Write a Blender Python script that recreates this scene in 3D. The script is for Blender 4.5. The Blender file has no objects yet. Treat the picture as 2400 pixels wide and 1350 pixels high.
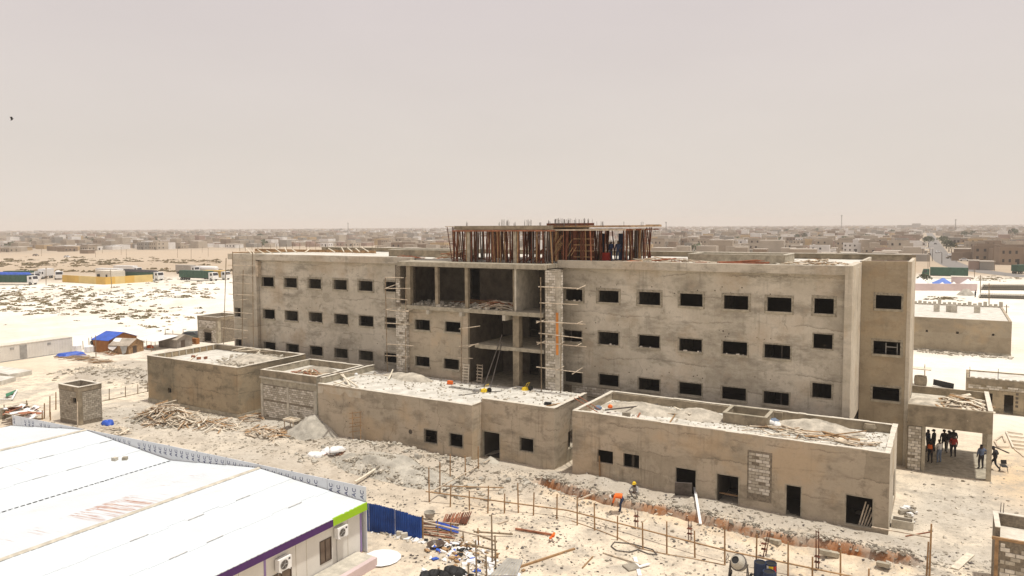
import bpy, math, random
import numpy as np
from mathutils import Vector, Matrix
random.seed(7)
rng = np.random.default_rng(11)
SC = bpy.context.scene
COL = SC.collection
D2R = math.radians

# ------------------------------------------------------------------ camera
F, CX, CY, H = 1718.474, 1200.0, 637.756, 18.0
YAW, PITCH, ROLL = -0.535935, 0.062958, 0.006135
_fw = np.array([math.sin(YAW)*math.cos(PITCH), math.cos(YAW)*math.cos(PITCH), -math.sin(PITCH)])
_r0 = np.array([math.cos(YAW), -math.sin(YAW), 0.0])
_d0 = np.cross(_fw, _r0)
_rt = math.cos(ROLL)*_r0 + math.sin(ROLL)*_d0
_dn = -math.sin(ROLL)*_r0 + math.cos(ROLL)*_d0
cam = bpy.data.cameras.new('camera')
cam.sensor_width = 36.0
cam.lens = F/2400*36.0
cam.shift_y = (CY-675.0)/2400
cam.clip_start = 0.5
cam.clip_end = 20000
camo = bpy.data.objects.new('camera', cam)
COL.objects.link(camo)
camo.matrix_world = Matrix(((_rt[0], -_dn[0], -_fw[0], 0), (_rt[1], -_dn[1], -_fw[1], 0), (_rt[2], -_dn[2], -_fw[2], H), (0, 0, 0, 1)))
SC.camera = camo

# surveying: from a sight line of the photograph to the point it meets on a known plane of the site
def ray(x, y): return _fw + (x-CX)/F*_rt + (y-CY)/F*_dn
def G(x, y, z=0.0):
    r = ray(x, y); t = (z-H)/r[2]; return Vector((r[0]*t, r[1]*t, z))
def FY(x, y, Y):
    r = ray(x, y); t = Y/r[1]; return Vector((r[0]*t, Y, H+r[2]*t))
def FX(x, y, X):
    r = ray(x, y); t = X/r[0]; return Vector((X, r[1]*t, H+r[2]*t))

# ------------------------------------------------------------------ sky and sun
SUN_EL, SUN_AZ = 76.0, 14.0          # azimuth: degrees from +X towards +Y
wd = bpy.data.worlds.new('World'); SC.world = wd; wd.use_nodes = True
nt = wd.node_tree; nt.nodes.clear()
wo = nt.nodes.new('ShaderNodeOutputWorld'); bg = nt.nodes.new('ShaderNodeBackground')
sky = nt.nodes.new('ShaderNodeTexSky'); sky.sky_type = 'NISHITA'; sky.sun_disc = False
sky.sun_elevation = D2R(SUN_EL); sky.sun_rotation = D2R(90-SUN_AZ); sky.dust_density = 8.0; sky.air_density = 1.0
tc = nt.nodes.new('ShaderNodeTexCoord'); sp = nt.nodes.new('ShaderNodeSeparateXYZ')
rmp = nt.nodes.new('ShaderNodeValToRGB')
rmp.color_ramp.elements[0].position = 0.0; rmp.color_ramp.elements[0].color = (0.80, 0.735, 0.665, 1)
rmp.color_ramp.elements[1].position = 0.30; rmp.color_ramp.elements[1].color = (0.715, 0.645, 0.636, 1)
e = rmp.color_ramp.elements.new(0.10); e.color = (0.750, 0.690, 0.638, 1)
sc10 = nt.nodes.new('ShaderNodeVectorMath'); sc10.operation = 'SCALE'; sc10.inputs['Scale'].default_value = 10.0
mx = nt.nodes.new('ShaderNodeMix'); mx.data_type = 'RGBA'; mx.inputs['Factor'].default_value = 0.94
HAZE, HAZE_COL = 0.00024, (0.82, 0.795, 0.775, 1)
L = nt.links.new
nz = nt.nodes.new('ShaderNodeTexNoise'); nz.inputs['Scale'].default_value = 2.2; nz.inputs['Detail'].default_value = 5; nz.inputs['Roughness'].default_value = .55
mpz = nt.nodes.new('ShaderNodeMapping'); mpz.inputs['Scale'].default_value = (1, 1, 3.5); L(tc.outputs['Generated'], mpz.inputs[0]); L(mpz.outputs[0], nz.inputs['Vector'])
mrz = nt.nodes.new('ShaderNodeMapRange'); mrz.inputs['From Min'].default_value = .3; mrz.inputs['From Max'].default_value = .7; mrz.inputs['To Min'].default_value = 9.75; mrz.inputs['To Max'].default_value = 10.25; L(nz.outputs[0], mrz.inputs['Value']); L(mrz.outputs[0], sc10.inputs['Scale'])
L(tc.outputs['Generated'], sp.inputs[0]); L(sp.outputs['Z'], rmp.inputs[0]); L(rmp.outputs[0], sc10.inputs[0])
L(sky.outputs[0], mx.inputs['A']); L(sc10.outputs[0], mx.inputs['B']); L(mx.outputs['Result'], bg.inputs['Color'])
bg.inputs['Strength'].default_value = 0.1
L(bg.outputs[0], wo.inputs[0])
sun = bpy.data.lights.new('sun', 'SUN'); sun.energy = 3.6; sun.angle = D2R(2.0); sun.color = (1.0, 0.96, 0.885)
suno = bpy.data.objects.new('sun', sun); COL.objects.link(suno)
sd = Vector((math.cos(D2R(SUN_EL))*math.cos(D2R(SUN_AZ)), math.cos(D2R(SUN_EL))*math.sin(D2R(SUN_AZ)), math.sin(D2R(SUN_EL))))
suno.rotation_euler = sd.to_track_quat('Z', 'Y').to_euler()
suno.location = (0, 40, 60)
SC.view_settings.view_transform = 'Standard'; SC.view_settings.look = 'None'
SC.view_settings.exposure = 0.0; SC.view_settings.gamma = 1.0; SC.view_settings.use_curve_mapping = False
SC.render.engine = 'CYCLES'
SC.cycles.max_bounces = 6; SC.cycles.diffuse_bounces = 3; SC.cycles.volume_bounces = 1
SC.cycles.use_denoising = True

# ------------------------------------------------------------------ helpers
class MB:
    """collects shapes; build() links them as ONE mesh object"""
    def __init__(s): s.v = []; s.f = []; s.m = []
    def add(s, vs, fs, mi=0):
        n = len(s.v); s.v += [tuple(v) for v in vs]; s.f += [tuple(i+n for i in f) for f in fs]; s.m += [mi]*len(fs)
    def quad(s, a, b, c, d, mi=0): s.add((a, b, c, d), ((0, 1, 2, 3),), mi)
    def box(s, x0, x1, y0, y1, z0, z1, mi=0):
        s.add([(x0, y0, z0), (x1, y0, z0), (x1, y1, z0), (x0, y1, z0), (x0, y0, z1), (x1, y0, z1), (x1, y1, z1), (x0, y1, z1)],
              [(0, 3, 2, 1), (4, 5, 6, 7), (0, 1, 5, 4), (1, 2, 6, 5), (2, 3, 7, 6), (3, 0, 4, 7)], mi)
    def rbox(s, c, d, rz=0.0, rx=0.0, ry=0.0, mi=0):
        M = Matrix.Rotation(rz, 3, 'Z') @ Matrix.Rotation(ry, 3, 'Y') @ Matrix.Rotation(rx, 3, 'X'); c = Vector(c)
        vs = [c + M @ Vector((sx*d[0]/2, sy*d[1]/2, sz*d[2]/2)) for sz in (-1, 1) for sx, sy in ((-1, -1), (1, -1), (1, 1), (-1, 1))]
        s.add(vs, [(0, 3, 2, 1), (4, 5, 6, 7), (0, 1, 5, 4), (1, 2, 6, 5), (2, 3, 7, 6), (3, 0, 4, 7)], mi)
    def beam(s, p, q, w, h, mi=0):
        p = Vector(p); q = Vector(q); d = (q-p).normalized()
        a = d.cross(Vector((0, 0, 1)));  a = Vector((1, 0, 0)) if a.length < 1e-3 else a.normalized()
        b = a.cross(d)
        vs = [o + a*(w/2*sx) + b*(h/2*sy) for o in (p, q) for sx, sy in ((-1, -1), (1, -1), (1, 1), (-1, 1))]
        s.add(vs, [(0, 1, 2, 3), (7, 6, 5, 4), (0, 4, 5, 1), (1, 5, 6, 2), (2, 6, 7, 3), (3, 7, 4, 0)], mi)
    def tube(s, p, q, r0, r1=None, n=8, mi=0, cap=True):
        r1 = r0 if r1 is None else r1
        p = Vector(p); q = Vector(q); d = (q-p).normalized()
        a = d.orthogonal().normalized(); b = d.cross(a)
        ring = lambda o, r: [o + (a*math.cos(2*math.pi*i/n) + b*math.sin(2*math.pi*i/n))*r for i in range(n)]
        vs = ring(p, r0) + ring(q, r1)
        fs = [(i, (i+1) % n, n+(i+1) % n, n+i) for i in range(n)]
        if cap: fs += [tuple(reversed(range(n))), tuple(range(n, 2*n))]
        s.add(vs, fs, mi)
    def path(s, pts, r, n=6, mi=0):
        for a, b in zip(pts[:-1], pts[1:]): s.tube(a, b, r, r, n, mi)
    def lathe(s, c, prof, n=16, mi=0, axis=None):
        M = Matrix.Identity(3) if axis is None else Vector((0, 0, 1)).rotation_difference(Vector(axis)).to_matrix()
        c = Vector(c); vs = []; fs = []
        for r, z in prof: vs += [c + M @ Vector((r*math.cos(2*math.pi*i/n), r*math.sin(2*math.pi*i/n), z)) for i in range(n)]
        for k in range(len(prof)-1): fs += [(k*n+i, k*n+(i+1) % n, (k+1)*n+(i+1) % n, (k+1)*n+i) for i in range(n)]
        fs += [tuple(reversed(range(n))), tuple(range((len(prof)-1)*n, len(prof)*n))]
        s.add(vs, fs, mi)
    def wall(s, axis, a0, a1, z0, z1, front, thick, holes=(), mi=0):
        """axis 'x': runs in X, faces -Y at Y=front; axis 'y': runs in Y, faces +X at X=front; holes (a0,a1,z0,z1)"""
        us = sorted(set([a0, a1] + [v for h in holes for v in h[:2] if a0 < v < a1]))
        zs = sorted(set([z0, z1] + [v for h in holes for v in h[2:] if z0 < v < z1]))
        P = (lambda u, z, k: (u, front + (thick if k else 0), z)) if axis == 'x' else (lambda u, z, k: (front - (thick if k else 0), u, z))
        inh = lambda u, z: any(h[0] < u < h[1] and h[2] < z < h[3] for h in holes)
        for i in range(len(us)-1):
            for j in range(len(zs)-1):
                if inh((us[i]+us[i+1])/2, (zs[j]+zs[j+1])/2): continue
                u0, u1, w0, w1 = us[i], us[i+1], zs[j], zs[j+1]
                s.quad(P(u0, w0, 0), P(u1, w0, 0), P(u1, w1, 0), P(u0, w1, 0), mi)
                s.quad(P(u1, w0, 1), P(u0, w0, 1), P(u0, w1, 1), P(u1, w1, 1), mi)
        def rev(u0, u1, w0, w1, flip):
            E4 = [((u0, w0), (u1, w0)), ((u1, w0), (u1, w1)), ((u1, w1), (u0, w1)), ((u0, w1), (u0, w0))]
            for (a, b), (c, d) in E4:
                q = [P(a, b, 0), P(a, b, 1), P(c, d, 1), P(c, d, 0)]
                s.quad(*(q[::-1] if flip else q), mi)
        rev(a0, a1, z0, z1, False)
        for h in holes: rev(max(h[0], a0), min(h[1], a1), max(h[2], z0), min(h[3], z1), True)
    def build(s, name, mats, parent=None, smooth=False, kind=None, label=None):
        off = WORLD.get(parent.name, Vector((0, 0, 0))) if parent else Vector((0, 0, 0))
        me = bpy.data.meshes.new(name)
        me.from_pydata([(v[0]-off[0], v[1]-off[1], v[2]-off[2]) for v in s.v], [], s.f)
        for m in (mats if isinstance(mats, (list, tuple)) else [mats]): me.materials.append(m)
        if any(s.m): me.polygons.foreach_set('material_index', s.m)
        if smooth: me.polygons.foreach_set('use_smooth', [True]*len(s.f))
        me.update()
        return link(name, me, parent, (0, 0, 0), kind=kind, label=label)

WORLD = {}            # name -> world location of every object (nothing that has children is rotated)
def link(name, me, parent=None, loc=(0, 0, 0), kind=None, label=None):
    o = bpy.data.objects.new(name, me); COL.objects.link(o); o.location = loc
    if parent: o.parent = parent
    WORLD[o.name] = Vector(loc) + (WORLD.get(parent.name, Vector((0, 0, 0))) if parent else Vector((0, 0, 0)))
    if kind: o['kind'] = kind
    if label: o['label'] = label
    return o
def tag(o, label, cat=None, group=None, kind=None):
    o['label'] = label
    if cat: o['category'] = cat
    if group: o['group'] = group
    if kind: o['kind'] = kind
    return o
def thing(name, label, cat, loc=(0, 0, 0), group=None):
    return tag(link(name, None, None, loc), label, cat, group)
def copy_tree(o, loc, rz=None, label=None, group=None):
    c = o.copy(); COL.objects.link(c); c.location = loc; WORLD[c.name] = Vector(loc)
    if rz is not None: c.rotation_euler = (0, 0, rz)
    if label: c['label'] = label
    if group: c['group'] = group
    for ch in list(o.children):
        d = ch.copy(); COL.objects.link(d); d.parent = c
        for g in list(ch.children):
            e2 = g.copy(); COL.objects.link(e2); e2.parent = d
    return c

# ---- value noise in numpy
def _hash(ix, iy, s):
    n = (ix.astype(np.int64)*374761393 + iy.astype(np.int64)*668265263 + s*974634777) & 0xffffffff
    n = ((n ^ (n >> 13))*1274126177) & 0xffffffff
    return ((n ^ (n >> 16)) & 0xffff)/65535.0
def vnoise(x, y, s=0):
    x = np.asarray(x, float); y = np.asarray(y, float)
    ix = np.floor(x); iy = np.floor(y); fx = x-ix; fy = y-iy
    fx = fx*fx*(3-2*fx); fy = fy*fy*(3-2*fy)
    a = _hash(ix, iy, s); b = _hash(ix+1, iy, s); c = _hash(ix, iy+1, s); d = _hash(ix+1, iy+1, s)
    return (a*(1-fx)+b*fx)*(1-fy) + (c*(1-fx)+d*fx)*fy
def fbm(x, y, s=0, o=4):
    t = 0; A = .5; f = 1.0
    for k in range(o): t = t + A*vnoise(x*f, y*f, s+k*17); A *= .5; f *= 2.03
    return t/(1-.5**o)

# ------------------------------------------------------------------ materials
def _base(name):
    m = bpy.data.materials.new(name); m.use_nodes = True; n = m.node_tree
    return m, n, n.nodes['Principled BSDF']
def _pos(n, scale=(1, 1, 1)):
    g = n.nodes.new('ShaderNodeNewGeometry'); mp = n.nodes.new('ShaderNodeMapping'); mp.inputs['Scale'].default_value = scale
    n.links.new(g.outputs['Position'], mp.inputs[0]); return mp.outputs[0]
def _noise(n, vec, scale, detail=4, rough=.6):
    t = n.nodes.new('ShaderNodeTexNoise'); t.inputs['Scale'].default_value = scale; t.inputs['Detail'].default_value = detail
    t.inputs['Roughness'].default_value = rough; n.links.new(vec, t.inputs['Vector']); return t
def _ramp(n, src, stops):
    r = n.nodes.new('ShaderNodeValToRGB'); el = r.color_ramp.elements
    while len(el) < len(stops): el.new(0.5)
    for k, (p, c) in enumerate(stops):
        el[k].position = p; el[k].color = (c, c, c, 1) if isinstance(c, (int, float)) else (*c, 1)
    n.links.new(src, r.inputs[0]); return r.outputs[0]
def _mix(n, fac, a, b, mode='MIX'):
    m = n.nodes.new('ShaderNodeMix'); m.data_type = 'RGBA'; m.blend_type = mode
    for sock, v in (('Factor', fac), ('A', a), ('B', b)):
        if isinstance(v, (int, float)): m.inputs[sock].default_value = v if sock == 'Factor' else (v, v, v, 1)
        elif isinstance(v, tuple): m.inputs[sock].default_value = (*v, 1)
        else: n.links.new(v, m.inputs[sock])
    return m.outputs['Result']
def _bump(n, b, src, dist, strength=1.0):
    u = n.nodes.new('ShaderNodeBump'); u.inputs['Strength'].default_value = strength; u.inputs['Distance'].default_value = dist
    n.links.new(src, u.inputs['Height']); n.links.new(u.outputs[0], b.inputs['Normal'])
def mul(c, k): return tuple(min(1, x*k) for x in c)
def mat(name, col, rough=.9, var=.25, scale=1.5, bump=.01, bscale=12, col2=None, metal=0.0, spec=.3):
    m, n, b = _base(name); v = _pos(n)
    t = _noise(n, v, scale, 5, .65)
    c = _mix(n, _ramp(n, t.outputs[0], [(.33, 0), (.67, 1)]), mul(col, 1-var), col2 or mul(col, 1+var))
    n.links.new(c, b.inputs['Base Color']); b.inputs['Roughness'].default_value = rough; b.inputs['Metallic'].default_value = metal
    b.inputs['Specular IOR Level'].default_value = spec
    if bump: _bump(n, b, _noise(n, v, bscale, 3).outputs[0], bump)
    return m
def plaster(name, ca, cb, cc, stain=.6, lift=1.75, z_off=.35, crack=True, bay=6.0, hue=(.45, .33, .2), dark=1.0):
    """cement render laid in lifts and bays: ragged tone breaks, dark joints, stains, drips and hairlines"""
    m, n, b = _base(name); v = _pos(n)
    w = _noise(n, v, 1.3, 6, .75); w2 = _noise(n, v, .22, 3, .5)
    def vm(op, a, *bb):
        q = n.nodes.new('ShaderNodeVectorMath'); q.operation = op; n.links.new(a, q.inputs[0])
        for k, x in enumerate(bb):
            if isinstance(x, tuple): q.inputs[k+1].default_value = x
            else: n.links.new(x, q.inputs[k+1])
        return q.outputs[0]
    d = vm('MULTIPLY_ADD', w.outputs['Color'], (.9, .9, .55), v); d = vm('MULTIPLY_ADD', w2.outputs['Color'], (5.0, 5.0, 1.3), d)
    g = vm('MULTIPLY_ADD', d, (1/bay, 1/bay, 1/lift), (.13, .2, z_off))
    wn = n.nodes.new('ShaderNodeTexWhiteNoise'); wn.noise_dimensions = '3D'; n.links.new(vm('FLOOR', g), wn.inputs['Vector'])
    c = _mix(n, _ramp(n, wn.outputs['Value'], [(.15, 0), (.85, 1)]), ca, cb)
    big = _noise(n, v, .19, 6, .66)
    c = _mix(n, _ramp(n, big.outputs[0], [(.42, 0), (.58, .9)]), c, cc)
    big2 = _noise(n, _pos(n, (.33, .33, .8)), 1.0, 6, .7)
    c = _mix(n, _ramp(n, big2.outputs[0], [(.36, .75*dark), (.50, 0)]), c, mul(ca, .66))
    tone = _noise(n, v, 1.2, 7, .75)
    c = _mix(n, _ramp(n, tone.outputs[0], [(.31, .8*dark), (.45, 0)]), c, mul(ca, .60))
    warm = _noise(n, v, .31, 5, .6)
    c = _mix(n, _ramp(n, warm.outputs[0], [(.52, 0), (.66, .6)]), c, hue)
    dr = _noise(n, _pos(n, (3.0, 3.0, .13)), 1.0, 5, .75); dg = _noise(n, _pos(n, (.5, .5, .5)), 1.0, 3, .6)
    dm = _mix(n, 1.0, _ramp(n, dr.outputs[0], [(.54, 0), (.70, stain)]), _ramp(n, dg.outputs[0], [(.42, 0), (.6, 1)]), 'MULTIPLY')
    c = _mix(n, dm, c, mul(ca, .45))
    fine = _noise(n, v, 7.0, 5, .8)
    c = _mix(n, _ramp(n, fine.outputs[0], [(.30, .4), (.45, 0)]), c, mul(cb, .55))
    c = _mix(n, _ramp(n, fine.outputs[0], [(.58, 0), (.74, .45)]), c, mul(cc, 1.2))
    if crack:
        sp2_ = n.nodes.new('ShaderNodeSeparateXYZ'); n.links.new(vm('FRACTION', g), sp2_.inputs[0])
        gate = _noise(n, v, .45, 4, .6)
        cr = _mix(n, 1.0, _ramp(n, sp2_.outputs['Z'], [(.0, .7), (.04, .25), (.08, 0)]), _ramp(n, gate.outputs[0], [(.43, 0), (.56, 1)]), 'MULTIPLY')
        c = _mix(n, cr, c, mul(ca, .42))
        cr = _mix(n, 1.0, _ramp(n, sp2_.outputs['X'], [(.0, .7), (.012, .2), (.02, 0)]), _ramp(n, gate.outputs[0], [(.40, 1), (.5, 0)]), 'MULTIPLY')
        c = _mix(n, cr, c, mul(ca, .45))
    n.links.new(c, b.inputs['Base Color']); b.inputs['Roughness'].default_value = .95; b.inputs['Specular IOR Level'].default_value = .15
    _bump(n, b, _mix(n, .5, tone.outputs[0], fine.outputs[0]), .06, .9)
    return m

M = {}
M['facade'] = plaster('facade_render', (.39, .347, .276), (.495, .444, .358), (.585, .53, .44), lift=1.75, hue=(.44, .35, .25), stain=.5)
M['tan'] = plaster('tan_render', (.35, .30, .225), (.45, .385, .295), (.50, .42, .32), lift=1.45, hue=(.51, .385, .25), bay=5)
M['olive'] = plaster('olive_render', (.23, .195, .135), (.29, .245, .17), (.42, .335, .225), lift=1.9, hue=(.40, .28, .16), bay=7)
M['tower'] = plaster('dark_render', (.31, .255, .18), (.35, .295, .215), (.40, .335, .24), lift=5.5, crack=False, stain=.3, dark=.6)
M['pale'] = plaster('pale_and_sunlit_render', (.46, .41, .325), (.54, .485, .395), (.60, .545, .45), crack=False, stain=.4, dark=.5)  # pale patch, and sunlight painted into the walls that face right
M['concrete'] = mat('raw_concrete', (.36, .32, .245), var=.28, scale=2.2, bump=.03, bscale=6)
M['conc_pale'] = mat('pale_concrete', (.50, .46, .38), var=.22, scale=2.0, bump=.02)
M['conc_dark'] = mat('form_board_concrete', (.27, .225, .16), var=.35, scale=1.2, bump=.03, bscale=5)
M['bay'] = mat('shade_darkened_bay_walls', (.11, .09, .068), var=.35, scale=1.2, bump=.02)  # bay walls coloured darker to carry the shade inside the open bay
M['rim'] = mat('rough_opening_rim', (.30, .265, .205), var=.35, scale=6, bump=.03, bscale=14)
M['interior'] = mat('shade_darkened_blockwork', (.085, .072, .056), var=.2, scale=1.0)  # blockwork made near black so the unlit rooms' shade is in its colour
M['roof'] = mat('dusty_roof_slab', (.56, .53, .46), var=.17, scale=1.1, bump=.03, bscale=5, col2=(.70, .67, .60))
M['coping'] = mat('pale_coping', (.62, .57, .48), var=.15, scale=3, bump=.02)
M['brick3'] = mat('cement_block_dark', (.33, .295, .235), var=.25, scale=4, bump=.02, bscale=25)
M['brick'] = mat('cement_block', (.63, .58, .50), var=.2, scale=5, bump=.02, bscale=25)
M['brick2'] = mat('cement_block_grey', (.43, .385, .31), var=.2, scale=5, bump=.02, bscale=25)
M['mortar'] = mat('rough_mortar', (.215, .18, .135), var=.35, scale=7, bump=.03, bscale=15)
M['wood'] = mat('weathered_timber', (.52, .435, .33), var=.35, scale=2.5, bump=.005, bscale=30)
M['wood_pale'] = mat('pale_timber', (.66, .59, .47), var=.2, scale=2.5, bump=.005)
M['wood_brown'] = mat('brown_timber', (.33, .205, .105), var=.35, scale=2.5, bump=.005)
M['wood_red'] = mat('red_timber', (.30, .12, .065), var=.4, scale=2.0, bump=.005)
M['pole'] = mat('bush_pole', (.25, .19, .125), var=.4, scale=3.5, bump=.005)
M['rust'] = mat('rusty_steel', (.125, .04, .02), var=.5, scale=3.0, bump=.003, rough=.75)
M['steel'] = mat('dull_steel', (.10, .085, .075), var=.35, scale=3.0, bump=0, rough=.6)
M['black'] = mat('black_rubber', (.02, .02, .02), var=.3, bump=0, rough=.7)
M['hole'] = mat('painted_hole_shade', (.11, .09, .07), var=.3, bump=0)  # shade inside small holes, painted as a dark colour
M['rubble'] = mat('cement_rubble', (.45, .405, .33), var=.35, scale=1.3, bump=.05, bscale=5)
M['rubble_dark'] = mat('grey_rubble', (.30, .265, .21), var=.4, scale=1.0, bump=.05, bscale=5)
M['gravel'] = mat('gravel_heap', (.40, .37, .31), var=.3, scale=.9, bump=.05, bscale=7)
M['plastic_white'] = mat('white_plastic', (.78, .77, .75), var=.08, bump=.01, bscale=4, rough=.5)
M['blue_tarp'] = mat('blue_tarpaulin', (.035, .10, .46), var=.25, scale=1.2, bump=.03, bscale=3, rough=.5)
M['blue_paint'] = mat('blue_paint', (.02, .07, .28), var=.35, scale=1.0, bump=.003, rough=.55)
M['blue_cloth'] = mat('blue_cloth', (.03, .05, .12), var=.3, bump=0)
M['orange'] = mat('orange_fabric', (.80, .16, .03), var=.15, bump=0)
M['yellow'] = mat('yellow_plastic', (.80, .55, .03), var=.15, bump=0, rough=.5)
M['green_paint'] = mat('lime_paint', (.30, .52, .012), var=.05, bump=0, rough=.45)
M['purple'] = mat('purple_paint', (.065, .018, .115), var=.1, bump=0, rough=.4)
M['lilac'] = mat('lilac_paint', (.28, .20, .40), var=.1, bump=0, rough=.5)
M['cream_panel'] = mat('cream_panel', (.66, .63, .575), var=.07, scale=.8, bump=0, rough=.5)
M['glass'] = mat('dusty_brown_glass', (.15, .105, .075), var=.15, bump=0, rough=.25, spec=.5)
M['dark_glass'] = mat('dark_glass', (.03, .03, .035), var=.1, bump=0, rough=.15, spec=.5)
M['frame_dark'] = mat('dark_frame', (.08, .055, .04), var=.2, bump=0, rough=.5)
M['skin'] = mat('skin', (.075, .04, .025), var=.1, bump=0, rough=.6)
M['c_white'] = mat('white_cloth', (.66, .65, .63), var=.08, bump=0)
M['c_dark'] = mat('dark_cloth', (.025, .024, .028), var=.2, bump=0)
M['c_navy'] = mat('navy_cloth', (.03, .045, .09), var=.2, bump=0)
M['c_denim'] = mat('denim_cloth', (.16, .20, .27), var=.2, bump=0)
M['c_blue'] = mat('pale_blue_shirt', (.10, .13, .20), var=.15, bump=0)
M['c_red'] = mat('red_cloth', (.33, .03, .02), var=.15, bump=0)
M['c_grey'] = mat('grey_cloth', (.33, .32, .30), var=.2, bump=0)
M['green_truck'] = mat('green_paint_truck', (.03, .085, .055), var=.25, bump=0, rough=.6)
M['dark_tarp'] = mat('dark_tarpaulin', (.055, .05, .055), var=.3, bump=.05, bscale=1.5)
M['truck_white'] = mat('white_truck_paint', (.74, .73, .71), var=.06, bump=0, rough=.4)
M['truck_grey'] = mat('grey_truck_box', (.40, .37, .33), var=.15, bump=0)
M['ochre'] = mat('ochre_wall', (.62, .40, .10), var=.12, scale=.25, bump=.02)
M['ochre_pale'] = mat('pale_ochre_wall', (.66, .50, .21), var=.1, scale=.25, bump=.02)
M['pinkwall'] = mat('pink_wall', (.60, .48, .46), var=.1, scale=.3, bump=.02)
M['foliage'] = mat('dusty_foliage', (.075, .085, .045), var=.35, scale=.8, bump=0)
M['scrub'] = mat('dry_scrub', (.20, .18, .085), var=.4, scale=.09, bump=0, col2=(.36, .28, .17))
M['bark'] = mat('bark', (.12, .09, .065), var=.25, bump=0)
M['asphalt'] = mat('dusty_asphalt', (.20, .185, .17), var=.12, scale=.3, bump=.01)
M['hut_brown'] = mat('orange_brown_boards', (.33, .14, .045), var=.25, scale=1.5, bump=.01)
M['orange_board'] = mat('orange_board', (.62,.24,.06), var=.2, bump=0)
M['canvas'] = mat('dirty_canvas', (.36, .31, .25), var=.3, scale=.9, bump=.05, bscale=1.5)
M['grey_sheet'] = mat('grey_sheet', (.25, .22, .19), var=.3, scale=1.0, bump=.03, bscale=2)

def soil_material():
    m, n, b = _base('desert_soil'); v = _pos(n)
    at = n.nodes.new('ShaderNodeAttribute'); at.attribute_name = 'soil'
    c = at.outputs['Color']; rg = at.outputs['Alpha']
    def gated(src, stops): return _mix(n, 1.0, _ramp(n, src, stops), rg, 'MULTIPLY')
    a1 = _noise(n, v, .55, 8, .72); a2 = _noise(n, v, 4.5, 6, .75); a3 = _noise(n, v, .035, 6, .65)
    c = _mix(n, gated(a1.outputs[0], [(.40, .8), (.55, 0)]), c, (.38, .34, .28))
    c = _mix(n, _ramp(n, a2.outputs[0], [(.58, 0), (.76, .5)]), c, (.80, .745, .64))
    c = _mix(n, gated(a2.outputs[0], [(.30, .9), (.45, 0)]), c, (.22, .185, .14))
    c = _mix(n, _ramp(n, a3.outputs[0], [(.40, .35), (.55, 0)]), c, (.45, .36, .26))
    n.links.new(c, b.inputs['Base Color']); b.inputs['Roughness'].default_value = 1.0; b.inputs['Specular IOR Level'].default_value = .1
    hb = _mix(n, .4, a1.outputs[0], a2.outputs[0])
    _bump(n, b, hb, .12, .7)
    return m
M['soil'] = soil_material()
# ------------------------------------------------------------------ the ground
TRENCH = [(-24.6, 44.5), (-24.13, 44.25), (-21.18, 43.4), (-17.97, 43.05), (-15.24, 43.25), (-12.5, 43.2), (-9.63, 42.86), (-7.21, 42.75), (-4.87, 43.2), (-2.91, 43.0), (-1.12, 43.4)]
def seg_dist(x, y, pts):
    best = np.full(np.shape(x), 1e9)
    for (ax, ay), (bx, by) in zip(pts[:-1], pts[1:]):
        dx, dy = bx-ax, by-ay; t = np.clip(((x-ax)*dx+(y-ay)*dy)/(dx*dx+dy*dy), 0, 1)
        best = np.minimum(best, np.hypot(x-ax-t*dx, y-ay-t*dy))
    return best
MOUNDS = [(-37.5, 44.0, 5.5, 1.9, .85), (-34.2, 42.2, 3.0, 1.7, .75), (-41.5, 43.0, 2.2, 1.3, .5), (-30.5, 44.6, 2.4, 1.2, .45), (-83.5, 52.0, 7.0, 2.6, .9), (-88, 49.5, 4, 2, .6),
          (-78, 52, 4, 2, .7), (-21, 46.0, 4.5, 1.3, .42), (-14, 45.9, 6.0, 1.1, .30), (-6, 45.8, 5.0, 1.0, .22), (-90, 57, 6, 2.2, .5), (-52, 45.6, 3.5, 1.6, .25), (-60, 43.6, 6, 1.6, .3),
          (-119, 118, 22, 6, 2.0), (-150, 112, 18, 5, 1.6)]
def ground_h(x, y):
    x = np.asarray(x, float); y = np.asarray(y, float)
    near = np.clip(1-np.hypot(x+35, (y-45)*1.2)/95, 0, 1)
    z = (fbm(x*.25, y*.25, 3, 4)-.5)*.28*near
    for cx, cy, rx, ry, h in MOUNDS:
        d2 = ((x-cx)/rx)**2 + ((y-cy)/ry)**2
        z = z + h*np.exp(-d2*1.6)*(.75+.5*fbm(x*1.3, y*1.3, 9, 3))
    rough = np.clip(1-np.abs(y-44.5)/6, 0, 1)*np.clip((x+62)/4, 0, 1)*np.clip((2-x)/3, 0, 1)
    z = z + rough*(fbm(x*1.7, y*1.7, 5, 4)-.45)*.22
    d = seg_dist(x, y, TRENCH)
    wv = .42+.2*(fbm(x*.9, y*.9, 21, 2)-.5)
    inx = np.clip((x+24.8)/1.2, 0, 1)*np.clip((-.7-x)/1.0, 0, 1)
    z = z - inx*.85*np.clip((wv+.18-d)/.22, 0, 1)
    z = z + inx*.22*np.exp(-((d-.95)/.4)**2)*(.4+1.2*fbm(x*1.6, y*1.6, 31, 3))
    return z
def gz(x, y): return float(ground_h(np.array([x]), np.array([y]))[0])
def GH(px, py):
    p = G(px, py)
    for _ in range(5): p = G(px, py, gz(p.x, p.y))
    return p
def axis_lines(spans, lo, hi, grow=1.16):
    a = []
    for s, e_, st in spans: a += list(np.arange(s, e_-1e-6, st))
    a.append(spans[-1][1])
    st = spans[-1][2]; x = a[-1]
    while x < hi: st = st*grow; x += st; a.append(x)
    st = spans[0][2]; x = a[0]; b = []
    while x > lo: st = st*grow; x -= st; b.append(x)
    return np.array(b[::-1]+a)
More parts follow.
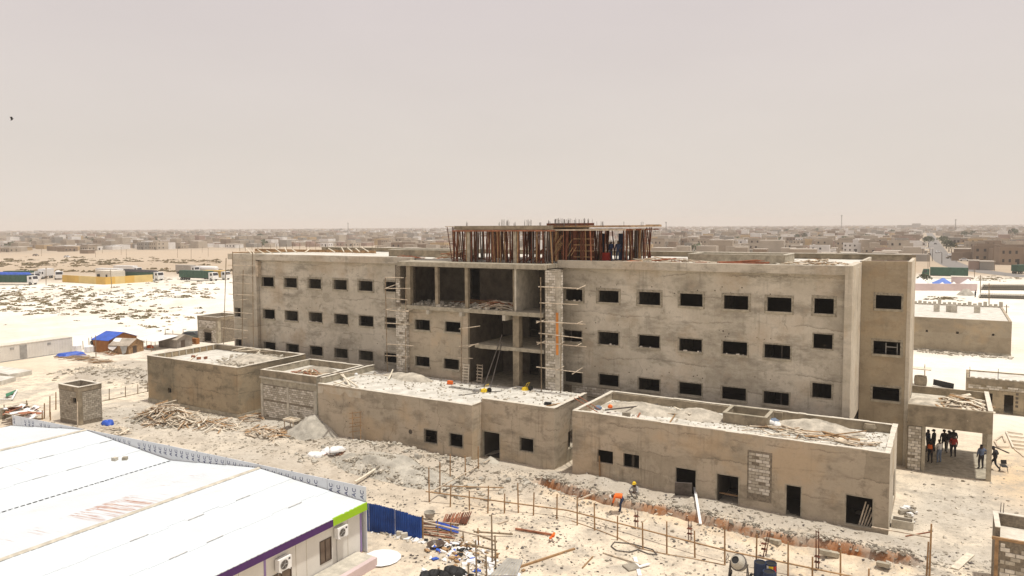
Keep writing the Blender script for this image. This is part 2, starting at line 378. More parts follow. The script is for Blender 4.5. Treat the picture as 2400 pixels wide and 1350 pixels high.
def soil_colour(x, y):
    cream = np.array((.72, .625, .485)); orange = np.array((.74, .545, .325)); grey = np.array((.44, .405, .345)); white = np.array((.80, .76, .67)); brown = np.array((.43, .335, .235)); rust = np.array((.34, .115, .02))
    n1 = fbm(x*.09, y*.09, 41, 4); n2 = fbm(x*.35, y*.35, 43, 4); n3 = fbm(x*.012, y*.012, 47, 4)
    def lerp(a, b, t): t = np.clip(t, 0, 1)[..., None]; return a*(1-t)+b*t
    c = np.broadcast_to(cream, x.shape+(3,)).copy()
    dist = np.hypot(x, y)
    # blown white sand of the open plain
    pl = np.clip((-(x+92))/10, 0, 1)*np.clip((y-50)/12, 0, 1) + np.clip((y-72)/10, 0, 1)*np.clip((x+30)/8, 0, 1)
    c = lerp(c, white, np.clip(pl, 0, 1))
    # browner plain further away
    c = lerp(c, brown, np.clip((dist-275)/35, 0, 1)*np.clip(.9+1.0*(n3-.4), 0, 1))
    c = lerp(c, np.array((.52, .41, .30)), np.clip((dist-380)/60, 0, 1)*np.clip(n3*1.4-.2, 0, .9))
    site = np.clip(1-np.abs(y-45)/16, 0, 1)*np.clip((x+100)/10, 0, 1)*np.clip((8-x)/6, 0, 1)
    c = lerp(c, orange, site*np.clip((n1-.37)*3.6, 0, .9)*np.clip((42.5-y)/3, 0.15, 1))
    c = lerp(c, orange, np.clip((x-2)/2, 0, 1)*np.clip((14-x)/4, 0, 1)*np.clip(1.3-np.abs(y-57)/13, 0, 1)*np.clip((n1-.18)*3, 0, .9))
    c = lerp(c, grey, np.clip(1-np.abs(y-45.8)/3.6, 0, 1)*np.clip((x+60)/8, 0, 1)*np.clip((1-x)/2, 0, 1)*np.clip(.25+1.4*n2, 0, 1))
    for cx, cy, rx, ry, h in MOUNDS[:12]:
        d2 = ((x-cx)/rx)**2+((y-cy)/ry)**2
        c = lerp(c, grey, np.clip(1.5-d2, 0, 1)*.85)
    c = lerp(c, grey*1.05, np.clip((n2-.50)*5, 0, .85)*site)
    c = lerp(c, grey*1.12, np.clip((x+2.5)/2, 0, 1)*np.clip((9-x)/4, 0, 1)*np.clip(1-np.abs(y-53)/9, 0, 1)*np.clip(n1*2.4-.2, 0, .95))
    c = lerp(c, grey*1.15, np.clip((x+74)/4, 0, 1)*np.clip((-27-x)/3, 0, 1)*np.clip(1.3-np.abs(y-40)/7, 0, 1)*np.clip(n1*2.6-.35, 0, .95))
    tw = np.clip((dist-np.where(x < -.62*y, 640, 372))/25, 0, 1)
    c = lerp(c, np.array((.36, .295, .22)), tw*.85)
    d = seg_dist(x, y, TRENCH); inx = np.clip((x+25)/1.2, 0, 1)*np.clip((-.4-x)/1.0, 0, 1)
    c = lerp(c, rust, inx*np.clip((.85-d)/.25, 0, 1)*np.clip(.6+.8*n2, 0, 1))
    c = lerp(c, orange, inx*np.clip((1.6-d)/.8, 0, .5)*np.clip((43-y)/.5, 0, 1))
    return c
def make_ground():
    xs = axis_lines([(-100, -62, .7), (-62, -34, .42), (-34, 2, .19), (2, 12, .5)], -7600, 3600)
    ys = axis_lines([(24, 36, .36), (36, 47.6, .17), (47.6, 64, .6), (64, 90, 1.2)], -400, 6800)
    X, Y = np.meshgrid(xs, ys); Z = ground_h(X, Y)
    nx, ny = len(xs), len(ys)
    vs = np.stack([X, Y, Z], -1).reshape(-1, 3)
    i = np.arange(nx*ny).reshape(ny, nx)
    q = np.stack([i[:-1, :-1], i[:-1, 1:], i[1:, 1:], i[1:, :-1]], -1).reshape(-1, 4)
    me = bpy.data.meshes.new('ground'); me.vertices.add(len(vs)); me.vertices.foreach_set('co', vs.ravel())
    me.loops.add(q.size); me.loops.foreach_set('vertex_index', q.ravel()); me.polygons.add(len(q))
    me.polygons.foreach_set('loop_start', np.arange(0, q.size, 4)); me.update(calc_edges=True)
    me.polygons.foreach_set('use_smooth', np.ones(len(q), bool))
    at = me.attributes.new('soil', 'FLOAT_COLOR', 'POINT')
    c = soil_colour(X, Y).reshape(-1, 3); rgh = (.22+.78*np.clip((X+104)/8, 0, 1)*np.clip((76-Y)/10, 0, 1)*np.clip((16-X)/6, 0, 1)).reshape(-1, 1); rgh = np.maximum(rgh, .7*(np.hypot(X, Y) > 280).reshape(-1, 1)); at.data.foreach_set('color', np.concatenate([c, rgh], 1).ravel())
    me.materials.append(M['soil'])
    tag(link('ground', me), 'pale sandy ground of the building site and the plain beyond', None, None, 'structure')
make_ground()

# ------------------------------------------------------------------ block laying
BRK = {}
def brick_mesh(bw, bh, bd, mname, k):
    key = (bw, bh, bd, mname, k)
    if key not in BRK:
        r = random.Random(k*31+int(bw*1000)); j = lambda a: a*(1+r.uniform(-.05, .05))
        x0, x1, z0, z1 = -j(bw/2), j(bw/2), -j(bh/2), j(bh/2); c = .012
        me = bpy.data.meshes.new('brick'); y = -bd
        vs = [(x0, 0, z0), (x1, 0, z0), (x1, 0, z1), (x0, 0, z1), (x0, y+c, z0), (x1, y+c, z0), (x1, y+c, z1), (x0, y+c, z1), (x0+c, y, z0+c), (x1-c, y, z0+c), (x1-c, y, z1-c), (x0+c, y, z1-c)]
        fs = [(0, 1, 5, 4), (1, 2, 6, 5), (2, 3, 7, 6), (3, 0, 4, 7), (4, 5, 9, 8), (5, 6, 10, 9), (6, 7, 11, 10), (7, 4, 8, 11), (8, 9, 10, 11)]
        me.from_pydata(vs, [], fs); me.materials.append(M[mname]); BRK[key] = me
    return BRK[key]
NBR = {}
def bricks(parent, axis, a0, a1, z0, z1, front, bw=.42, bh=.2, gap=.028, depth=.03, mats=('brick', 'brick2'), skip=None, stuff=None, smear=.02):
    """courses of cement blocks on a wall face. axis as MB.wall; past 300 on one parent they go into MB `stuff`"""
    off = WORLD[parent.name]; z = z0+gap/2; row = 0
    while z+bh*.6 < z1:
        h = min(bh, z1-z)-gap
        u = a0 - (bw/2 if row % 2 else 0)
        while u < a1-.05:
            u0, u1 = max(u, a0)+gap/2, min(u+bw, a1)-gap/2; u += bw
            if u1-u0 < .06: continue
            um, zm = (u0+u1)/2, z+h/2
            if random.random() < smear or (skip and skip(um, zm)): continue
            full = abs(u1-u0-(bw-gap)) < .01
            mname = random.choice(mats)
            me = brick_mesh(round(u1-u0, 2), round(h, 2), depth, mname, random.randrange(4))
            loc = (um, front, zm) if axis == 'x' else (front, um, zm)
            key = parent.name
            if stuff is None or NBR.get(key, 0) < 295 and stuff != 'all':
                NBR[key] = NBR.get(key, 0)+1
                o = link('brick', me, parent, Vector(loc)-off)
                if axis == 'y': o.rotation_euler = (0, 0, math.pi/2)
            else:
                b = ST.setdefault(key, (MB(), parent))[0]
                vs = [v.co for v in me.vertices]
                R = Matrix.Rotation(math.pi/2, 3, 'Z') if axis == 'y' else Matrix.Identity(3)
                b.add([R @ v + Vector(loc) for v in vs], [tuple(p.vertices) for p in me.polygons], 0 if mname == mats[0] else 1)
        z += bh; row += 1
ST = {}
def flush_bricks():
    for key, (b, parent) in ST.items():
        b.build('brick_courses', [M['brick'], M['brick2']], parent, kind='stuff')

# ------------------------------------------------------------------ openings
def opening(parent, x0, x1, z0, z1, Y, rim=.12, sill=True, m='concrete', proud=.02, depth=.2, sm='conc_pale', name='window'):
    """the cast surround of an unglazed opening in a wall facing -Y, with a projecting sill as its sub-part"""
    b = MB(); i = .03; yf = Y-proud; yb = Y+depth
    r = random.Random(int(x0*77+z0*13)); jt = lambda: r.uniform(-.035, .035)
    o_ = [(x0-rim+jt(), z0-rim*.8+jt()), (x1+rim+jt(), z0-rim*.8+jt()), (x1+rim+jt(), z1+rim+jt()), (x0-rim+jt(), z1+rim+jt())]
    n_ = [(x0+i, z0+i), (x1-i, z0+i), (x1-i, z1-i), (x0+i, z1-i)]
    O = [(a, yf, c) for a, c in o_]; Ob = [(a, Y+.01, c) for a, c in o_]; N = [(a, yf, c) for a, c in n_]; Nb = [(a, yb, c) for a, c in n_]
    for k in range(4):
        k2 = (k+1) % 4
        b.quad(O[k], O[k2], N[k2], N[k]); b.quad(N[k], N[k2], Nb[k2], Nb[k]); b.quad(Ob[k], Ob[k2], O[k2], O[k])
    w = b.build(name, M[m], parent)
    if sill:
        s = MB(); s.box(x0-.06, x1+.06, Y-.10, Y+.12, z0-.13, z0+.035); s.build('sill', M[sm], w)
    return w

# ------------------------------------------------------------------ main building
YM = 55.3
Z2 = (4.8, 500, 500); ZB = (4.656, 300, 720); Z3 = (3.648, 700, 740); Z4 = (4.8, 1300, 490); Z5 = (3.97, 1800, 490); ZE = (4.656, 1300, 740); Z6 = (4.656, 1750, 740); ZD = (4.8225, 1050, 680)
def rects(lst, z, Y):
    s, ox, oy = z; out = []
    for a, b_, c, d in lst:
        p = FY(a/s+ox, b_/s+oy, Y); q = FY(c/s+ox, d/s+oy, Y); out.append((p.x, q.x, q.z, p.z))
    return out
LW = rects([(541, 712, 683, 828), (797, 722, 943, 840), (1068, 733, 1215, 853), (1350, 743, 1505, 865), (1632, 755, 1795, 880), (1927, 765, 2092, 890)], Z2, YM)
LW += rects([(558, 1075, 695, 1195), (806, 1090, 955, 1217), (1077, 1108, 1228, 1233), (1360, 1127, 1518, 1255), (1638, 1145, 1803, 1280), (1932, 1165, 2105, 1300)], Z2, YM)
LW += rects([(1482, 372, 1613, 488), (1727, 393, 1867, 513), (1985, 417, 2127, 537)], ZB, YM)
LW += rects([(305, 273, 422, 370), (516, 293, 638, 392), (735, 313, 856, 411)], Z3, YM)
RW = rects([(112, 895, 315, 1043), (490, 910, 723, 1060), (942, 925, 1190, 1088), (1405, 943, 1667, 1105), (1900, 965, 2180, 1140)], Z4, YM)
RW += rects([(-10, 815, 220, 965), (428, 825, 615, 983)], Z5, YM)
RW += rects([(90, 150, 300, 295), (472, 168, 700, 330), (912, 203, 1148, 362), (1355, 240, 1610, 405), (1828, 270, 2103, 440)], ZE, YM)
RW += rects([(190, 303, 478, 483), (725, 190, 940, 372)], Z6, YM)
RW += rects([(105, 597, 302, 745), (477, 627, 700, 785), (912, 672, 1147, 835), (1355, 718, 1607, 885), (1822, 765, 2090, 940)], ZE, YM)
RW += rects([(180, 815, 463, 992), (712, 725, 927, 915)], Z6, YM)
TWn = rects([(1000, 795, 1243, 940)], Z5, 60.9) + rects([(1380, 267, 1678, 440), (1370, 765, 1668, 945)], Z6, 60.9)
YC = 53.15
CWn = rects([(990, 27, 1125, 130), (1247, 45, 1387, 148), (993, 340, 1123, 442), (1237, 360, 1373, 468)], Z3, YC)
BAY = rects([(240, 1058, 312, 1168)], Z2, 54.9) + rects([(1178, 345, 1245, 455)], ZB, 54.9)

mb_ = thing('unfinished_building', 'long three-storey unfinished concrete building with empty windows and propped rooftop storey', 'building', (-36, 55, 0))
XL, XR, YB = -69.3, -5.5, 69.0
CL, CR = -44.05, -27.35           # the open centre bay
b = MB(); b.wall('x', -65.35, CL, 0, 14.5, YM, .3, LW); b.build('front_wall', M['facade'], mb_)
b = MB(); b.wall('x', -28.25, -5.98, 0, 14.5, YM, .3, RW); b.build('front_wall', M['facade'], mb_)
b = MB(); b.wall('x', XL, -65.4, 0, 14.44, 54.9, .35, BAY); b.box(-65.66, -65.4, 55.25, 55.9, 0, 14.44); b.build('stair_bay_wall', M['facade'], mb_)
b = MB(); b.box(-65.4, -65.02, 54.84, 55.29, 12.6, 14.3); b.build('loose_board', M['wood'], mb_)
for w in LW + RW:
    tall = (w[3]-w[2]) > 1.03 and w[2] > 8.9 and w[2] < 9.5 or (w[2] > 5.5 and w[2] < 6)
    opening(mb_, *w, YM, rim=.17 if w[2] > 11 else .07, sill=not tall, m='rim', sm='concrete')
for w in BAY: opening(mb_, *w, 54.9, rim=.06)
for k, (xs_, zl) in enumerate(((( -62.6, -59.0, -55.3, -51.9, -48.4), 10.51), ((-62.3, -58.4, -55.6, -48.2), 7.36), ((-62.8, -55.2, -51.6), 3.86), ((-25.6, -22.0, -15.2, -8.6), 10.51), ((-25.4, -18.6, -12.0), 7.36), ((-22.3, -11.8, -8.4), 3.86))):
    for x in xs_: b = MB(); b.box(x-.07, x+.07, 55.62, 61.48, zl, zl+3.1); b.build('room_wall', M['concrete'], mb_)
for (x, z) in ((-11.8+1.6, 8.1), (-10.2, 4.6), (-27.3, 8.1), (-63.4, 4.4), (-60.1, 4.4), (-41.9, 8.2), (-42.0, 4.8)):
    b = MB(); b.tube((x, 55.8 if x < -43 or x > -28 else 53.7, z-.5), (x, 55.8 if x < -43 or x > -28 else 53.7, z+1.8), .035, .035, 6); b.build('window_prop', M['steel'], mb_)
b = MB()
for w in RW[7:12]+LW[6:9]+RW[0:1]+LW[8:9]:
    for k in range(random.randint(2, 6)): x = random.uniform(w[0]+.1, w[1]-.1); r_ = random.uniform(.03, .11); b.rbox((x, YM-.02, w[2]+.035+r_/2), (r_*1.5, r_, r_), random.random())
b.build('sill_rubble', M['brick'], mb_, kind='stuff')
# tower end with its own front
b = MB(); b.wall('x', -5.49, -2.45, 0, 15.2, 60.9, .3, TWn); b.build('tower_wall', M['tower'], mb_)
b = MB(); b.wall('y', 60.9, YB, 0, 15.2, -2.19, .25); b.build('tower_side_wall', M['pale'], mb_)  # lighter than the tower front: sunlight on this side painted in
for w in TWn: opening(mb_, *w, 60.9, rim=.13, m='rim', sm='concrete')
b = MB(); b.beam((-3.75, 61.1, 8.2), (-3.75, 61.1, 9.1), .05, .05); b.beam((-3.0, 61.1, 8.2), (-3.0, 61.1, 9.1), .05, .05); b.beam((-3.75, 61.1, 8.8), (-3.0, 61.1, 8.8), .05, .05); b.build('window_prop', M['c_grey'], mb_)
# fin wall closing the right wing, with its slits
sl = [FX(2010, y, -5.5) for y in (686, 728, 795, 838)]
b = MB(); b.wall('y', 54.8, 60.9, 3.9, 15.12, -5.5, .48, [(sl[0].y, sl[0].y+.1, sl[1].z, sl[0].z), (sl[2].y, sl[2].y+.1, sl[3].z, sl[2].z)]); b.build('end_fin_wall', M['pale'], mb_)  # pale colour carries the sunlight on the right-facing side
# eaves beams
b = MB(); b.box(-69.9, CL+.3, 54.8, 55.45, 14.44, 15.08); b.build('eaves_beam', M['facade'], mb_)
b = MB(); b.box(CR-.75, -5.985, 54.8, 55.45, 14.48, 15.10); b.build('eaves_beam', M['facade'], mb_)
b = MB(); b.box(-43.6, -28.2, 52.7, 53.1, 14.40, 14.78); b.box(-43.75, -28.1, 53.1, 55.3, 14.47, 14.8); b.build('centre_roof_slab', M['concrete'], mb_)
# shell
b = MB()
b.box(XL+.05, XR-.5, 55.62, YB, 14.55, 14.95)
b.box(-5.45, -2.46, 61.25, YB-.05, 14.3, 14.6)
b.build('roof_slab', M['roof'], mb_)
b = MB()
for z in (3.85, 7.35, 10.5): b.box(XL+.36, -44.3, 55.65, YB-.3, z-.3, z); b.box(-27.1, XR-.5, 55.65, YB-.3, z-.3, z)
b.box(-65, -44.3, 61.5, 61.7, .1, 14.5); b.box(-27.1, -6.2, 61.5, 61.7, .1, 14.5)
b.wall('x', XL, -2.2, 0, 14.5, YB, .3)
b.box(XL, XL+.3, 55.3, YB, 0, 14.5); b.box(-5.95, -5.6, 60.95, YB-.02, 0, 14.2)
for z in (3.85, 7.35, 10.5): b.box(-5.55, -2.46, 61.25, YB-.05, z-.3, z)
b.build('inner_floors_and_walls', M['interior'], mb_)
b = MB(); b.wall('x', XL, -2.2, 14.96, 15.4, YB-.3, .25); b.build('rear_parapet', M['conc_dark'], mb_)
b = MB(); b.box(XL-.3, -2.5, YB-.42, YB, 15.403, 15.46); b.build('rear_coping', M['conc_pale'], mb_)
b = MB(); b.wall('y', 55.5, YB-.5, 14.6, 15.08, XL+.2, .2); b.build('side_parapet', M['conc_dark'], mb_)
b = MB(); b.wall('y', 61.3, YB-.5, 14.6, 15.2, -5.46, .2);  b.build('side_parapet', M['pale'], mb_)
b = MB(); b.wall('x', -72.4, XL-.02, 0, 10.9, 60.0, .3); b.build('rear_stair_wall', M['tan'], mb_)
b = MB(); b.box(-73.6, XL-.02, 59.0, 60.3, 10.95, 11.35); b.build('balcony_slab', M['conc_dark'], mb_)
# raised roof curbs
def curb(x0, x1, y0, y1, z0, z1, t, mname, nm='roof_curb', cop='conc_pale', parent=None):
    b = MB(); b.wall('x', x0, x1, z0, z1, y0, t); b.wall('x', x0, x1, z0, z1, y1-t, t); b.wall('y', y0+t+.002, y1-t-.002, z0, z1, x0+t, t); b.wall('y', y0+t+.002, y1-t-.002, z0, z1, x1, t)
    w = b.build(nm, M[mname], parent or mb_)
    c = MB(); e_ = .03
    for (p, q, r_, s_) in ((x0-e_, x1+e_, y0-e_, y0+t+e_), (x0-e_, x1+e_, y1-t-e_, y1+e_), (x0-e_, x0+t+e_, y0+t+e_+.002, y1-t-e_-.002), (x1-t-e_, x1+e_, y0+t+e_+.002, y1-t-e_-.002)): c.box(p, q, r_, s_, z1+.002, z1+.05)
    c.build('coping', M[cop], w)
    return w
p = FY(1612, 597, 58.5); q = FY(1840, 597, 58.5)
curb(p.x, q.x, 58.5, 62.5, 14.96, 15.62, .22, 'concrete')
p = FY(911, 588, 58.5); q = FY(1062, 590, 58.5)
curb(p.x, q.x, 58.5, 61.2, 14.96, 15.62, .2, 'conc_dark')

# centre bay: slabs, columns, brick piers
c3 = MB(); c3.box(-43.3, -28.45, 52.75, 63.5, 10.46, 10.80); c3.build('third_floor_slab', M['concrete'], mb_)
c2 = MB(); p = FY(1113, 808, 53.0); c2.box(p.x, -28.45, 53.0, 63.5, 7.42, 7.72); c2.build('second_floor_slab', M['concrete'], mb_)
b = MB(); x1 = FY(1097, 790, YC).x
b.wall('x', -42.72, x1, 0, 10.45, YC, .28, CWn); b.build('centre_wall', M['tan'], mb_)
for w in CWn: opening(mb_, *w, YC, rim=.05, sm='concrete')
b = MB()
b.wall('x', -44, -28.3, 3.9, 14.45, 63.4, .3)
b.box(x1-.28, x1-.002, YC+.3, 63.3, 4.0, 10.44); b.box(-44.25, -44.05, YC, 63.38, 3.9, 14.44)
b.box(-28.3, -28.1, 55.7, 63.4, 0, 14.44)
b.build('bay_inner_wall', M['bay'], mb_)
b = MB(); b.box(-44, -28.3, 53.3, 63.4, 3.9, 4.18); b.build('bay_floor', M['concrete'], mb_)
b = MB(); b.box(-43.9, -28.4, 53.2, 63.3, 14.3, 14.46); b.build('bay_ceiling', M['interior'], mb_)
# cross walls and door openings inside the third storey
b = MB(); x = FY(1212, 690, 53.3).x
b.box(x-.08, x+.08, 53.0, 57.0, 10.802, 14.38); b.build('partition_wall', M['conc_pale'], mb_)
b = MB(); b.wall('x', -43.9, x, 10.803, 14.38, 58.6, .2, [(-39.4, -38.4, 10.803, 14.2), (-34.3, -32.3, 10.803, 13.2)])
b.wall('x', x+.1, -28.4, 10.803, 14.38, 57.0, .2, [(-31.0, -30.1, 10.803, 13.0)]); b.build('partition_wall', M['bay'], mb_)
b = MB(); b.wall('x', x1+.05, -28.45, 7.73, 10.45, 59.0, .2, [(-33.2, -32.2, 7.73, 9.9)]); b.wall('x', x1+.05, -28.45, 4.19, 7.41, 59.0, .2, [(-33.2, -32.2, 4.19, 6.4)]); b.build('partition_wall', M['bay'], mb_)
def column(px, z0, z1, w=.31, Y=53.0, name='column'):
    x = FY(px, 690 if z0 > 8 else 800, Y).x; c = MB(); c.box(x-w/2, x+w/2, Y, Y+w, z0, z1); return c.build(name, M['conc_dark'], mb_)
column(1023, 10.803, 14.395); column(1093, 10.803, 14.395); column(1206, 10.803, 14.395, .34, 53.25); column(957, 10.803, 14.395, .45, 52.95)
column(1209, 7.723, 10.45, .6, 53.1); column(1209, 3.9, 7.415, .6, 53.1)
for px in (1008, 1085, 1186):
    x = FY(px, 740, 53).x; c = MB(); c.box(x-.14, x+.14, 52.6, 54.0, 10.0 if px > 1100 else 10.1, 10.455); c.build('beam_end', M['conc_pale'], mb_)
c = MB(); c.box(-34.9, -31.9, 52.95, 53.05, 7.38, 7.62); c.build('edge_board', M['concrete'], mb_)
# brick piers
pl = MB(); pl.box(-44.05, -42.75, 52.9, 55.28, 3.9, 10.9); pl.box(-44.05, -43.55, 53.0, 55.28, 10.9, 14.38)
pL = pl.build('brick_pier', M['mortar'], mb_)
bricks(pL, 'x', -44.05, -42.75, 4.3, 10.6, 52.9, .40, .205, smear=.02)
bricks(pL, 'y', 52.92, 54.0, 4.3, 10.4, -42.75, .40, .205, stuff='all')
bricks(pL, 'x', -44.05, -43.55, 10.95, 13.2, 53.0, .42, .205)
pr = MB(); pr.box(-28.3, -27.05, 52.9, 53.72, 3.9, 14.38); pr.box(-28.3, -27.8, 53.722, 55.28, 3.9, 14.38)
pR = pr.build('brick_pier', M['mortar'], mb_)
bricks(pR, 'x', -28.25, -27.32, 4.3, 14.35, 52.9, .40, .215, smear=.02)
bricks(pR, 'y', 53.3, 53.7, 4.3, 14.3, -27.05, .40, .215, stuff='all')
c = MB(); c.box(-27.33, -27.02, 52.86, 53.25, 3.9, 14.36); c.build('pier_corner_strip', M['facade'], mb_)
c = MB(); p = FY(1306, 733, 52.85); q = FY(1306, 832, 52.85); c.box(p.x-.1, p.x+.1, 52.80, 52.86, q.z, p.z); c.build('corner_board', M['orange_board'], mb_)
# bare blockwork below the lowest sills
bl = MB(); bl.box(-29, -22.6, 55.22, 55.3, 3.7, 4.55); bb = bl.build('bare_blockwork', M['mortar'], mb_)
bricks(bb, 'x', -27.0, -22.6, 3.75, 4.55, 55.22, .42, .2)
# putlog holes: dark plugs on the wall, their inner shade put into the colour
b = MB()
def hole(x, z, Y, r): b.tube((x, Y-.006, z), (x, Y+.05, z), r, r*.8, 7)
for zz in (12.98, 9.7, 6.4):
    for k in range(13):
        x = random.uniform(-26, -6.6); hole(x, zz+random.uniform(-.35, .35), YM, random.uniform(.03, .06))
    for k in range(7): hole(random.uniform(-65, -46), zz+random.uniform(-.5, .4), YM, random.uniform(.03, .06))
b.build('putlog_holes', M['hole'], mb_, kind='stuff')

# ------------------------------------------------------------------ single-storey blocks in front
def coping_run(b, axis, a0, a1, c0, c1, z, h):
    u = a0
    while u < a1-.02:
        w = min(random.uniform(.35, 1.3), a1-u); e0, e1 = random.uniform(-.025, .012), random.uniform(-.012, .03); hh = h*random.uniform(.5, 1.6)
        if True:
            if axis == 'x': b.box(u, u+w-.004, c0+e0, c1+e1, z, z+hh)
            else: b.box(c0+e0, c1+e1, u, u+w-.004, z, z+hh)
        u += w
def block(name, label, x0, x1, y0, y1, ztop, zroof, mname, holes=(), side_holes=(), front=True, t=.25, cop='coping', zb=-.6, back=True, cop_h=.035, roofm='roof', rightm=None):
    th = thing(name, label, 'building', ((x0+x1)/2, (y0+y1)/2, 0))
    b = MB(); b.wall('x', x0, x1, zb, ztop, y0, t, holes); b.build('front_wall', M[mname], th)
    b = MB(); b.wall('y', y0+t+.002, y1, zb, ztop, x1, t, side_holes); b.build('right_wall', M[rightm or mname], th)
    b = MB(); b.wall('y', y0+t+.002, y1, zb, ztop, x0+t, t); b.build('left_wall', M[mname], th)
    if back: b = MB(); b.wall('x', x0+t+.002, x1-t-.002, zb, ztop, y1-t, t); b.build('rear_wall', M['conc_dark'], th)
    b = MB(); b.box(x0+t+.002, x1-t-.002, y0+t+.002, y1-t-.002, zroof-.25, zroof); b.build('roof_slab', M[roofm], th)
    if cop:
        for ax_, p0, p1, q0, q1 in (('x', x0-.015, x1+.015, y0-.015, y0+t+.015), ('y', y0+t+.05, y1, x0-.015, x0+t+.015), ('y', y0+t+.05, y1, x1-t-.015, x1+.015), ('x', x0+t+.05, x1-t-.05, y1-t-.015, y1+.015)):
            if ax_ == 'x' and q0 > y0+1 and not back: continue
            b = MB(); coping_run(b, ax_, p0, p1, q0, q1, ztop+.002, cop_h); b.build('coping', M[cop], th)
    return th
# right front block
YR = 46.5
zr = (4.0907, 1650, 1020); zq = (4.09, 1250, 1020)
H_R = rects([(612, 130, 768, 288), (858, 165, 1018, 330)], zq, YR)
D_R = [FY(1583, 1094, YR), FY(1631, 1170, YR), FY(1679, 1109, YR), FY(1731, 1185, YR), FY(1842, 1135, YR), FY(1877, 1215, YR), FY(1982, 1158, YR), FY(2045, 1240, YR)]
doors = [(D_R[i].x, D_R[i+1].x, min(.35, max(-.05, D_R[i+1].z)), D_R[i].z) for i in (0, 2, 4, 6)]
rb = block('single_storey_block', 'tan one-storey block with four dark doorways and a rubble-strewn roof', -22.68, -2.5, YR, 53.6, 4.83, 4.25, 'tan', H_R+doors, [(50.6, 52.0, .6, 2.4)], rightm='pale')  # right wall gets a lighter render as painted sunlight
b = MB(); b.box(-22.3, -2.8, 49.9, 50.05, -.1, 3.9); b.build('inner_wall', M['interior'], rb)  # dark inner walls, floor and ceiling added to blacken the doorways
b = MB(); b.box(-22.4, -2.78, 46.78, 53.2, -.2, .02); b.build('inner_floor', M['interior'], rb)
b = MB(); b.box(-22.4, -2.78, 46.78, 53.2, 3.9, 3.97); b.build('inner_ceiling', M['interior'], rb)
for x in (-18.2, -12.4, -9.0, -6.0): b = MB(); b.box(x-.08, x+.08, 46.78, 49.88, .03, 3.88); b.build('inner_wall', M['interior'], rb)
for w in H_R: opening(rb, *w, YR, rim=.05, sill=False, m='tan')
for d in doors: opening(rb, *d, YR, rim=.04, sill=False, m='concrete', name='doorway', proud=.012)
p = FY(1752, 1054, YR); q = FY(1808, 1180, YR)
pb = MB(); pb.box(p.x, q.x, YR-.012, YR+.02, q.z, p.z); pp = pb.build('unplastered_patch', M['mortar'], rb)
bricks(pp, 'x', p.x+.08, q.x-.1, q.z+.45, p.z-.12, YR-.012, .42, .2, smear=.03)
zc = 4.256
p1 = G(1712, 975, zc); p2 = G(1795, 995, zc)
curb(p1.x, p2.x+.25, 50.6, 53.0, zc, 4.95, .18, 'conc_dark', 'roof_curb', 'concrete', rb)
b = MB(); b.wall('x', -22.4, -9.6, 4.26, 4.8, 53.15, .2);  b.build('inner_parapet', M['conc_dark'], rb)
for k in range(6):
    zz = random.uniform(.9, 4.0)
# centre block: two faces, flush roof edge
YL_, YR_ = 45.7, 47.1
cb = thing('single_storey_block', 'tan one-storey block with flat white roof below the open centre bay', 'building', (-36, 49, 0))
wL = rects([(1072, 965, 1187, 1103), (1287, 998, 1405, 1135)], Z3, YL_)
xk = -30.78
wR = [(FY(1218, 1023, YR_).x, FY(1251, 1060, YR_).x, FY(1251, 1062, YR_).z, FY(1218, 1024, YR_).z)]
p = FY(1131, 1009, YR_); q = FY(1172, 1078, YR_); dR = [(p.x, q.x, max(.05, q.z-.1), p.z)]
XC0 = FY(745, 902, YL_).x
b = MB(); b.box(XC0+.3, -24.75, 50.2, 50.35, -.1, 3.95); b.build('inner_wall', M['interior'], cb)  # dark inner surfaces added here too, to blacken door and windows
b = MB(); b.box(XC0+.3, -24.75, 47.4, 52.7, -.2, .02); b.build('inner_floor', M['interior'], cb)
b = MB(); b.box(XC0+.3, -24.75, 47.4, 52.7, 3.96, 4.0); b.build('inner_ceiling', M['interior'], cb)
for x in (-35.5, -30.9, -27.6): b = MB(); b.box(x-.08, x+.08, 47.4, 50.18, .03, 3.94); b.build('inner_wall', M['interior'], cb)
b = MB(); b.wall('x', XC0, xk, -.6, 4.38, YL_, .25, wL); b.build('front_wall', M['tan'], cb)
b = MB(); b.wall('x', xk+.002, -24.45, -.6, 4.62, YR_, .25, wR+dR); b.build('front_wall', M['tan'], cb)
b = MB(); b.wall('y', YL_+.252, YR_, -.6, 4.38, xk, .25); b.build('return_wall', M['tan'], cb)
rw = [(49.4, 50.9, .95, 2.3)]
b = MB(); b.wall('y', YR_+.252, 52.8, -.6, 4.62, -24.45, .25, rw); b.build('right_wall', M['tan'], cb)
b = MB(); b.wall('y', YL_+.252, 52.8, -.6, 4.85, XC0+.25, .25); b.build('left_wall', M['concrete'], cb)
b = MB(); b.box(XC0+.26, xk-.26, YL_+.26, 52.84, 4.05, 4.32); b.box(xk-.258, -24.71, YR_+.26, 52.84, 4.05, 4.5); b.build('roof_slab', M['roof'], cb)
for ax_, p0, p1, q0, q1, z_ in (('x', XC0-.01, xk+.01, YL_-.012, YL_+.3, 4.382), ('y', YL_+.33, YR_-.02, xk-.2, xk+.012, 4.382), ('x', xk+.02, -24.43, YR_-.012, YR_+.3, 4.622), ('y', YR_+.33, 52.8, -24.75, -24.43, 4.622), ('y', YL_+.33, 52.8, XC0-.02, XC0+.27, 4.852)):
    b = MB(); coping_run(b, ax_, p0, p1, q0, q1, z_, .03); b.build('coping', M['coping'], cb)
b = MB(); b.box(XC0+.3, -41.0, YL_+.26, YL_+.5, 4.33, 4.36)
for w in wL + wR: opening(cb, *w, YL_ if w in wL else YR_, rim=.05, sill=False, m='rim')
for d in dR: opening(cb, *d, YR_, rim=.03, sill=False, m='concrete', name='doorway')
b = MB()
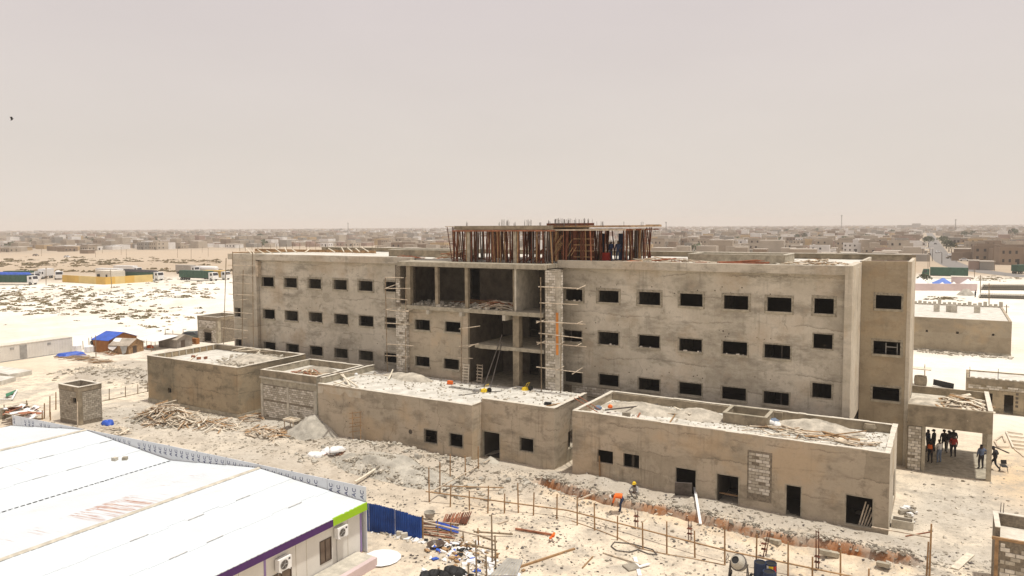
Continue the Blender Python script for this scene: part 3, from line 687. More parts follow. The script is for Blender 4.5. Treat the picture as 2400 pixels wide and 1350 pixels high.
for k in range(30): hole(random.uniform(XC0+.5, xk-.5), random.uniform(1.2, 3.3), YL_, random.uniform(.02, .055))
b.build('putlog_holes', M['hole'], cb, kind='stuff')
q0 = FY(962, 1012, YL_); b = MB(); b.tube((q0.x, YL_-.008, q0.z), (q0.x, YL_+.1, q0.z), .2, .15, 7); b.build('knocked_hole', M['hole'], cb)  # dark plug; the shade of the hole is only colour
# ragged upper lift of render on the centre block
b = MB()
pts = [(745, 902), (845, 916), (845, 932), (818, 928), (808, 916), (797, 925), (772, 920), (757, 908), (757, 918), (745, 920)]
P3 = [FY(x, y+1.5, YL_-.014) for x, y in pts]; n0 = len(P3)
b.add(P3 + [v + Vector((0, .013, 0)) for v in P3], [tuple(range(n0))[::-1]] + [(i, (i+1) % n0, n0+(i+1) % n0, n0+i) for i in range(n0)]); b.build('render_patch', M['pale'], cb)
# left block
A0, A1, YA = -70.85, -56.9, 45.3
vh = [(FY(393, 907, YA).x, FY(401, 907, YA).x, FY(393, 920, YA).z, FY(393, 909, YA).z)]
lb = block('single_storey_block', 'olive brown windowless one-storey block beside the big timber heap', A0, A1, YA, 53.8, 4.86, 4.3, 'olive', vh)
b = MB(); b.box(A0-.04, A1+.04, YA-.05, YA, -.3, .42); b.box(A1, A1+.05, YA, 53, -.3, .42); b.build('plinth', M['concrete'], lb)
for k in range(9):
    y = YA+.9+k*.85; b = MB(); b.box(A0+.26, A0+.4, y-.04, y+.04, 4.3, 4.84); b.build('parapet_stud', M['conc_pale'], lb)
# brick-front block
B0, B1, YBk = FY(611, 868, 46.4).x, FY(741, 879, 46.4).x, 46.4
bk = block('single_storey_block', 'block-walled one-storey annex of white bricks between concrete posts', B0, B1, YBk, 52.6, 4.72, 4.15, 'concrete', cop='coping')
b = MB(); b.box(B0-.12, B1+.02, YBk-.09, YBk-.002, 3.95, 4.1); b.build('ledge', M['conc_pale'], bk)
b = MB(); b.box(B0-.02, B1+.02, YBk-.05, YBk-.002, 4.12, 4.74); b.build('form_board_band', M['conc_dark'], bk)
mid = FY(676, 950, YBk).x
for nm, xx, w in (('post', B0+.15, .3), ('post', mid, .26), ('post', B1-.16, .34)):
    c = MB(); c.box(xx-w/2, xx+w/2, YBk-.07, YBk-.002, -.4, 3.4); c.build(nm, M['conc_pale'], bk)
for (x0, x1) in ((B0+.3, mid-.13), (mid+.13, B1-.33)):
    pn = MB(); pn.box(x0, x1, YBk-.03, YBk-.003, .3, 3.4); pz = pn.build('block_panel', M['mortar'], bk)
    bricks(pz, 'x', x0+.02, x1-.02, .35, 1.85, YBk-.03, .33, .19, depth=.025, gap=.03, smear=.01); bricks(pz, 'x', x0+.02, x1-.02, 2.0, 3.35, YBk-.03, .33, .19, depth=.025, gap=.03, smear=.01)
b = MB(); b.box(B0, B1, YBk-.06, YBk-.004, -.4, .3); b.build('plinth', M['concrete'], bk)
# open portal at the right
YP, PX0, PX1, PYB = 60.0, -2.15, 3.05, 67.3
po = thing('open_portal', 'open concrete canopy on posts heaped with broken boards, people standing in its shade', 'shelter', (.4, 63.6, 0))
b = MB(); b.wall('x', PX0, PX1, 3.35, 4.87, YP, .28); b.build('front_beam', M['conc_dark'], po)
b = MB(); b.wall('y', YP+.282, PYB, 3.6, 4.87, PX1, .25); b.build('side_beam', M['conc_dark'], po)
b = MB(); b.wall('x', PX0, PX1-.26, 3.6, 4.87, PYB-.25, .25); b.build('rear_beam', M['conc_dark'], po)
b = MB(); b.box(PX0, PX1-.255, YP+.285, PYB-.255, 4.0, 4.3); b.build('roof_slab', M['conc_pale'], po)
b = MB(); b.box(PX1-.28, PX1+.02, YP+.3, PYB, 4.872, 4.91); b.build('coping', M['coping'], po)
PXM = FY(2160, 1050, YP).x
for xx, yy in ((PX1-.3, YP+.02), (PX1-.3, PYB-.4), (PXM, YP+.02)):
    b = MB(); b.box(xx, xx+(.30 if xx > 1 else .22), yy, yy+.34, -.3, 3.345 if yy < 61 else 3.59); b.build('post', M['concrete'], po)
pn = MB(); pn.box(PX0+.02, PXM-.003, YP+.1, YP+.3, -.2, 3.345); pz = pn.build('block_panel', M['mortar'], po)
bricks(pz, 'x', PX0+.05, PXM-.03, .05, 3.3, YP+.1, .45, .215, depth=.03)
b = MB(); b.box(PX0, PX1, YP+.05, PYB, -.3, .05); b.build('floor_slab', M['concrete'], po)
b = MB(); b.box(PX0-.05, PX0+.005, 60.2, 60.88, 0, 3.4); b.build('pilaster', M['tan'], po)
# small brick tower at the left
T0, T1, TY0, TY1, TZ = -71.0, -67.75, 36.55, 38.65, 3.5
tw = thing('small_block_tower', 'small square roofless tower of grey blocks behind the white hall', 'tower', (-69.4, 37.6, 0))
b = MB(); b.wall('x', T0, T1, -.3, TZ, TY0, .18, [(FY(171, 948, TY0).x, FY(179, 948, TY0).x, 2.05, 2.5)]); b.wall('x', T0, T1, -.3, TZ, TY1-.18, .18)
b.wall('y', TY0+.182, TY1-.182, -.3, TZ, T1, .18); b.wall('y', TY0+.182, TY1-.182, -.3, TZ, T0+.18, .18); b.build('wall', M['mortar'], tw)
b = MB(); b.box(T0+.19, T1-.19, TY0+.19, TY1-.19, 2.6, 2.75); b.build('roof_slab', M['roof'], tw)
curb(T0-.03, T1+.03, TY0-.03, TY1+.03, 3.12, TZ+.03, .2, 'conc_dark', 'ring_beam', 'coping', tw)
b = MB(); b.box(T1-.35, T1+.03, TY0-.03, TY0+.3, -.3, 3.1); b.build('corner_post', M['conc_dark'], tw)
bricks(tw, 'x', T0+.02, T1-.4, .35, 3.05, TY0, .36, .18, depth=.02, mats=('brick3', 'brick2', 'brick3'), skip=lambda u, z: FY(165, 948, TY0).x < u < FY(185, 948, TY0).x and 1.95 < z < 2.6)
bricks(tw, 'y', TY0+.32, TY1-.05, .35, 3.05, T1, .36, .18, depth=.02, mats=('brick3', 'brick2', 'brick3'))
# blockhouse by the plain
K = [FY(463, 743, 74.0), FY(510, 746, 74.0)]
K0, K1, KZ = K[0].x, K[1].x, 4.05
kh = thing('blockhouse', 'small grey block hut with one dark window at the corner of the plain', 'building', ((K0+K1)/2, 76, 0))
kw = (FY(478, 777, 74).x, FY(495, 777, 74).x, FY(478, 799, 74).z, FY(478, 778, 74).z)
b = MB(); b.wall('x', K0, K1, 0, KZ, 74, .2, [kw]); b.wall('x', K0, K1, 0, KZ, 78.6, .2); b.wall('y', 74.21, 78.58, 0, KZ, K1, .2); b.wall('y', 74.21, 78.58, 0, KZ, K0+.2, .2); b.build('wall', M['mortar'], kh)
b = MB(); b.box(K0+.21, K1-.21, 74.21, 78.58, 3.3, 3.5); b.build('roof_slab', M['roof'], kh)
curb(K0-.05, K1+.05, 73.95, 78.65, 3.55, KZ+.02, .22, 'conc_dark', 'ring_beam', 'conc_pale', kh)
b = MB(); b.box(K0-.02, K0+.3, 73.96, 74.0, 0, 3.54); b.box(K1-.4, K1+.03, 73.96, 74.5, 0, 3.54); b.box(K0+.3, K1-.4, 73.97, 74, 2.05, 2.3); b.build('frame', M['concrete'], kh)
bricks(kh, 'x', K0+.3, K1-.4, .1, 2.05, 74, .4, .22, depth=.025, skip=lambda u, z: kw[0]-.15 < u < kw[1]+.15 and kw[2]-.1 < z)
bricks(kh, 'x', K0+.3, K1-.4, 2.32, 3.5, 74, .4, .22, depth=.025)
flush_bricks()
# ------------------------------------------------------------------ loose timber, rubble, poles: shared shapes
def unit_mesh(name, kind, m, n=7):
    b = MB()
    if kind == 'plank': b.box(-.5, .5, -.5, .5, -.5, .5)
    elif kind == 'pole': b.tube((0, 0, 0), (0, 0, 1), 1, .8, n)
    elif kind == 'rod': b.tube((0, 0, 0), (0, 0, 1), 1, 1, 5)
    me = bpy.data.meshes.new(name); me.from_pydata(b.v, [], b.f); me.materials.append(m); return me
PLK = [unit_mesh('plank', 'plank', M[k]) for k in ('wood', 'wood_pale', 'wood_brown', 'wood', 'wood_red')]
ROD = {k: unit_mesh('rod', 'pole', M[k]) for k in ('rust', 'steel', 'pole', 'wood', 'wood_pale', 'wood_brown', 'wood_red')}
def stick(name, parent, p, q, r, mk, off=None):
    """a straight pole between two world points, one object with a shared mesh"""
    p = Vector(p); q = Vector(q); d = q-p
    o = link(name, ROD[mk], parent, p - (WORLD[parent.name] if parent else Vector((0, 0, 0))))
    o.rotation_euler = Vector((0, 0, 1)).rotation_difference(d.normalized()).to_euler(); o.scale = (r, r, d.length)
    return o
def plank(parent, c, l, w, t, yaw, tilt=0.0, roll=0.0, me=None, name='plank'):
    o = link(name, me or random.choice(PLK), parent, Vector(c) - (WORLD[parent.name] if parent else Vector((0, 0, 0))))
    o.rotation_euler = (Matrix.Rotation(yaw, 3, 'Z') @ Matrix.Rotation(tilt, 3, 'Y') @ Matrix.Rotation(roll, 3, 'X')).to_euler(); o.scale = (l, w, t)
    return o
def timber_heap(label, c, rx, ry, h, n, lmin=1.0, lmax=2.8, zf=None, mesh=None, yaw0=None, spread=math.pi, w=(.06, .16), name='timber_heap', cat='timber heap', group=None):
    th = thing(name, label, cat, c, group)
    for k in range(n):
        r = math.sqrt(random.random()); a = random.uniform(0, 2*math.pi)
        x = c[0]+rx*r*math.cos(a); y = c[1]+ry*r*math.sin(a)
        z0 = zf(x, y) if zf else c[2]
        z = z0+.04+h*max(0, 1-r**1.5)*random.uniform(.35, 1)
        yaw = (yaw0 if yaw0 is not None else random.uniform(0, math.pi)) + random.uniform(-spread/2, spread/2)
        out = math.atan2(y-c[1], x-c[0]); slope = h/max(rx, ry)*1.0*r
        plank(th, (x, y, z), random.uniform(lmin, lmax), random.uniform(*w), random.uniform(.025, .05), yaw, slope*math.cos(out-yaw)*.9+random.gauss(0, .07), random.gauss(0, .25), mesh and random.choice(mesh))
    return th
def stones(name, label, pts, smin, smax, m, cat='rubble', parent=None, flat=.6, m2=None):
    """broken lumps scattered on the ground, one stuff object"""
    n = len(pts); base = np.array([(-1, -1, -1), (1, -1, -1), (1, 1, -1), (-1, 1, -1), (-1, -1, 1), (1, -1, 1), (1, 1, 1), (-1, 1, 1)], float)*.5
    F6 = np.array([(0, 3, 2, 1), (4, 5, 6, 7), (0, 1, 5, 4), (1, 2, 6, 5), (2, 3, 7, 6), (3, 0, 4, 7)])
    s = smin + (smax-smin)*rng.random(n)**3.0
    v = base[None] * (1+rng.uniform(-.45, .3, (n, 8, 3))) * (s[:, None, None]*np.stack([rng.uniform(.7, 1.5, n), rng.uniform(.7, 1.2, n), rng.uniform(.4, 1, n)*flat*1.3], -1)[:, None, :])
    a = rng.uniform(0, 6.28, n); t = rng.normal(0, .3, n)
    ca, sa = np.cos(a), np.sin(a); ct, st_ = np.cos(t), np.sin(t)
    x = v[..., 0]*ct[:, None]+v[..., 2]*st_[:, None]; z = -v[..., 0]*st_[:, None]+v[..., 2]*ct[:, None]; y = v[..., 1]
    v = np.stack([x*ca[:, None]-y*sa[:, None], x*sa[:, None]+y*ca[:, None], z], -1) + np.asarray(pts, float)[:, None, :]
    f = (F6[None]+8*np.arange(n)[:, None, None]).reshape(-1, 4)
    off = np.array(WORLD[parent.name]) if parent else 0
    me = bpy.data.meshes.new(name); me.from_pydata((v.reshape(-1, 3)-off).tolist(), [], f.tolist()); me.materials.append(m)
    if m2: me.materials.append(m2); me.polygons.foreach_set('material_index', np.repeat((rng.random(n) < .35).astype(int), 6))
    o = link(name, me, parent, (0, 0, 0), kind='stuff')
    if not parent: tag(o, label, cat)
    return o
def gpts(n, x0, x1, y0, y1, dz=0.01, dens=None):
    x = rng.uniform(x0, x1, n*3); y = rng.uniform(y0, y1, n*3)
    if dens is not None: k = rng.random(n*3) < dens(x, y); x, y = x[k], y[k]
    x, y = x[:n], y[:n]
    return np.stack([x, y, ground_h(x, y)+dz], -1)
def lump(name, label, c, rx, ry, h, m, cat, rz=0.0, group=None, seed=0):
    """a slumped sack or bundle with an uneven skin"""
    r = random.Random(seed+int(abs(c[0])*31)); n_, k_ = 14, 7; vs = []; ca, sa = math.cos(rz), math.sin(rz); ph = [r.uniform(0, 6.28) for _ in range(6)]
    for j in range(k_):
        t = j/(k_-1); e = t*math.pi/2; rr = math.cos(e)**.6 if j < k_-1 else .02
        for i in range(n_):
            a = 2*math.pi*i/n_; f = 1+.16*math.sin(3*a+ph[0])+.10*math.sin(5*a+ph[1]+t*3)+.07*math.sin(8*a+ph[2]-t*4)+r.uniform(-.05, .05)
            x, y = rx*rr*f*math.cos(a), ry*rr*f*math.sin(a); z = h*math.sin(e)*(1+.22*math.sin(2*a+ph[3])+.1*math.sin(6*a+ph[4]))
            vs.append((c[0]+x*ca-y*sa, c[1]+x*sa+y*ca, c[2]-.03+z))
    b = MB(); b.add(vs, [(j*n_+i, j*n_+(i+1) % n_, (j+1)*n_+(i+1) % n_, (j+1)*n_+i) for j in range(k_-1) for i in range(n_)]+[tuple(range((k_-1)*n_, k_*n_))])
    return tag(b.build(name, M[m], smooth=True), label, cat, group)
def mound(name, label, cx, cy, rx, ry, h, z0, m, parent=None, cat='rubble heap', seed=1, n=34, zfun=None, cone=False, rough=.35):
    """a loose heap with an uneven surface"""
    u = np.linspace(-1, 1, n); X, Y = np.meshgrid(u, u); R = np.hypot(X, Y)
    base = np.clip(1-R, 0, 1) if cone else np.clip(1-R**2, 0, 1)**1.3
    Z = h*base*(1-rough/2+rough*fbm(X*3+seed*7, Y*3, seed, 4)) + .10*h*base**.5*(fbm(X*11, Y*11+seed, seed+3, 3)-.5)*2 - .06
    px, py = cx+rx*X, cy+ry*Y
    Zw = (zfun(px, py) if zfun else z0)+Z
    off = np.array(WORLD[parent.name]) if parent else np.zeros(3)
    vs = np.stack([px, py, Zw], -1).reshape(-1, 3)-off
    i = np.arange(n*n).reshape(n, n); q = np.stack([i[:-1, :-1], i[:-1, 1:], i[1:, 1:], i[1:, :-1]], -1).reshape(-1, 4)[:, ::-1]
    keep = (R.ravel()[q] < 1.02).any(1)
    me = bpy.data.meshes.new(name); me.from_pydata(vs.tolist(), [], q[keep].tolist()); me.materials.append(m)
    me.polygons.foreach_set('use_smooth', [True]*len(me.polygons))
    o = link(name, me, parent, (0, 0, 0), kind='stuff')
    if not parent: tag(o, label, cat)
    return o

# ------------------------------------------------------------------ propped top storey
ZT = 14.95
sh = thing('rooftop_formwork', 'rusty forest of props holding up the new top slab of the long building', 'formwork', (-30, 58, ZT))
PY0, PY1 = 54.3, 62.5
x0 = FY(1064, 535, PY0).x; x1 = FY(1285, 535, PY0).x; x2 = FY(1535, 530, 60.5).x
b = MB(); b.box(x0, x1, PY0, PY1, 17.70, 18.02); b.build('top_slab', M['conc_dark'], sh)
b = MB(); b.box(x1+.002, x2-.1, PY0+.9, PY1, 17.86, 17.99); b.build('slab_form', M['wood_brown'], sh)
b = MB(); b.box(x0-.1, x1+.6, PY0-.12, PY0+.06, 17.52, 17.64); b.build('edge_beam', M['wood_red'], sh)
b = MB(); b.box(x0-.95, x0+.1, PY0-.05, PY0+.15, 17.93, 18.0); b.build('plank', M['wood'], sh)
b = MB(); b.box(x2-.8, x2+.5, 60.4, 60.7, 17.99, 18.05); b.build('plank', M['wood'], sh)
for k in range(12):
    y = PY0+.3+k*.7; b = MB(); b.box(x0+.02, x2-.3, y-.05, y+.05, 17.58, 17.69); b.build('joist', M['wood_red' if k % 3 else 'wood'], sh)
for px in (1098, 1207, 1158):
    x = FY(px, 580, PY0+(.15 if px != 1158 else 3)).x; yy = PY0+.12 if px != 1158 else 57
    b = MB(); b.box(x-.16, x+.16, yy, yy+.34, 14.8, 17.515); b.build('column', M['concrete'], sh)
b = MB(); b.box(-34.2, -33.9, 60.8, 61.2, 14.96, 17.56); b.build('column', M['concrete'], sh)
nprop = 0
for k in range(290):
    if k < 125: x = random.uniform(x0-.35, x1+.2); y = PY0 + (random.uniform(.0, .5) if k < 45 else random.uniform(.5, 3.0))
    elif k < 242: x = random.uniform(FY(1280, 560, 55.5).x, FY(1400, 560, 56.0).x); y = random.uniform(55.0, 59.5)
    else: x = random.uniform(FY(1462, 560, 58).x, FY(1520, 560, 60).x); y = random.uniform(57.2, 60.5)
    zb = 14.81 if y < 55.3 else ZT; mk = random.choice(('rust', 'rust', 'rust', 'steel', 'wood_red', 'wood_brown'))
    ft = random.uniform(-.13, .13)*(1 if k % 4 else 2.2)
    stick('prop', sh, (x+ft, y+random.uniform(-.1, .1), zb), (x, y, 17.6), random.uniform(.042, .07), mk)
for px, tx in ((1060, 1048), (1064, 1060), (1073, 1062)):
    p = FY(px, 612, PY0); q = FY(tx, 533, PY0); stick('prop', sh, (p.x, PY0, 14.81), (q.x, PY0, 17.93), .045, 'rust')
for px, tx in ((1520, 1527), (1526, 1516), (1522, 1523)):
    p = FY(px, 600, 60.4); q = FY(tx, 536, 60.4); stick('prop', sh, (p.x, 60.4, ZT), (q.x, 60.4, 17.8), .06, 'rust')
# rust-red form panels round the stair core
for k, (pa, pb_, yy) in enumerate(((1288, 1300, 56.2), (1306, 1322, 56.8), (1326, 1345, 57.4), (1350, 1368, 57.0), (1372, 1392, 57.6), (1240, 1252, 57.5), (1160, 1172, 58), (1342, 1352, 55.8), (1366, 1374, 55.8))):
    a_, c_ = FY(pa, 570, yy).x, FY(pb_, 570, yy).x; b = MB(); b.box(a_, c_, yy, yy+.06, 15.0, 17.55); b.build('form_panel', M['rust' if k % 3 else 'wood_red'], sh)
for zz in (15.35, 15.85, 16.35, 16.85):
    b = MB(); b.box(FY(1345, 570, 55.6).x, FY(1392, 570, 55.6).x, 55.55, 55.62, zz, zz+.06); b.build('waler', M['wood_brown'], sh)
for k in range(14):
    x = random.uniform(FY(1290, 560, 55.2).x, FY(1340, 560, 55.2).x); z = random.uniform(15, 16.6)
    stick('brace', sh, (x, 55.2, z), (x+.5, 55.25, z+.75), .03, random.choice(('rust', 'wood_brown')))
for k in range(9):
    x = FY(random.uniform(1212, 1270), 600, 54.6).x; stick('brace', sh, (x, 54.6, 14.9), (x+random.uniform(.8, 1.6), 54.8, 16.2), .035, 'rust')
b = MB(); x = FY(1303, 560, 55.4).x; b.box(x-.1, x+.1, 55.4, 55.6, 14.96, 17.515); b.build('column', M['wood_brown'], sh)
# starter bars
bars = [(1092, 1096, 4, 12), (1166, 1171, 4, 9), (1175, 1193, 12, 15), (1204, 1210, 5, 9), (1229, 1248, 11, 14), (1262, 1268, 5, 8), (1283, 1290, 6, 12), (1291, 1390, 62, 12), (1392, 1415, 7, 9), (1461, 1463, 2, 7), (1502, 1508, 3, 7)]
for a_, c_, n, hp in bars:
    for k in range(n):
        y = PY0+random.uniform(.2, 2.5); p = FY(random.uniform(a_, c_), 530, y)
        stick('starter_bar', sh, (p.x, y, 17.9), (p.x+random.gauss(0, .03), y, 18.02+hp*.031*random.uniform(.75, 1.25)+(.15 if 1290 < a_ < 1391 else 0)), .013, 'steel')
b = MB(); b.box(FY(1281, 525, PY0+1).x, FY(1392, 525, PY0+1).x, PY0+1, PY0+1.06, 18.0, 18.2); b.build('form_panel', M['rust'], sh)

# timber and rubble on the main roof
timber_heap('red and tan timber stacked along the front of the high roof', (FY(1075, 600, 56.5).x, 56.5, 14.96), 2.6, 1.0, .75, 46, 1.6, 3.4, yaw0=.1, spread=.7, mesh=[PLK[0], PLK[2], PLK[4], PLK[1]])
timber_heap('dark red timber lying where the left roof meets the open centre bay', (FY(955, 606, 55.5).x, 55.8, 14.9), 1.5, .6, .25, 18, 1.0, 2.4, yaw0=0, spread=.5, mesh=[PLK[4]])
timber_heap('long low strew of broken boards on the right half of the high roof', (FY(1560, 598, 57.0).x, 57.2, 14.98), 4.2, 1.3, .35, 70, .6, 2.2, yaw0=.0, spread=2.2)
timber_heap('heap of broken pale boards near the roof end by the tower', (FY(1960, 608, 57).x-1.5, 57.6, 14.98), 2.6, 1.3, .45, 62, .6, 2.0, mesh=[PLK[0], PLK[1], PLK[2]])
rp = thing('red_pipe_bundle', 'bundle of red pipes lying in front of the roof curb', 'pipes', (FY(1740, 610, 56.2).x, 56.3, 14.96))
for k in range(22):
    y = 55.9+random.uniform(0, .9); z = 14.99+.06*(k//8)*1.3; xa = FY(random.uniform(1680, 1712), 610, y).x; xb = FY(random.uniform(1770, 1805), 610, y).x
    stick('pipe', rp, (xa, y+random.uniform(-.15, .15), z), (xb, y, z+random.uniform(0, .22)), .035, 'wood_red')
P_ = np.stack([rng.uniform(-27, -7, 500), rng.uniform(55.7, 60, 500), np.full(500, 14.97)], -1)
stones('roof_rubble', 'crumbs of cement scattered over the high roof', P_, .05, .3, M['conc_pale'])
# slanting pale laths along the left parapet
ll = thing('parapet_bracing', 'row of slanting pale laths propping the left roof edge boards', 'timber bracing', (-60, 56, 14.96))
for (x, y, xe, ye) in ((565, 594, 556, 590), (590, 595, 577, 582), (596, 595, 589, 586), (622, 596, 604, 585), (644, 597, 625, 587), (660, 593, 644, 582), (672, 590, 667, 580), (696, 592, 683, 583), (714, 592, 728, 582), (785, 591, 770, 582), (806, 590, 800, 579), (826, 590, 815, 581), (843, 590, 834, 582), (864, 590, 848, 580)):
    p = FY(x, y, 56.4); q = FY(xe, ye, 57.2); stick('lath', ll, (p.x, 56.4, p.z), q, .06, 'wood_pale')
ld = FY(640, 590, 60); stick('lath', ll, FY(545, 592, 56.0), FY(700, 588, 59.5), .06, 'wood_brown')
rb2 = thing('starter_bars', 'thin upright starter bars standing along the back of the left roof', 'rebar', (-60, 64, 15))
for k in range(24):
    px = 560+k*14+random.uniform(-5, 5); y = 63.5; p = FY(px, 590, y); stick('starter_bar', rb2, (p.x, y, 14.96), (p.x+random.uniform(-.05, .05), y, 15.6+random.uniform(.1, .6)), .028, 'pole')
bdd = thing('form_boards', 'long dark form boards lying along the back edge of the left roof', 'boards', (-58, 63, 15))
for k in range(7):
    a_ = FY(620+k*40, 590, 62.5); plank(bdd, (a_.x, 62.3+random.uniform(-.2, .2), 15.2), 3.0, .2, .3, random.uniform(-.03, .03), 0, 0, PLK[2])

timber_heap('thin strew of scrap timber along the right half of the right front roof', (-7.5, 50.0, 4.3), 3.8, 1.3, .25, 60, .5, 1.9, mesh=[PLK[0], PLK[2], PLK[1]], yaw0=.0, spread=1.6) if True else None
# third-storey rubble in the centre bay
timber_heap('criss-cross heap of reddish planks on the open third floor', (FY(1165, 715, 53.8).x, 54.0, 10.8), 2.0, .75, .8, 56, 1.0, 2.8, mesh=[PLK[0], PLK[1], PLK[2], PLK[0], PLK[4]], yaw0=.15, spread=1.5)
timber_heap('dark timber left at the back of the open third floor', (FY(1110, 690, 56).x, 56.6, 10.8), 2.6, .6, .4, 40, 1.0, 2.2, mesh=[PLK[2], PLK[4]], yaw0=0, spread=1.2)
P_ = np.stack([rng.uniform(-43.0, -32, 170), rng.uniform(52.9, 56, 170), np.full(170, 10.86)], -1)
stones('block_rubble', 'broken cement blocks along the edge of the open third floor', P_, .08, .38, M['conc_pale'], flat=.8)

# ------------------------------------------------------------------ pole scaffolds on the front
def scaffold(label, Y, uprights, ledgers, putlogs=(), r=.045):
    allp = [FY(*u[:2], Y) for u in uprights]
    th = thing('pole_scaffold', label, 'scaffold', (allp[0].x, Y, allp[0].z))
    for (x0, y0, x1, y1) in uprights: stick('upright', th, FY(x0, y0, Y), FY(x1, y1, Y), r, 'pole')
    for (x0, y0, x1, y1) in ledgers: stick('ledger', th, FY(x0, y0, Y+.05), FY(x1, y1, Y-.05), r*.95, 'wood')
    for (x0, y0, x1, y1) in putlogs: stick('putlog', th, FY(x0, y0, Y-.35), FY(x1, y1, Y+.55), r*.9, 'wood')
    return th
scaffold('spindly pole scaffold on the far left stair bay', 53.9,
    [(530, 605, 523, 838), (570, 632, 567, 838), (592, 590, 594, 836), (545, 590, 547, 700)],
    [(535, 621, 597, 623), (532, 641, 600, 646), (538, 662, 592, 666), (536, 689, 596, 692), (524, 730, 592, 735), (520, 768, 580, 775), (517, 813, 592, 815)],
    [(545, 705, 582, 701), (540, 750, 580, 746), (545, 795, 580, 791)])
scaffold('pole scaffold tied to the left brick pier of the open bay', 52.2,
    [(903, 651, 908, 872), (951, 650, 951, 730), (951, 770, 951, 880)],
    [(903, 650, 946, 651), (902, 676, 962, 676), (905, 698, 955, 703), (904, 726, 958, 730), (902, 757, 960, 760), (905, 806, 970, 811), (903, 833, 960, 836)],
    [(903, 676, 928, 667), (905, 726, 928, 720), (945, 731, 968, 724)])
scaffold('pole scaffold beside the right brick pier with the orange board', 52.2,
    [(1267, 650, 1269, 925), (1315, 780, 1314, 920)],
    [(1262, 672, 1360, 676), (1265, 710, 1355, 714), (1257, 753, 1372, 760), (1263, 781, 1366, 793), (1258, 802, 1374, 813), (1257, 860, 1366, 874)],
    [(1259, 807, 1281, 798), (1312, 807, 1322, 801), (1351, 811, 1362, 805), (1352, 759, 1365, 753), (1341, 877, 1365, 862), (1304, 868, 1322, 858), (1352, 678, 1372, 669), (1257, 757, 1276, 750)])
scaffold('short pole stage at the corner of the lower centre opening', 52.3,
    [(1082, 765, 1081, 900)], [(1076, 771, 1125, 764), (1076, 812, 1122, 806), (1073, 838, 1108, 840)], [(1098, 813, 1122, 804)])

# ------------------------------------------------------------------ things on the low roofs
ZC = 4.33
pr_ = thing('slanting_prop', 'two long grey props slanting up under the open bay slab', 'props', FY(1145, 905, 51.8))
stick('prop', pr_, FY(1135, 904, 51.6), FY(1177, 784, 53.2), .05, 'steel'); stick('prop', pr_, FY(1150, 906, 51.6), FY(1178, 798, 53.2), .045, 'steel')
def ladder(label, p0, p1, w, n, m='wood_pale'):
    th = thing('ladder', label, 'ladder', p0); ax = Vector((w/2, 0, 0))
    for s_ in (-1, 1): stick('rail', th, Vector(p0)+ax*s_, Vector(p1)+ax*s_, .045, m)
    for k in range(n):
        t = (k+.7)/n; c = Vector(p0).lerp(Vector(p1), t); b = MB(); b.box(c.x-w/2-.08, c.x+w/2+.08, c.y-.06, c.y-.02, c.z-.05, c.z+.05); b.build('rung', M[m], th)
p = FY(1091, 900, 52.5); ladder('pale home-made wooden ladder against the centre bay corner', (p.x, 52.5, 4.2), (FY(1093, 850, 52.9).x, 52.9, 5.9), .55, 7)
p = FY(1118, 896, 53.0); ladder('brown wooden ladder leaning on the blockwork inside the opening', (p.x, 53.4, 4.2), (p.x-.45, 54.2, 5.7), .5, 6, 'wood')
mound('cement_mound', 'grey heap of dug mortar on the flat centre roof', FY(985, 895, 50.9).x-1.2, 51.3, 2.4, 1.0, .6, ZC, M['rubble'], seed=5)
mound('cement_mound', 'low drift of cement dust at the foot of the left brick pier', FY(925, 885, 51).x, 51.8, 2.2, .9, .4, ZC, M['rubble'], seed=6)
P_ = np.stack([rng.uniform(-46, -25, 700), 46.2+6.6*rng.random(700)**.6, np.full(700, ZC+.02)], -1); P_[:, 2] += (P_[:, 0] > xk)*.18; P_[:, 1] = np.where(P_[:, 0] > xk, np.maximum(P_[:, 1], 47.5), P_[:, 1])
stones('roof_rubble', 'small cement lumps spread over the centre roof', P_, .03, .2, M['rubble'], m2=M['rubble_dark'])
wb = thing('wheelbarrow', 'upturned yellow wheelbarrow lying by tools on the centre roof', 'wheelbarrow', G(1135, 918, ZC))
def barrow(th, c, m):
    b = MB(); b.lathe(c, [(.34, .0), (.27, .2), (.1, .27)], 9); b.build('tray', M[m], th)
    for s_ in (-1, 1): stick('handle', th, Vector(c)+Vector((-.2, .15*s_, .12)), Vector(c)+Vector((-1.1, .28*s_, .05)), .03, 'steel')
    b = MB(); b.tube(Vector(c)+Vector((.5, -.05, .2)), Vector(c)+Vector((.5, .05, .2)), .2, .2, 12); b.build('wheel', M['black'], th)
    b = MB(); b.path([Vector(c)+Vector((.1, -.22, .25)), Vector(c)+Vector((.3, -.22, .62)), Vector(c)+Vector((.3, .22, .62)), Vector(c)+Vector((.1, .22, .25))], .02); b.build('stand', M['yellow'], th)
barrow(wb, G(1135, 918, ZC), 'yellow')
w2 = thing('wheelbarrow', 'yellow wheelbarrow standing by the tall right brick pier', 'wheelbarrow', G(1231, 914, 4.5)); barrow(w2, G(1231, 914, 4.5), 'yellow')
cn = thing('jerrycan', 'orange plastic jerrycan on the centre roof', 'jerrycan', G(1055, 901, ZC)); c = G(1055, 901, ZC)
b = MB(); b.rbox(c+Vector((0, 0, .17)), (.46, .26, .28), .1); b.build('body', M['orange'], cn); b = MB(); b.tube(c+Vector((-.22, 0, .2)), c+Vector((-.30, 0, .2)), .07, .06, 8); b.build('cap', M['yellow'], cn)
rg = thing('rebar_cage', 'black rebar cage lying flat on the centre roof', 'rebar', G(1090, 912, ZC+.03))
for dy in (0, .35):
    a_ = G(1052, 907, ZC+.05); c_ = G(1120, 917, ZC+.05); stick('bar', rg, a_+Vector((0, dy, 0)), c_+Vector((0, dy, 0)), .03, 'steel')
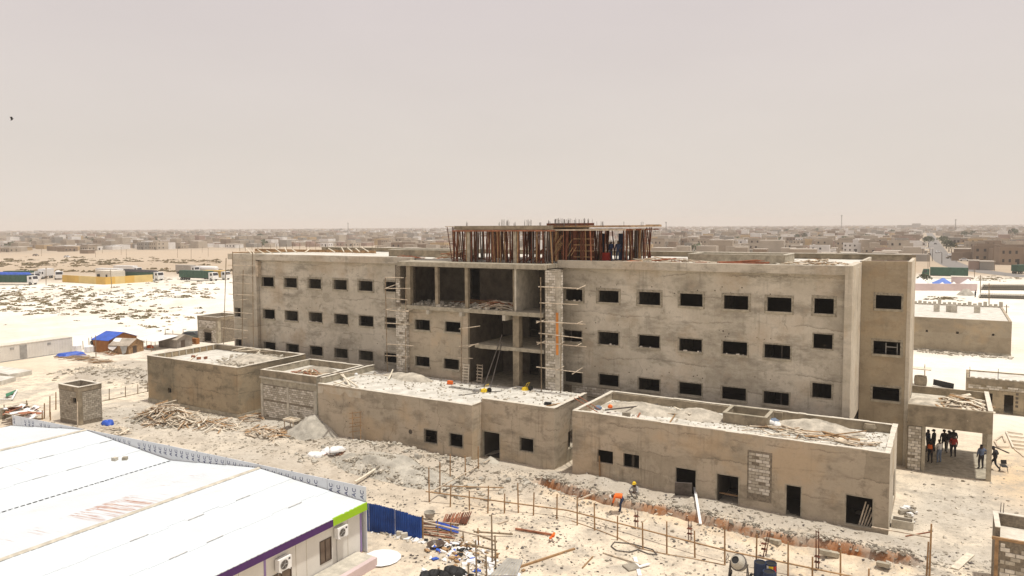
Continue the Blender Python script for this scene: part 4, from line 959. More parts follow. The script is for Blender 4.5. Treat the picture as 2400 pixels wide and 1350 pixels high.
for k in range(7):
    a_ = G(1052, 907, ZC+.05).lerp(G(1120, 917, ZC+.05), k/6); stick('tie', rg, a_, a_+Vector((.02, .37, 0)), .02, 'steel')
bl = thing('loose_bar', 'dark bars lying beside the yellow wheelbarrow on the roof', 'bars', G(1130, 922, ZC))
for q4 in ((1075, 926, 1122, 921), (1140, 919, 1209, 914), (1115, 908, 1138, 905)): stick('bar', bl, G(q4[0], q4[1], ZC+.04), G(q4[2], q4[3], ZC+.04), .035, 'steel')
b = MB(); c = G(1117, 919, ZC); b.rbox(c+Vector((0, 0, .13)), (.5, .35, .26), .3); tag(b.build('cement_bag', M['c_grey']), 'grey cement bag beside the yellow wheelbarrow', 'bag')
b = MB(); b.rbox(G(1284, 949, 4.5)+Vector((0, 0, .1)), (.5, .3, .2), .1); tag(b.build('black_box', M['black']), 'small black box on the right part of the centre roof', 'box')
th = thing('board', 'long brown board along the right edge of the centre roof', 'board', G(1310, 945, 4.55)); plank(th, G(1310, 946, 4.55), 2.6, .14, .06, 1.2, 0, 0, PLK[2], 'board_piece')
th = thing('rail_pipes', 'two red pipes bridging the gap between the two front roofs', 'pipes', G(1372, 947, 4.8))
for d in (0, 10): stick('pipe', th, G(1346+d, 933-d*.4, 4.78), G(1402+d*.5, 967-d*.6, 4.87), .04, 'wood_red')
tb = thing('open_roof_frame', 'pale timber frame lying over the left corner of the centre roof', 'timber frame', G(800, 895, 4.6))
for q4 in ((782, 902, 830, 885), (783, 895, 822, 907), (797, 877, 836, 904), (802, 875, 820, 903)):
    b = MB(); b.beam(G(q4[0], q4[1], 4.72), G(q4[2], q4[3], 4.60), .14, .08); b.build('board', M['wood_pale'], tb)
b = MB(); b.beam(G(745, 872, 4.9), G(908, 880, 5.0), .05, .05); tag(b.build('lath', M['wood']), 'thin lath laid from roof to roof across the gap', 'lath')
b = MB(); b.beam(G(911, 889, 4.4), G(921, 866, 5.0), .1, .06); tag(b.build('leaning_board', M['wood_pale']), 'short pale board leaning by the left brick pier', 'board')
b = MB(); b.lathe(G(835, 880, 4.88), [(.12, 0), (.16, .12), (.1, .22)], 8); tag(b.build('white_bag', M['plastic_white'], smooth=True), 'small white bag on the left wall of the centre roof', 'bag')
# right block roof
ZR = 4.26
mound('cement_mound', 'broad grey heap of cement waste along the back of the right roof', -19.2, 51.3, 3.6, 1.7, .55, ZR, M['rubble'], seed=11)
mound('cement_mound', 'pointed grey heap in the middle of the right roof', -15.0, 51.4, 2.4, 1.5, .62, ZR, M['rubble'], seed=12)
mound('cement_mound', 'long grey bank of cement and bricks at the right end of that roof', -7.3, 51.9, 3.3, 1.6, .7, ZR, M['rubble'], seed=13)
P_ = np.stack([rng.uniform(-22.2, -3, 1500), 46.9+6.2*rng.random(1500)**.5, np.full(1500, ZR+.01)], -1)
stones('roof_rubble', 'cement lumps and grit spread over the right front roof', P_, .03, .17, M['rubble'], m2=M['rubble_dark'])
def loose(label, x0, y0, x1, y1, z, w=.14, t=.05, m='wood', name='loose_board', cat='board'):
    b = MB(); b.beam(G(x0, y0, z), G(x1, y1, z+.03), w, t); tag(b.build(name, M[m]), label, cat)
loose('long dark pole lying on the left heap of the right roof', 1418, 961, 1542, 947, ZR+.35, .1, .08, 'steel', 'loose_pole', 'pole')
loose('pale board tilted across the middle heap of the right roof', 1580, 954, 1618, 971, ZR+.3, .16, .05, 'wood_pale')
loose('brown board lying flat beside the middle heap', 1566, 969, 1608, 971, ZR+.15, .13, .05, 'wood')
loose('thin brown stick on the roof below the middle heap', 1569, 991, 1582, 972, ZR+.08, .08, .05, 'wood_brown')
loose('pale board lying near the square roof curb', 1614, 976, 1661, 977, ZR+.1, .12, .05, 'wood_pale')
loose('long grey lath over the bank at the right roof end', 1833, 996, 1894, 1016, ZR+.3, .16, .05, 'wood')
loose('dark timber on the bank at the right roof end', 1922, 1010, 1980, 1026, ZR+.2, .18, .08, 'wood_brown')
loose('thin pole sticking out of the bank towards the corner', 1955, 1019, 2030, 1010, ZR+.3, .07, .06, 'wood_brown', 'loose_pole', 'pole')
loose('bent pale strip near the front edge of the right roof', 1976, 1036, 1996, 1026, ZR+.06, .16, .04, 'conc_pale')
loose('upright brown stick on the front roof edge', 1865, 1029, 1878, 1008, ZR+.1, .06, .05, 'wood_brown')
loose('stout reddish board among the stones near the roof front', 1490, 985, 1500, 968, ZR+.06, .1, .06, 'wood_red')
b = MB(); c = G(1468, 975, ZR); b.rbox(c+Vector((0, 0, .14)), (.55, .35, .28), .2); tag(b.build('grey_block', M['rubble_dark']), 'single grey block near the left end of the right roof', 'block')
b = MB(); c = G(2038, 1010, ZR); b.lathe(c, [(.34, 0), (.42, .25), (.33, .5)], 9); tag(b.build('mortar_tub', M['conc_dark']), 'upturned dark mortar tub in the walled right corner of the roof', 'tub')
b = MB(); c = G(1402, 960, ZR+.3); b.lathe(c, [(.2, 0), (.3, .15), (.12, .3)], 8); tag(b.build('crumpled_bag', M['denim'] if 'denim' in M else M['c_denim'], smooth=True), 'crumpled pale blue bag at the left end of the right roof', 'bag')
b = MB(); c = G(1430, 956, ZR+.35); b.lathe(c, [(.16, 0), (.2, .12), (.08, .25)], 8); tag(b.build('orange_bag', M['orange'], smooth=True), 'small orange bag near the blue one on the right roof', 'bag')
for k, (x, y) in enumerate(((1800, 990), (1812, 988), (1822, 996))):
    lump('cement_sack', ('white torn sack against the square roof curb', 'bluish torn sack just right of the square roof curb', 'white torn sack furthest from the square roof curb')[k], G(x, y, ZR+.12), .42, .26, .22, 'plastic_white' if k != 1 else 'c_denim', 'sack', k*.8, seed=k)
# left block roof
mound('cement_mound', 'wide grey heap of crushed cement on the left roof', -60.5, 50.2, 3.4, 3.0, .8, 4.3, M['rubble'], seed=21)
P_ = np.stack([rng.normal(-60.2, 2.0, 500).clip(-66, -57.4), rng.normal(49.8, 2.0, 500).clip(46, 53), np.full(500, 4.55)], -1)
stones('roof_rubble', 'broken lumps on the grey heap of the left roof', P_, .08, .4, M['rubble'], m2=M['conc_pale'])
timber_heap('few long boards across the far side of the left roof', (-63, 52.0, 4.9), 2.5, 1.2, .3, 10, 1.4, 3.0, mesh=[PLK[0], PLK[1]])
for k, (x, y) in enumerate(((453, 838), (466, 842), (482, 841))):
    b = MB(); c = G(x, y, 4.32); b.rbox(c+Vector((0, 0, .12)), (.42, .2, .22), k); tag(b.build('loose_block', M['wood_red']), ('reddish block on the left roof beside a fallen board', 'reddish block in the middle of the three on the left roof', 'reddish block next to the grey heap of the left roof')[k], 'block')
loose('pale board fallen from the left roof parapet', 440, 848, 462, 830, 4.35, .16, .05, 'wood_pale')
# brick-front block roof
mound('cement_mound', 'grey heap under the timber on the brick-front roof', -51.8, 50.6, 2.4, 1.6, .5, 4.15, M['rubble_dark'], seed=23)
timber_heap('reddish timber heap on the roof of the white-brick annex', (-51.5, 48.9, 4.2), 1.9, 1.0, .35, 55, .6, 1.7, mesh=[PLK[0], PLK[2], PLK[4], PLK[1]])
# portal roof
mound('cement_mound', 'grey rubble on the left half of the portal roof', -.9, 63.2, 2.0, 2.4, .45, 4.3, M['rubble'], seed=31)
timber_heap('white and brown broken boards piled on the portal roof', (1.2, 63.2, 4.35), 1.6, 2.7, .85, 135, .7, 2.2, mesh=[PLK[1], PLK[1], PLK[0], PLK[1], PLK[2]], w=(.1, .3))
# ------------------------------------------------------------------ white-roofed hall in the foreground
def roof_metal():
    m, n, b = _base('white_roof_sheet'); v = _pos(n)
    st = _noise(n, _pos(n, (.30, 8.0, .2)), 1.0, 3, .6)
    reg = _noise(n, _pos(n, (.17, .13, 1)), 1.0, 2, .5)
    g = n.nodes.new('ShaderNodeNewGeometry'); sp_ = n.nodes.new('ShaderNodeSeparateXYZ'); n.links.new(g.outputs['Position'], sp_.inputs[0])
    c = _mix(n, _ramp(n, _noise(n, v, .5, 5, .6).outputs[0], [(.3, 0), (.7, .6)]), (.62, .665, .69), (.56, .59, .605))
    # rust breaks through on the inner upper sheets only
    def band(src, lo, hi, soft=.25):
        mr = n.nodes.new('ShaderNodeMapRange'); mr.inputs['From Min'].default_value = lo-soft; mr.inputs['From Max'].default_value = lo; n.links.new(src, mr.inputs['Value'])
        m2 = n.nodes.new('ShaderNodeMapRange'); m2.inputs['From Min'].default_value = hi+soft; m2.inputs['From Max'].default_value = hi; n.links.new(src, m2.inputs['Value'])
        q = n.nodes.new('ShaderNodeMath'); q.operation = 'MULTIPLY'; n.links.new(mr.outputs[0], q.inputs[0]); n.links.new(m2.outputs[0], q.inputs[1]); return q.outputs[0]
    def mulv(*a):
        r = a[0]
        for k in a[1:]:
            q = n.nodes.new('ShaderNodeMath'); q.operation = 'MULTIPLY'; n.links.new(r, q.inputs[0]); n.links.new(k, q.inputs[1]); r = q.outputs[0]
        return r
    f1 = mulv(band(sp_.outputs['X'], -39.1, -36.2), band(sp_.outputs['Y'], 20.6, 23.4, .5), _ramp(n, st.outputs[0], [(.45, 0), (.58, .85)]))
    f2 = mulv(band(sp_.outputs['X'], -39.1, -36.2), _ramp(n, st.outputs[0], [(.63, 0), (.69, .8)]), _ramp(n, reg.outputs[0], [(.42, 0), (.55, 1)]))
    f3 = mulv(band(sp_.outputs['X'], -53.8, -49.3), _ramp(n, st.outputs[0], [(.64, 0), (.70, .6)]), _ramp(n, reg.outputs[0], [(.40, 0), (.52, 1)]))
    rc = _mix(n, _ramp(n, _noise(n, v, 3, 3).outputs[0], [(.4, 0), (.6, 1)]), (.36, .15, .085), (.50, .33, .24))
    for f in (f1, f2, f3): c = _mix(n, f, c, rc)
    dirt = _noise(n, _pos(n, (.6, .25, 1)), 1.0, 5, .7)
    c = _mix(n, _ramp(n, dirt.outputs[0], [(.56, 0), (.75, .35)]), c, (.62, .56, .48))
    n.links.new(c, b.inputs['Base Color']); b.inputs['Roughness'].default_value = .55; b.inputs['Specular IOR Level'].default_value = .25
    return m
M['roof_white'] = roof_metal()
def film_panel():
    m, n, b = _base('aluminium_panel_with_film'); v = _pos(n)
    a = _noise(n, _pos(n, (1.0, 1.0, .8)), 1.1, 6, .7)
    c = _mix(n, _ramp(n, _noise(n, v, .6, 3).outputs[0], [(.3, 0), (.7, 1)]), (.60, .615, .63), (.68, .69, .70))
    c = _mix(n, _ramp(n, a.outputs[0], [(.655, 0), (.67, 1)]), c, (.13, .14, .145))
    c = _mix(n, _ramp(n, _noise(n, _pos(n, (9, 9, 1.3)), 1.0, 3).outputs[0], [(.64, 0), (.70, .7)]), c, (.22, .23, .24))
    n.links.new(c, b.inputs['Base Color']); b.inputs['Roughness'].default_value = .45
    return m
M['film'] = film_panel()
M['lap_shadow'] = mat('lap_shadow_beige', (.52, .50, .47), var=.35, scale=4, bump=0)  # beige that stands in for the shadow and dirt line of sheet laps
M['ink'] = mat('blue_black_ink', (.02, .03, .12), var=.2, bump=0)
HX, HY = -27.35, 29.65
hall = thing('prefab_hall', 'white-roofed prefabricated hall with purple and lime eaves in the lower left corner', 'building', (-42, 20, 0))
HYB = 10.0
PROF = [(-27.05, 2.84), (-35.7, 3.36), (-44.3, 2.42), (-54.4, 3.12), (-65.2, 1.95)]
for s_, ((xa, za), (xb, zb_)) in enumerate(zip(PROF[:-1], PROF[1:])):
    rows = 3; sheets = {}
    for r_ in range(rows):
        xa_, za_ = xa+(xb-xa)*r_/rows, za+(zb_-za)*r_/rows; xe, ze = xa+(xb-xa)*(r_+1)/rows, za+(zb_-za)*(r_+1)/rows
        up = 1 if zb_ > za else -1
        k = 0; y = HY+.1
        while y > HYB:
            w = 1.02; lift = .004+.006*(k % 2)+random.uniform(0, .005)
            b = MB(); ov = .10
            dxu = (xe-xa_)*ov/3
            lo_ = .012 if True else 0
            # ribbed sheet: a shallow trapezoid profile across the sheet, its lower end lapping over the next
            ys = [y, y-.06, y-.10, y-.32, y-.36, y-.42, y-.46, y-.68, y-.72, y-.78, y-.82, y-w]
            hs = [.010, .010, 0, 0, .010, .010, 0, 0, .010, .010, 0, 0]
            jg = random.uniform(-.12, .12) if r_ > 0 else 0
            x0_, z0_ = xa_ + jg, za_ + (zb_-za)/(xb-xa)*jg
            A_ = (.02 if up > 0 else .0); B_ = (.0 if up > 0 else .02)
            for i in range(len(ys)-1):
                q0 = (x0_, ys[i], z0_+hs[i]+lift+A_); q1 = (x0_, ys[i+1], z0_+hs[i+1]+lift+A_); q2 = (xe+dxu, ys[i+1], ze+hs[i+1]+lift+B_); q3 = (xe+dxu, ys[i], ze+hs[i]+lift+B_)
                b.quad(q0, q3, q2, q1)
                e0 = (q0[0], q0[1], q0[2]-.02-lift); e1 = (q1[0], q1[1], q1[2]-.02-lift)
                b.quad(q0, q1, e1, e0)
            b.build('roof_sheet', M['roof_white'], hall)
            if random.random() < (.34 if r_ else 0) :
                c_ = MB(); c_.box(x0_-.02, x0_+.02, y-w+.06, y-.04, z0_+.010+lift+A_, z0_+.028+lift+A_); c_.build('lap_shadow_strip', M['lap_shadow'], hall)  # strip added to draw the lap's shadow and dirt line
            y -= w-.02; k += 1
for (xx, zz, w) in ((-35.7, 3.40, .34), (-54.4, 3.16, .3)):
    b = MB(); b.add([(xx-w/2, HY+.12, zz-.02), (xx, HY+.12, zz+.055), (xx+w/2, HY+.12, zz-.02), (xx-w/2, HYB, zz-.02), (xx, HYB, zz+.055), (xx+w/2, HYB, zz-.02)], [(0, 3, 4, 1), (1, 4, 5, 2), (0, 1, 2)]); b.build('ridge_cap', M['conc_pale'], hall)
b = MB()
for k in range(60):
    y = HY-.1-k*.32; b.box(-44.36, -44.22, y-.11, y+.11, 2.425, 2.475)
b.build('valley_gutter', M['black'], hall)
# side wall and eaves
yg = FX(771, 1219, HX).y
b = MB(); b.box(HX+.22, HX+.30, HYB, yg, 2.47, 2.83); b.build('fascia', M['purple'], hall)
b = MB(); b.box(HX+.22, HX+.305, yg+.003, HY+.15, 2.47, 2.88); b.build('fascia', M['green_paint'], hall, label='lime green fascia')
b = MB(); b.box(HX+.0, HX+.215, HYB, HY+.1, 2.52, 2.56); b.build('soffit', M['cream_panel'], hall)
wv_ = [FX(748, 1270, HX), FX(777, 1300, HX)]
hw = [(26.5, 27.33, .62, 1.84), (23.35, 24.6, .0, 1.35)]
b = MB(); b.wall('y', HYB, HY, -.2, 2.6, HX, .12, hw); b.build('side_wall', M['cream_panel'], hall)
b = MB(); b.wall('x', -65.1, HX-.125, -.2, 1.9, HY, .0-.1); b.add([(-65.1, HY-.05, 1.9), (HX-.1, HY-.05, 1.9), (HX-.1, HY-.05, 2.8), (-35.7, HY-.05, 3.3), (-44.3, HY-.05, 2.4), (-54.4, HY-.05, 3.05)], [(0, 1, 2, 3, 4, 5)]); b.build('gable_wall', M['cream_panel'], hall)
for (y0, y1, z0, z1) in hw:
    f_ = MB(); t_ = .05
    f_.box(HX-.06, HX+.025, y0, y1, z0, z0+t_); f_.box(HX-.06, HX+.025, y0, y1, z1-t_, z1); f_.box(HX-.06, HX+.025, y0, y0+t_, z0+t_, z1-t_); f_.box(HX-.06, HX+.025, y1-t_, y1, z0+t_, z1-t_); f_.box(HX-.05, HX+.015, (y0+y1)/2-.02, (y0+y1)/2+.02, z0+t_, z1-t_)
    wn = f_.build('window', M['frame_dark'], hall)
    for a_, c_ in ((y0+t_, (y0+y1)/2-.022), ((y0+y1)/2+.022, y1-t_)):
        g_ = MB(); g_.box(HX-.04, HX-.02, a_, c_, z0+t_, z1-t_); g_.build('pane', M['glass'], wn)
for y, w, mk in ((HY-.08, .12, 'lilac'), (22.98, .11, 'lilac')):
    b = MB(); b.box(HX+.002, HX+.03, y-w/2, y+w/2, -.1, 2.5); b.build('corner_strip', M[mk], hall)
for y in (28.55, 25.6, 24.9, 21.5):
    b = MB(); b.box(HX+.001, HX+.012, y-.012, y+.012, -.1, 2.5); b.build('panel_joint', M['conc_pale'], hall)
b = MB(); b.box(HX+.002, HX+.05, 22, HY-.02, -.1, .12); b.build('skirting', M['wood_brown'], hall)
def aircon(label, y0, y1, z0, z1):
    th = thing('air_conditioner', label, 'air conditioner', (HX+.03, (y0+y1)/2, z0))
    b = MB(); b.box(HX+.06, HX+.34, y0, y1, z0, z1); b.build('casing', M['plastic_white'], th)
    c = (HX+.345, y0+(y1-y0)*.4, (z0+z1)/2); r = (z1-z0)*.40
    b = MB(); b.lathe(c, [(r, -.01), (r, .02), (r*.9, .02), (r*.88, .0)], 18, axis=(1, 0, 0)); g_ = b.build('fan_grille', M['c_grey'], th)
    b = MB(); b.lathe((HX+.350, c[1], c[2]), [(r*.86, 0), (r*.86, .004)], 16, axis=(1, 0, 0)); b.build('fan_opening', M['steel'], g_)
    for k in range(5):
        b = MB(); a_ = k*math.pi*.4; b.beam((HX+.36, c[1], c[2]), (HX+.36, c[1]+r*.8*math.cos(a_), c[2]+r*.8*math.sin(a_)), .05, .012); b.build('blade', M['c_grey'], g_)
    b = MB(); b.box(HX+.342, HX+.347, y1-.2, y1-.08, z1-.16, z1-.07); b.build('badge', M['black'], th)
    for dy in (.12, y1-y0-.12):
        b = MB(); b.box(HX+.01, HX+.36, y0+dy-.02, y0+dy+.02, z0-.05, z0-.005); b.build('bracket', M['plastic_white'], th)
    b = MB(); b.path([(HX+.05, y0+.2, z0), (HX+.04, y0+.18, z0-.5), (HX+.04, y0+.22, .1)], .016); b.build('pipe', M['c_grey'], th)
aircon('white air conditioner under the lime eave at the hall corner', 27.5, 28.25, 1.66, 2.22)
aircon('white air conditioner under the purple eave above the half-hidden window', 23.55, 24.33, 1.52, 2.12)
# film-covered panels closing the hall's gable
pf = thing('panel_fence', 'row of grey film-covered sheets lettered AC along the hall gable', 'fence', (-46, HY+.25, 0))
NP = 13; xL_, xR_ = -65.15, -27.12
def ptop(x): return 2.86+(x+65.15)/21.5*.58 if x < -43.65 else 3.44+(x+43.65)/16.53*.28
cu = bpy.data.curves.new('lettering', 'FONT'); cu.body = 'AC'; cu.size = .36; cu.extrude = .004; cu.align_x = 'CENTER'; cu.align_y = 'CENTER'; cu.space_character = 1.05
to = bpy.data.objects.new('lettering_tmp', cu); COL.objects.link(to)
bpy.context.view_layer.update()
LM = bpy.data.meshes.new_from_object(to.evaluated_get(bpy.context.evaluated_depsgraph_get())); LM.name = 'lettering'; LM.materials.clear(); LM.materials.append(M['ink'])
bpy.data.objects.remove(to)
for k in range(NP):
    xa = xL_+(xR_-xL_)*k/NP; xb = xL_+(xR_-xL_)*(k+1)/NP; o_ = random.uniform(-.012, .012)
    b = MB(); v8 = [(xa+.012, HY+.16+o_, -.1), (xb-.012, HY+.16+o_, -.1), (xb-.012, HY+.20+o_, -.1), (xa+.012, HY+.20+o_, -.1), (xa+.012, HY+.16+o_, ptop(xa)), (xb-.012, HY+.16+o_, ptop(xb)), (xb-.012, HY+.20+o_, ptop(xb)), (xa+.012, HY+.20+o_, ptop(xa))]
    b.add(v8, [(0, 3, 2, 1), (4, 5, 6, 7), (0, 1, 5, 4), (1, 2, 6, 5), (2, 3, 7, 6), (3, 0, 4, 7)])
    sh_ = b.build('sheet', M['film'], pf)
    nl = 5
    for j in range(nl):
        xx = xa+(xb-xa)*(j+.5)/nl; zz = ptop(xx)-(.42 if k < 11 else .46)+random.uniform(-.02, .02)
        if random.random() < .12 or (k in (2, 3) and j % 2): continue
        o = link('lettering', LM, sh_, Vector((xx, HY+.155+o_, zz)) - WORLD[sh_.name])
        o.rotation_euler = (math.pi/2, -math.pi/2, 0)
    if k == NP-1: continue
    b = MB(); b.box(xb-.05, xb+.05, HY+.21, HY+.26, -.1, ptop(xb)+.02); b.build('post', M['steel'], pf)
b = MB(); b.rbox((-43.9, 25.0, 2.6), (.3, .3, .22), .3); tag(b.build('roof_weight', M['conc_pale']), 'left of two grey blocks weighting the white roof', 'block')
b = MB(); b.rbox((-43.0, 25.6, 2.62), (.3, .3, .24), .7); tag(b.build('roof_weight', M['concrete']), 'right of two grey blocks weighting the white roof', 'block')
for o, (x, y) in zip([o for o in COL.objects if o.name.startswith('roof_weight')], ((269, 1076), (293, 1075))):
    p = G(x, y, 2.85); pz = 2.42+(p.x+44.3)*(-.70/10.1) + .12
    p = G(x, y, pz); me = o.data; c0 = sum((v.co for v in me.vertices), Vector())/8
    for v in me.vertices: v.co += Vector((p.x, p.y, pz))-c0
# step and slab beside the hall
st = thing('hall_step', 'stained concrete step slab with a pinkish front beside the hall wall', 'step', (-26.2, 28, 0))
b = MB(); b.box(HX+.06, -25.9, 25.6, 29.2, -.2, .30); b.build('slab', M['conc_pale'], st)
b = MB(); b.box(-25.895, -25.6, 26.1, 28.9, -.2, .46); b.build('front_block', M['pinkwall'], st)
b = MB(); c = G(895, 1308, .02); b.lathe(c, [(1.0, 0), (1.05, .03), (.6, .07)], 14); tag(b.build('white_sheet', M['plastic_white']), 'round white sheet spread on the sand beside the step', 'sheet')

# ------------------------------------------------------------------ blue corrugated fence
bf = thing('corrugated_fence', 'blue corrugated iron fence behind the hall corner', 'fence', (-27.5, 32.2, 0))
pa, pb2 = Vector((-30.6, 31.62, 0)), Vector((-25.55, 32.67, 0)); ns = 6
for k in range(ns):
    a_ = pa.lerp(pb2, k/ns); c_ = pa.lerp(pb2, (k+1)/ns); d = (c_-a_); nn = Vector((d.y, -d.x, 0)).normalized(); b = MB(); n_ = 14
    top = [1.82, 1.80, 1.76, 1.70, 1.58, 1.42][k]; top2 = [1.80, 1.76, 1.72, 1.62, 1.48, 1.36][k]
    pts = [a_+d*(i/n_)+nn*(.035*(1 if i % 2 else -1)+.02*(k % 2)) for i in range(n_+1)]
    tt = [top+(top2-top)*i/n_+random.uniform(-.02, .02) for i in range(n_+1)]
    for i in range(n_):
        b.quad((*pts[i][:2], -.15), (*pts[i+1][:2], -.15), (*pts[i+1][:2], tt[i+1]), (*pts[i][:2], tt[i]))
    b.build('sheet', M['blue_paint'], bf)
for k in (0, 3, 6):
    a_ = pa.lerp(pb2, k/6); b = MB(); b.box(a_.x-.04, a_.x+.04, a_.y+.06, a_.y+.14, -.2, 1.4); b.build('post', M['wood_brown'], bf)
# pipes and bars stacked behind it
sp_ = thing('pipe_stack', 'rusty pipes stacked on the sand at the end of the blue fence', 'pipes', G(1030, 1245))
for k in range(16):
    y0 = 1222+k*2.1; a_ = GH(988+random.uniform(-6, 6), y0); c_ = GH(1062+random.uniform(-8, 14), y0+7+random.uniform(-4, 5)); dz = Vector((0, 0, .08+.05*(k % 3)))
    stick('pipe', sp_, a_+dz, c_+dz, .045, random.choice(('rust', 'wood_red', 'wood_brown', 'wood')))
sp2 = thing('pipe_stack', 'small bundle of blue pipes lying across the rusty ones', 'pipes', G(1050, 1240))
ROD['blue'] = unit_mesh('rod', 'pole', M['blue_tarp'])
for k in range(5):
    a_ = GH(1022, 1232+k*3); c_ = GH(1075, 1246+k*3); stick('pipe', sp2, a_+Vector((0, 0, .25)), c_+Vector((0, 0, .22)), .04, 'blue')
sp3 = thing('steel_bundle', 'bundle of short reddish steel tubes leaning together beyond the pipe stack', 'steel bundle', G(1065, 1228))
for k in range(15): 
    a_ = GH(1036+k*4, 1232+random.uniform(-2, 2)); c_ = GH(1046+k*4.2, 1218-k*.6+random.uniform(-2, 2)); stick('tube', sp3, a_+Vector((0, 0, .1)), c_+Vector((0, 0, .3)), .045, random.choice(('rust', 'wood_red')))
bu = thing('bucket', 'grey metal bowl standing on the pipe stack', 'bowl', G(1008, 1215)); c = GH(1007, 1219)+Vector((0, 0, .22)); b = MB(); b.lathe(c, [(.28, 0), (.36, .30), (.33, .30), (.25, .04)], 14); b.build('bowl', M['gravel'], bu); stick('handle', bu, c+Vector((.3, 0, .25)), c+Vector((.75, .1, .28)), .025, 'steel')

# ------------------------------------------------------------------ batter-board fence
bt = thing('batter_board_fence', 'long brown setting-out fence of stakes and rails on the near sand', 'fence', (-18, 38.5, 0))
POSTS = [(1006, 1177, 1096), (1031, 1157, 1083), (1055, 1125, 1064), (1091, 1114, 1068), (1121, 1096, 1046), (1055, 1188, 1135), (1100, 1196, 1150), (1143, 1203, 1139), (1182, 1203, 1157), (1215, 1202, 1133), (1250, 1208, 1154), (1305, 1217, 1158), (1353, 1231, 1164), (1394, 1243, 1179), (1447, 1266, 1209), (1507, 1286, 1225), (1563, 1298, 1222), (1629, 1307, 1244), (1699, 1324, 1232), (1772, 1345, 1252), (1847, 1356, 1270), (1970, 1366, 1287), (1904, 1362, 1305), (2036, 1362, 1333)]
for x, y, t in POSTS:
    p = GH(x, y); q = FY(x+random.uniform(-2, 2), t, p.y); stick('stake', bt, p-Vector((0, 0, .25)), q, .05, 'wood_brown')
def rail(x0, y0, x1, y1, h0, h1, w=.09, t=.05, m='wood_brown', par=None, nm='rail'):
    p = G(x0, y0, h0); q = G(x1, y1, h1); b = MB(); b.beam(p, q, w, t); return b.build(nm, M[m], par or bt)
rail(998, 1152, 1330, 1196, .62, .42); rail(1330, 1196, 1700, 1290, .42, .62); rail(1700, 1290, 2000, 1352, .62, .5)
rail(1012, 1152, 1150, 1076, .62, .3, m='wood'); rail(1032, 1139, 1180, 1143, .5, .2)
mk_ = thing('setting_out_frame', 'tall brown stake with a cross rail near the right end of the trench', 'stakes', GH(2180, 1350))
p = GH(2178, 1352); stick('stake', mk_, p, FY(2183, 1228, p.y), .055, 'wood_brown'); stick('stake', mk_, p+Vector((-.12, .1, 0)), FY(2176, 1270, p.y), .05, 'wood_brown')
rail(2043, 1235, 2182, 1260, .95, 1.35, m='wood', par=mk_); rail(2122, 1257, 2180, 1247, .9, 1.4, m='wood_red', par=mk_, nm='brace')
# second little fence with green pole
b2 = thing('rail_fence', 'rough pole fence with a green post across the rubbish at the bottom', 'fence', GH(1130, 1270))
for x, y, t, mk in ((1027, 1254, 1217, 'pole'), (1058, 1258, 1225, 'pole'), (1122, 1282, 1238, 'wood_brown'), (1087, 1268, 1247, 'pole'), (1154, 1322, 1206, 'pole'), (1162, 1328, 1255, 'pole'), (1117, 1352, 1266, 'pole'), (1141, 1353, 1302, 'pole'), (1099, 1352, 1322, 'pole')):
    p = GH(x, y); stick('post', b2, p-Vector((0, 0, .2)), FY(x-2, t, p.y), .05, mk)
for q4 in ((992, 1222, 1125, 1255, .8, .85), (1092, 1274, 1165, 1290, .5, .55), (1125, 1256, 1165, 1270, .85, .6), (1110, 1246, 1202, 1252, .3, .15)): rail(*q4, w=.1, t=.07, m='wood' if q4[0] < 1000 else 'pole', par=b2)
# vertical rebar starters in the trench line
for k, (x, y, t, lb_) in enumerate(((1491, 1238, 1190, 'pair of thin upright bars left of the leaning metal strip'), (1616, 1268, 1215, 'pair of thin upright bars just right of the leaning metal strip'), (1790, 1305, 1238, 'slanting pair of thin bars near the concrete kerb pieces'), (1915, 1336, 1238, 'tallest pair of upright bars beside the right kerb piece'))):
    th = thing('column_bars', lb_, 'rebar', GH(x, y))
    for d in (-3, 3, -1.5, 4.5):
        p = GH(x+d, y+random.uniform(-3, 3)); tp = FY(x+d+(12 if k == 2 else 0), t+random.uniform(0, 12), p.y); stick('bar', th, p-Vector((0, 0, .1)), tp, .016, 'rust')
        lastp = p
    for f_ in (.35, .6):
        z = f_*1.2; b = MB(); p = GH(x, y); b.box(p.x-.14, p.x+.14, p.y-.12, p.y+.12, p.z+z, p.z+z+.02); b.build('stirrup', M['rust'], th)
# kerbs, boards, strips lying around
def lie(label, x0, y0, x1, y1, w, t, m, name='loose_board', cat='board', dz=.05, dz1=None):
    p = GH(x0, y0)+Vector((0, 0, dz)); q = GH(x1, y1)+Vector((0, 0, dz if dz1 is None else dz1)); b = MB(); b.beam(p, q, w, t); return tag(b.build(name, M[m]), label, cat)
lie('concrete kerb piece left of the tall starter bars', 1793, 1268, 1828, 1276, .28, .22, 'concrete', 'kerb_stone', 'kerb', .1)
lie('concrete kerb piece right of the tall starter bars', 1920, 1296, 1965, 1305, .28, .24, 'concrete', 'kerb_stone', 'kerb', .1)
lie('concrete kerb piece beside a white bag at the trench end', 2055, 1324, 2086, 1330, .26, .2, 'concrete', 'kerb_stone', 'kerb', .1)
lie('white metal strip leaning across the trench in front of the first doorway', 1628, 1160, 1642, 1232, .16, .06, 'plastic_white', 'metal_strip', 'strip', .5, .1)
lie('pale plank lying alone on the sand near the right corner', 2237, 1335, 2275, 1300, .38, .05, 'wood_pale')
lie('long brown pole crossing the sand at the bottom centre', 1205, 1335, 1347, 1288, .11, .1, 'wood_brown', 'loose_pole', 'pole')
lie('reddish pole with an orange rag lying beyond the crossing pole', 1208, 1243, 1300, 1258, .1, .1, 'wood_red', 'loose_pole', 'pole', .1)
lie('brown batten lying left of the white cross of boards', 1414, 1297, 1512, 1328, .12, .07, 'wood')
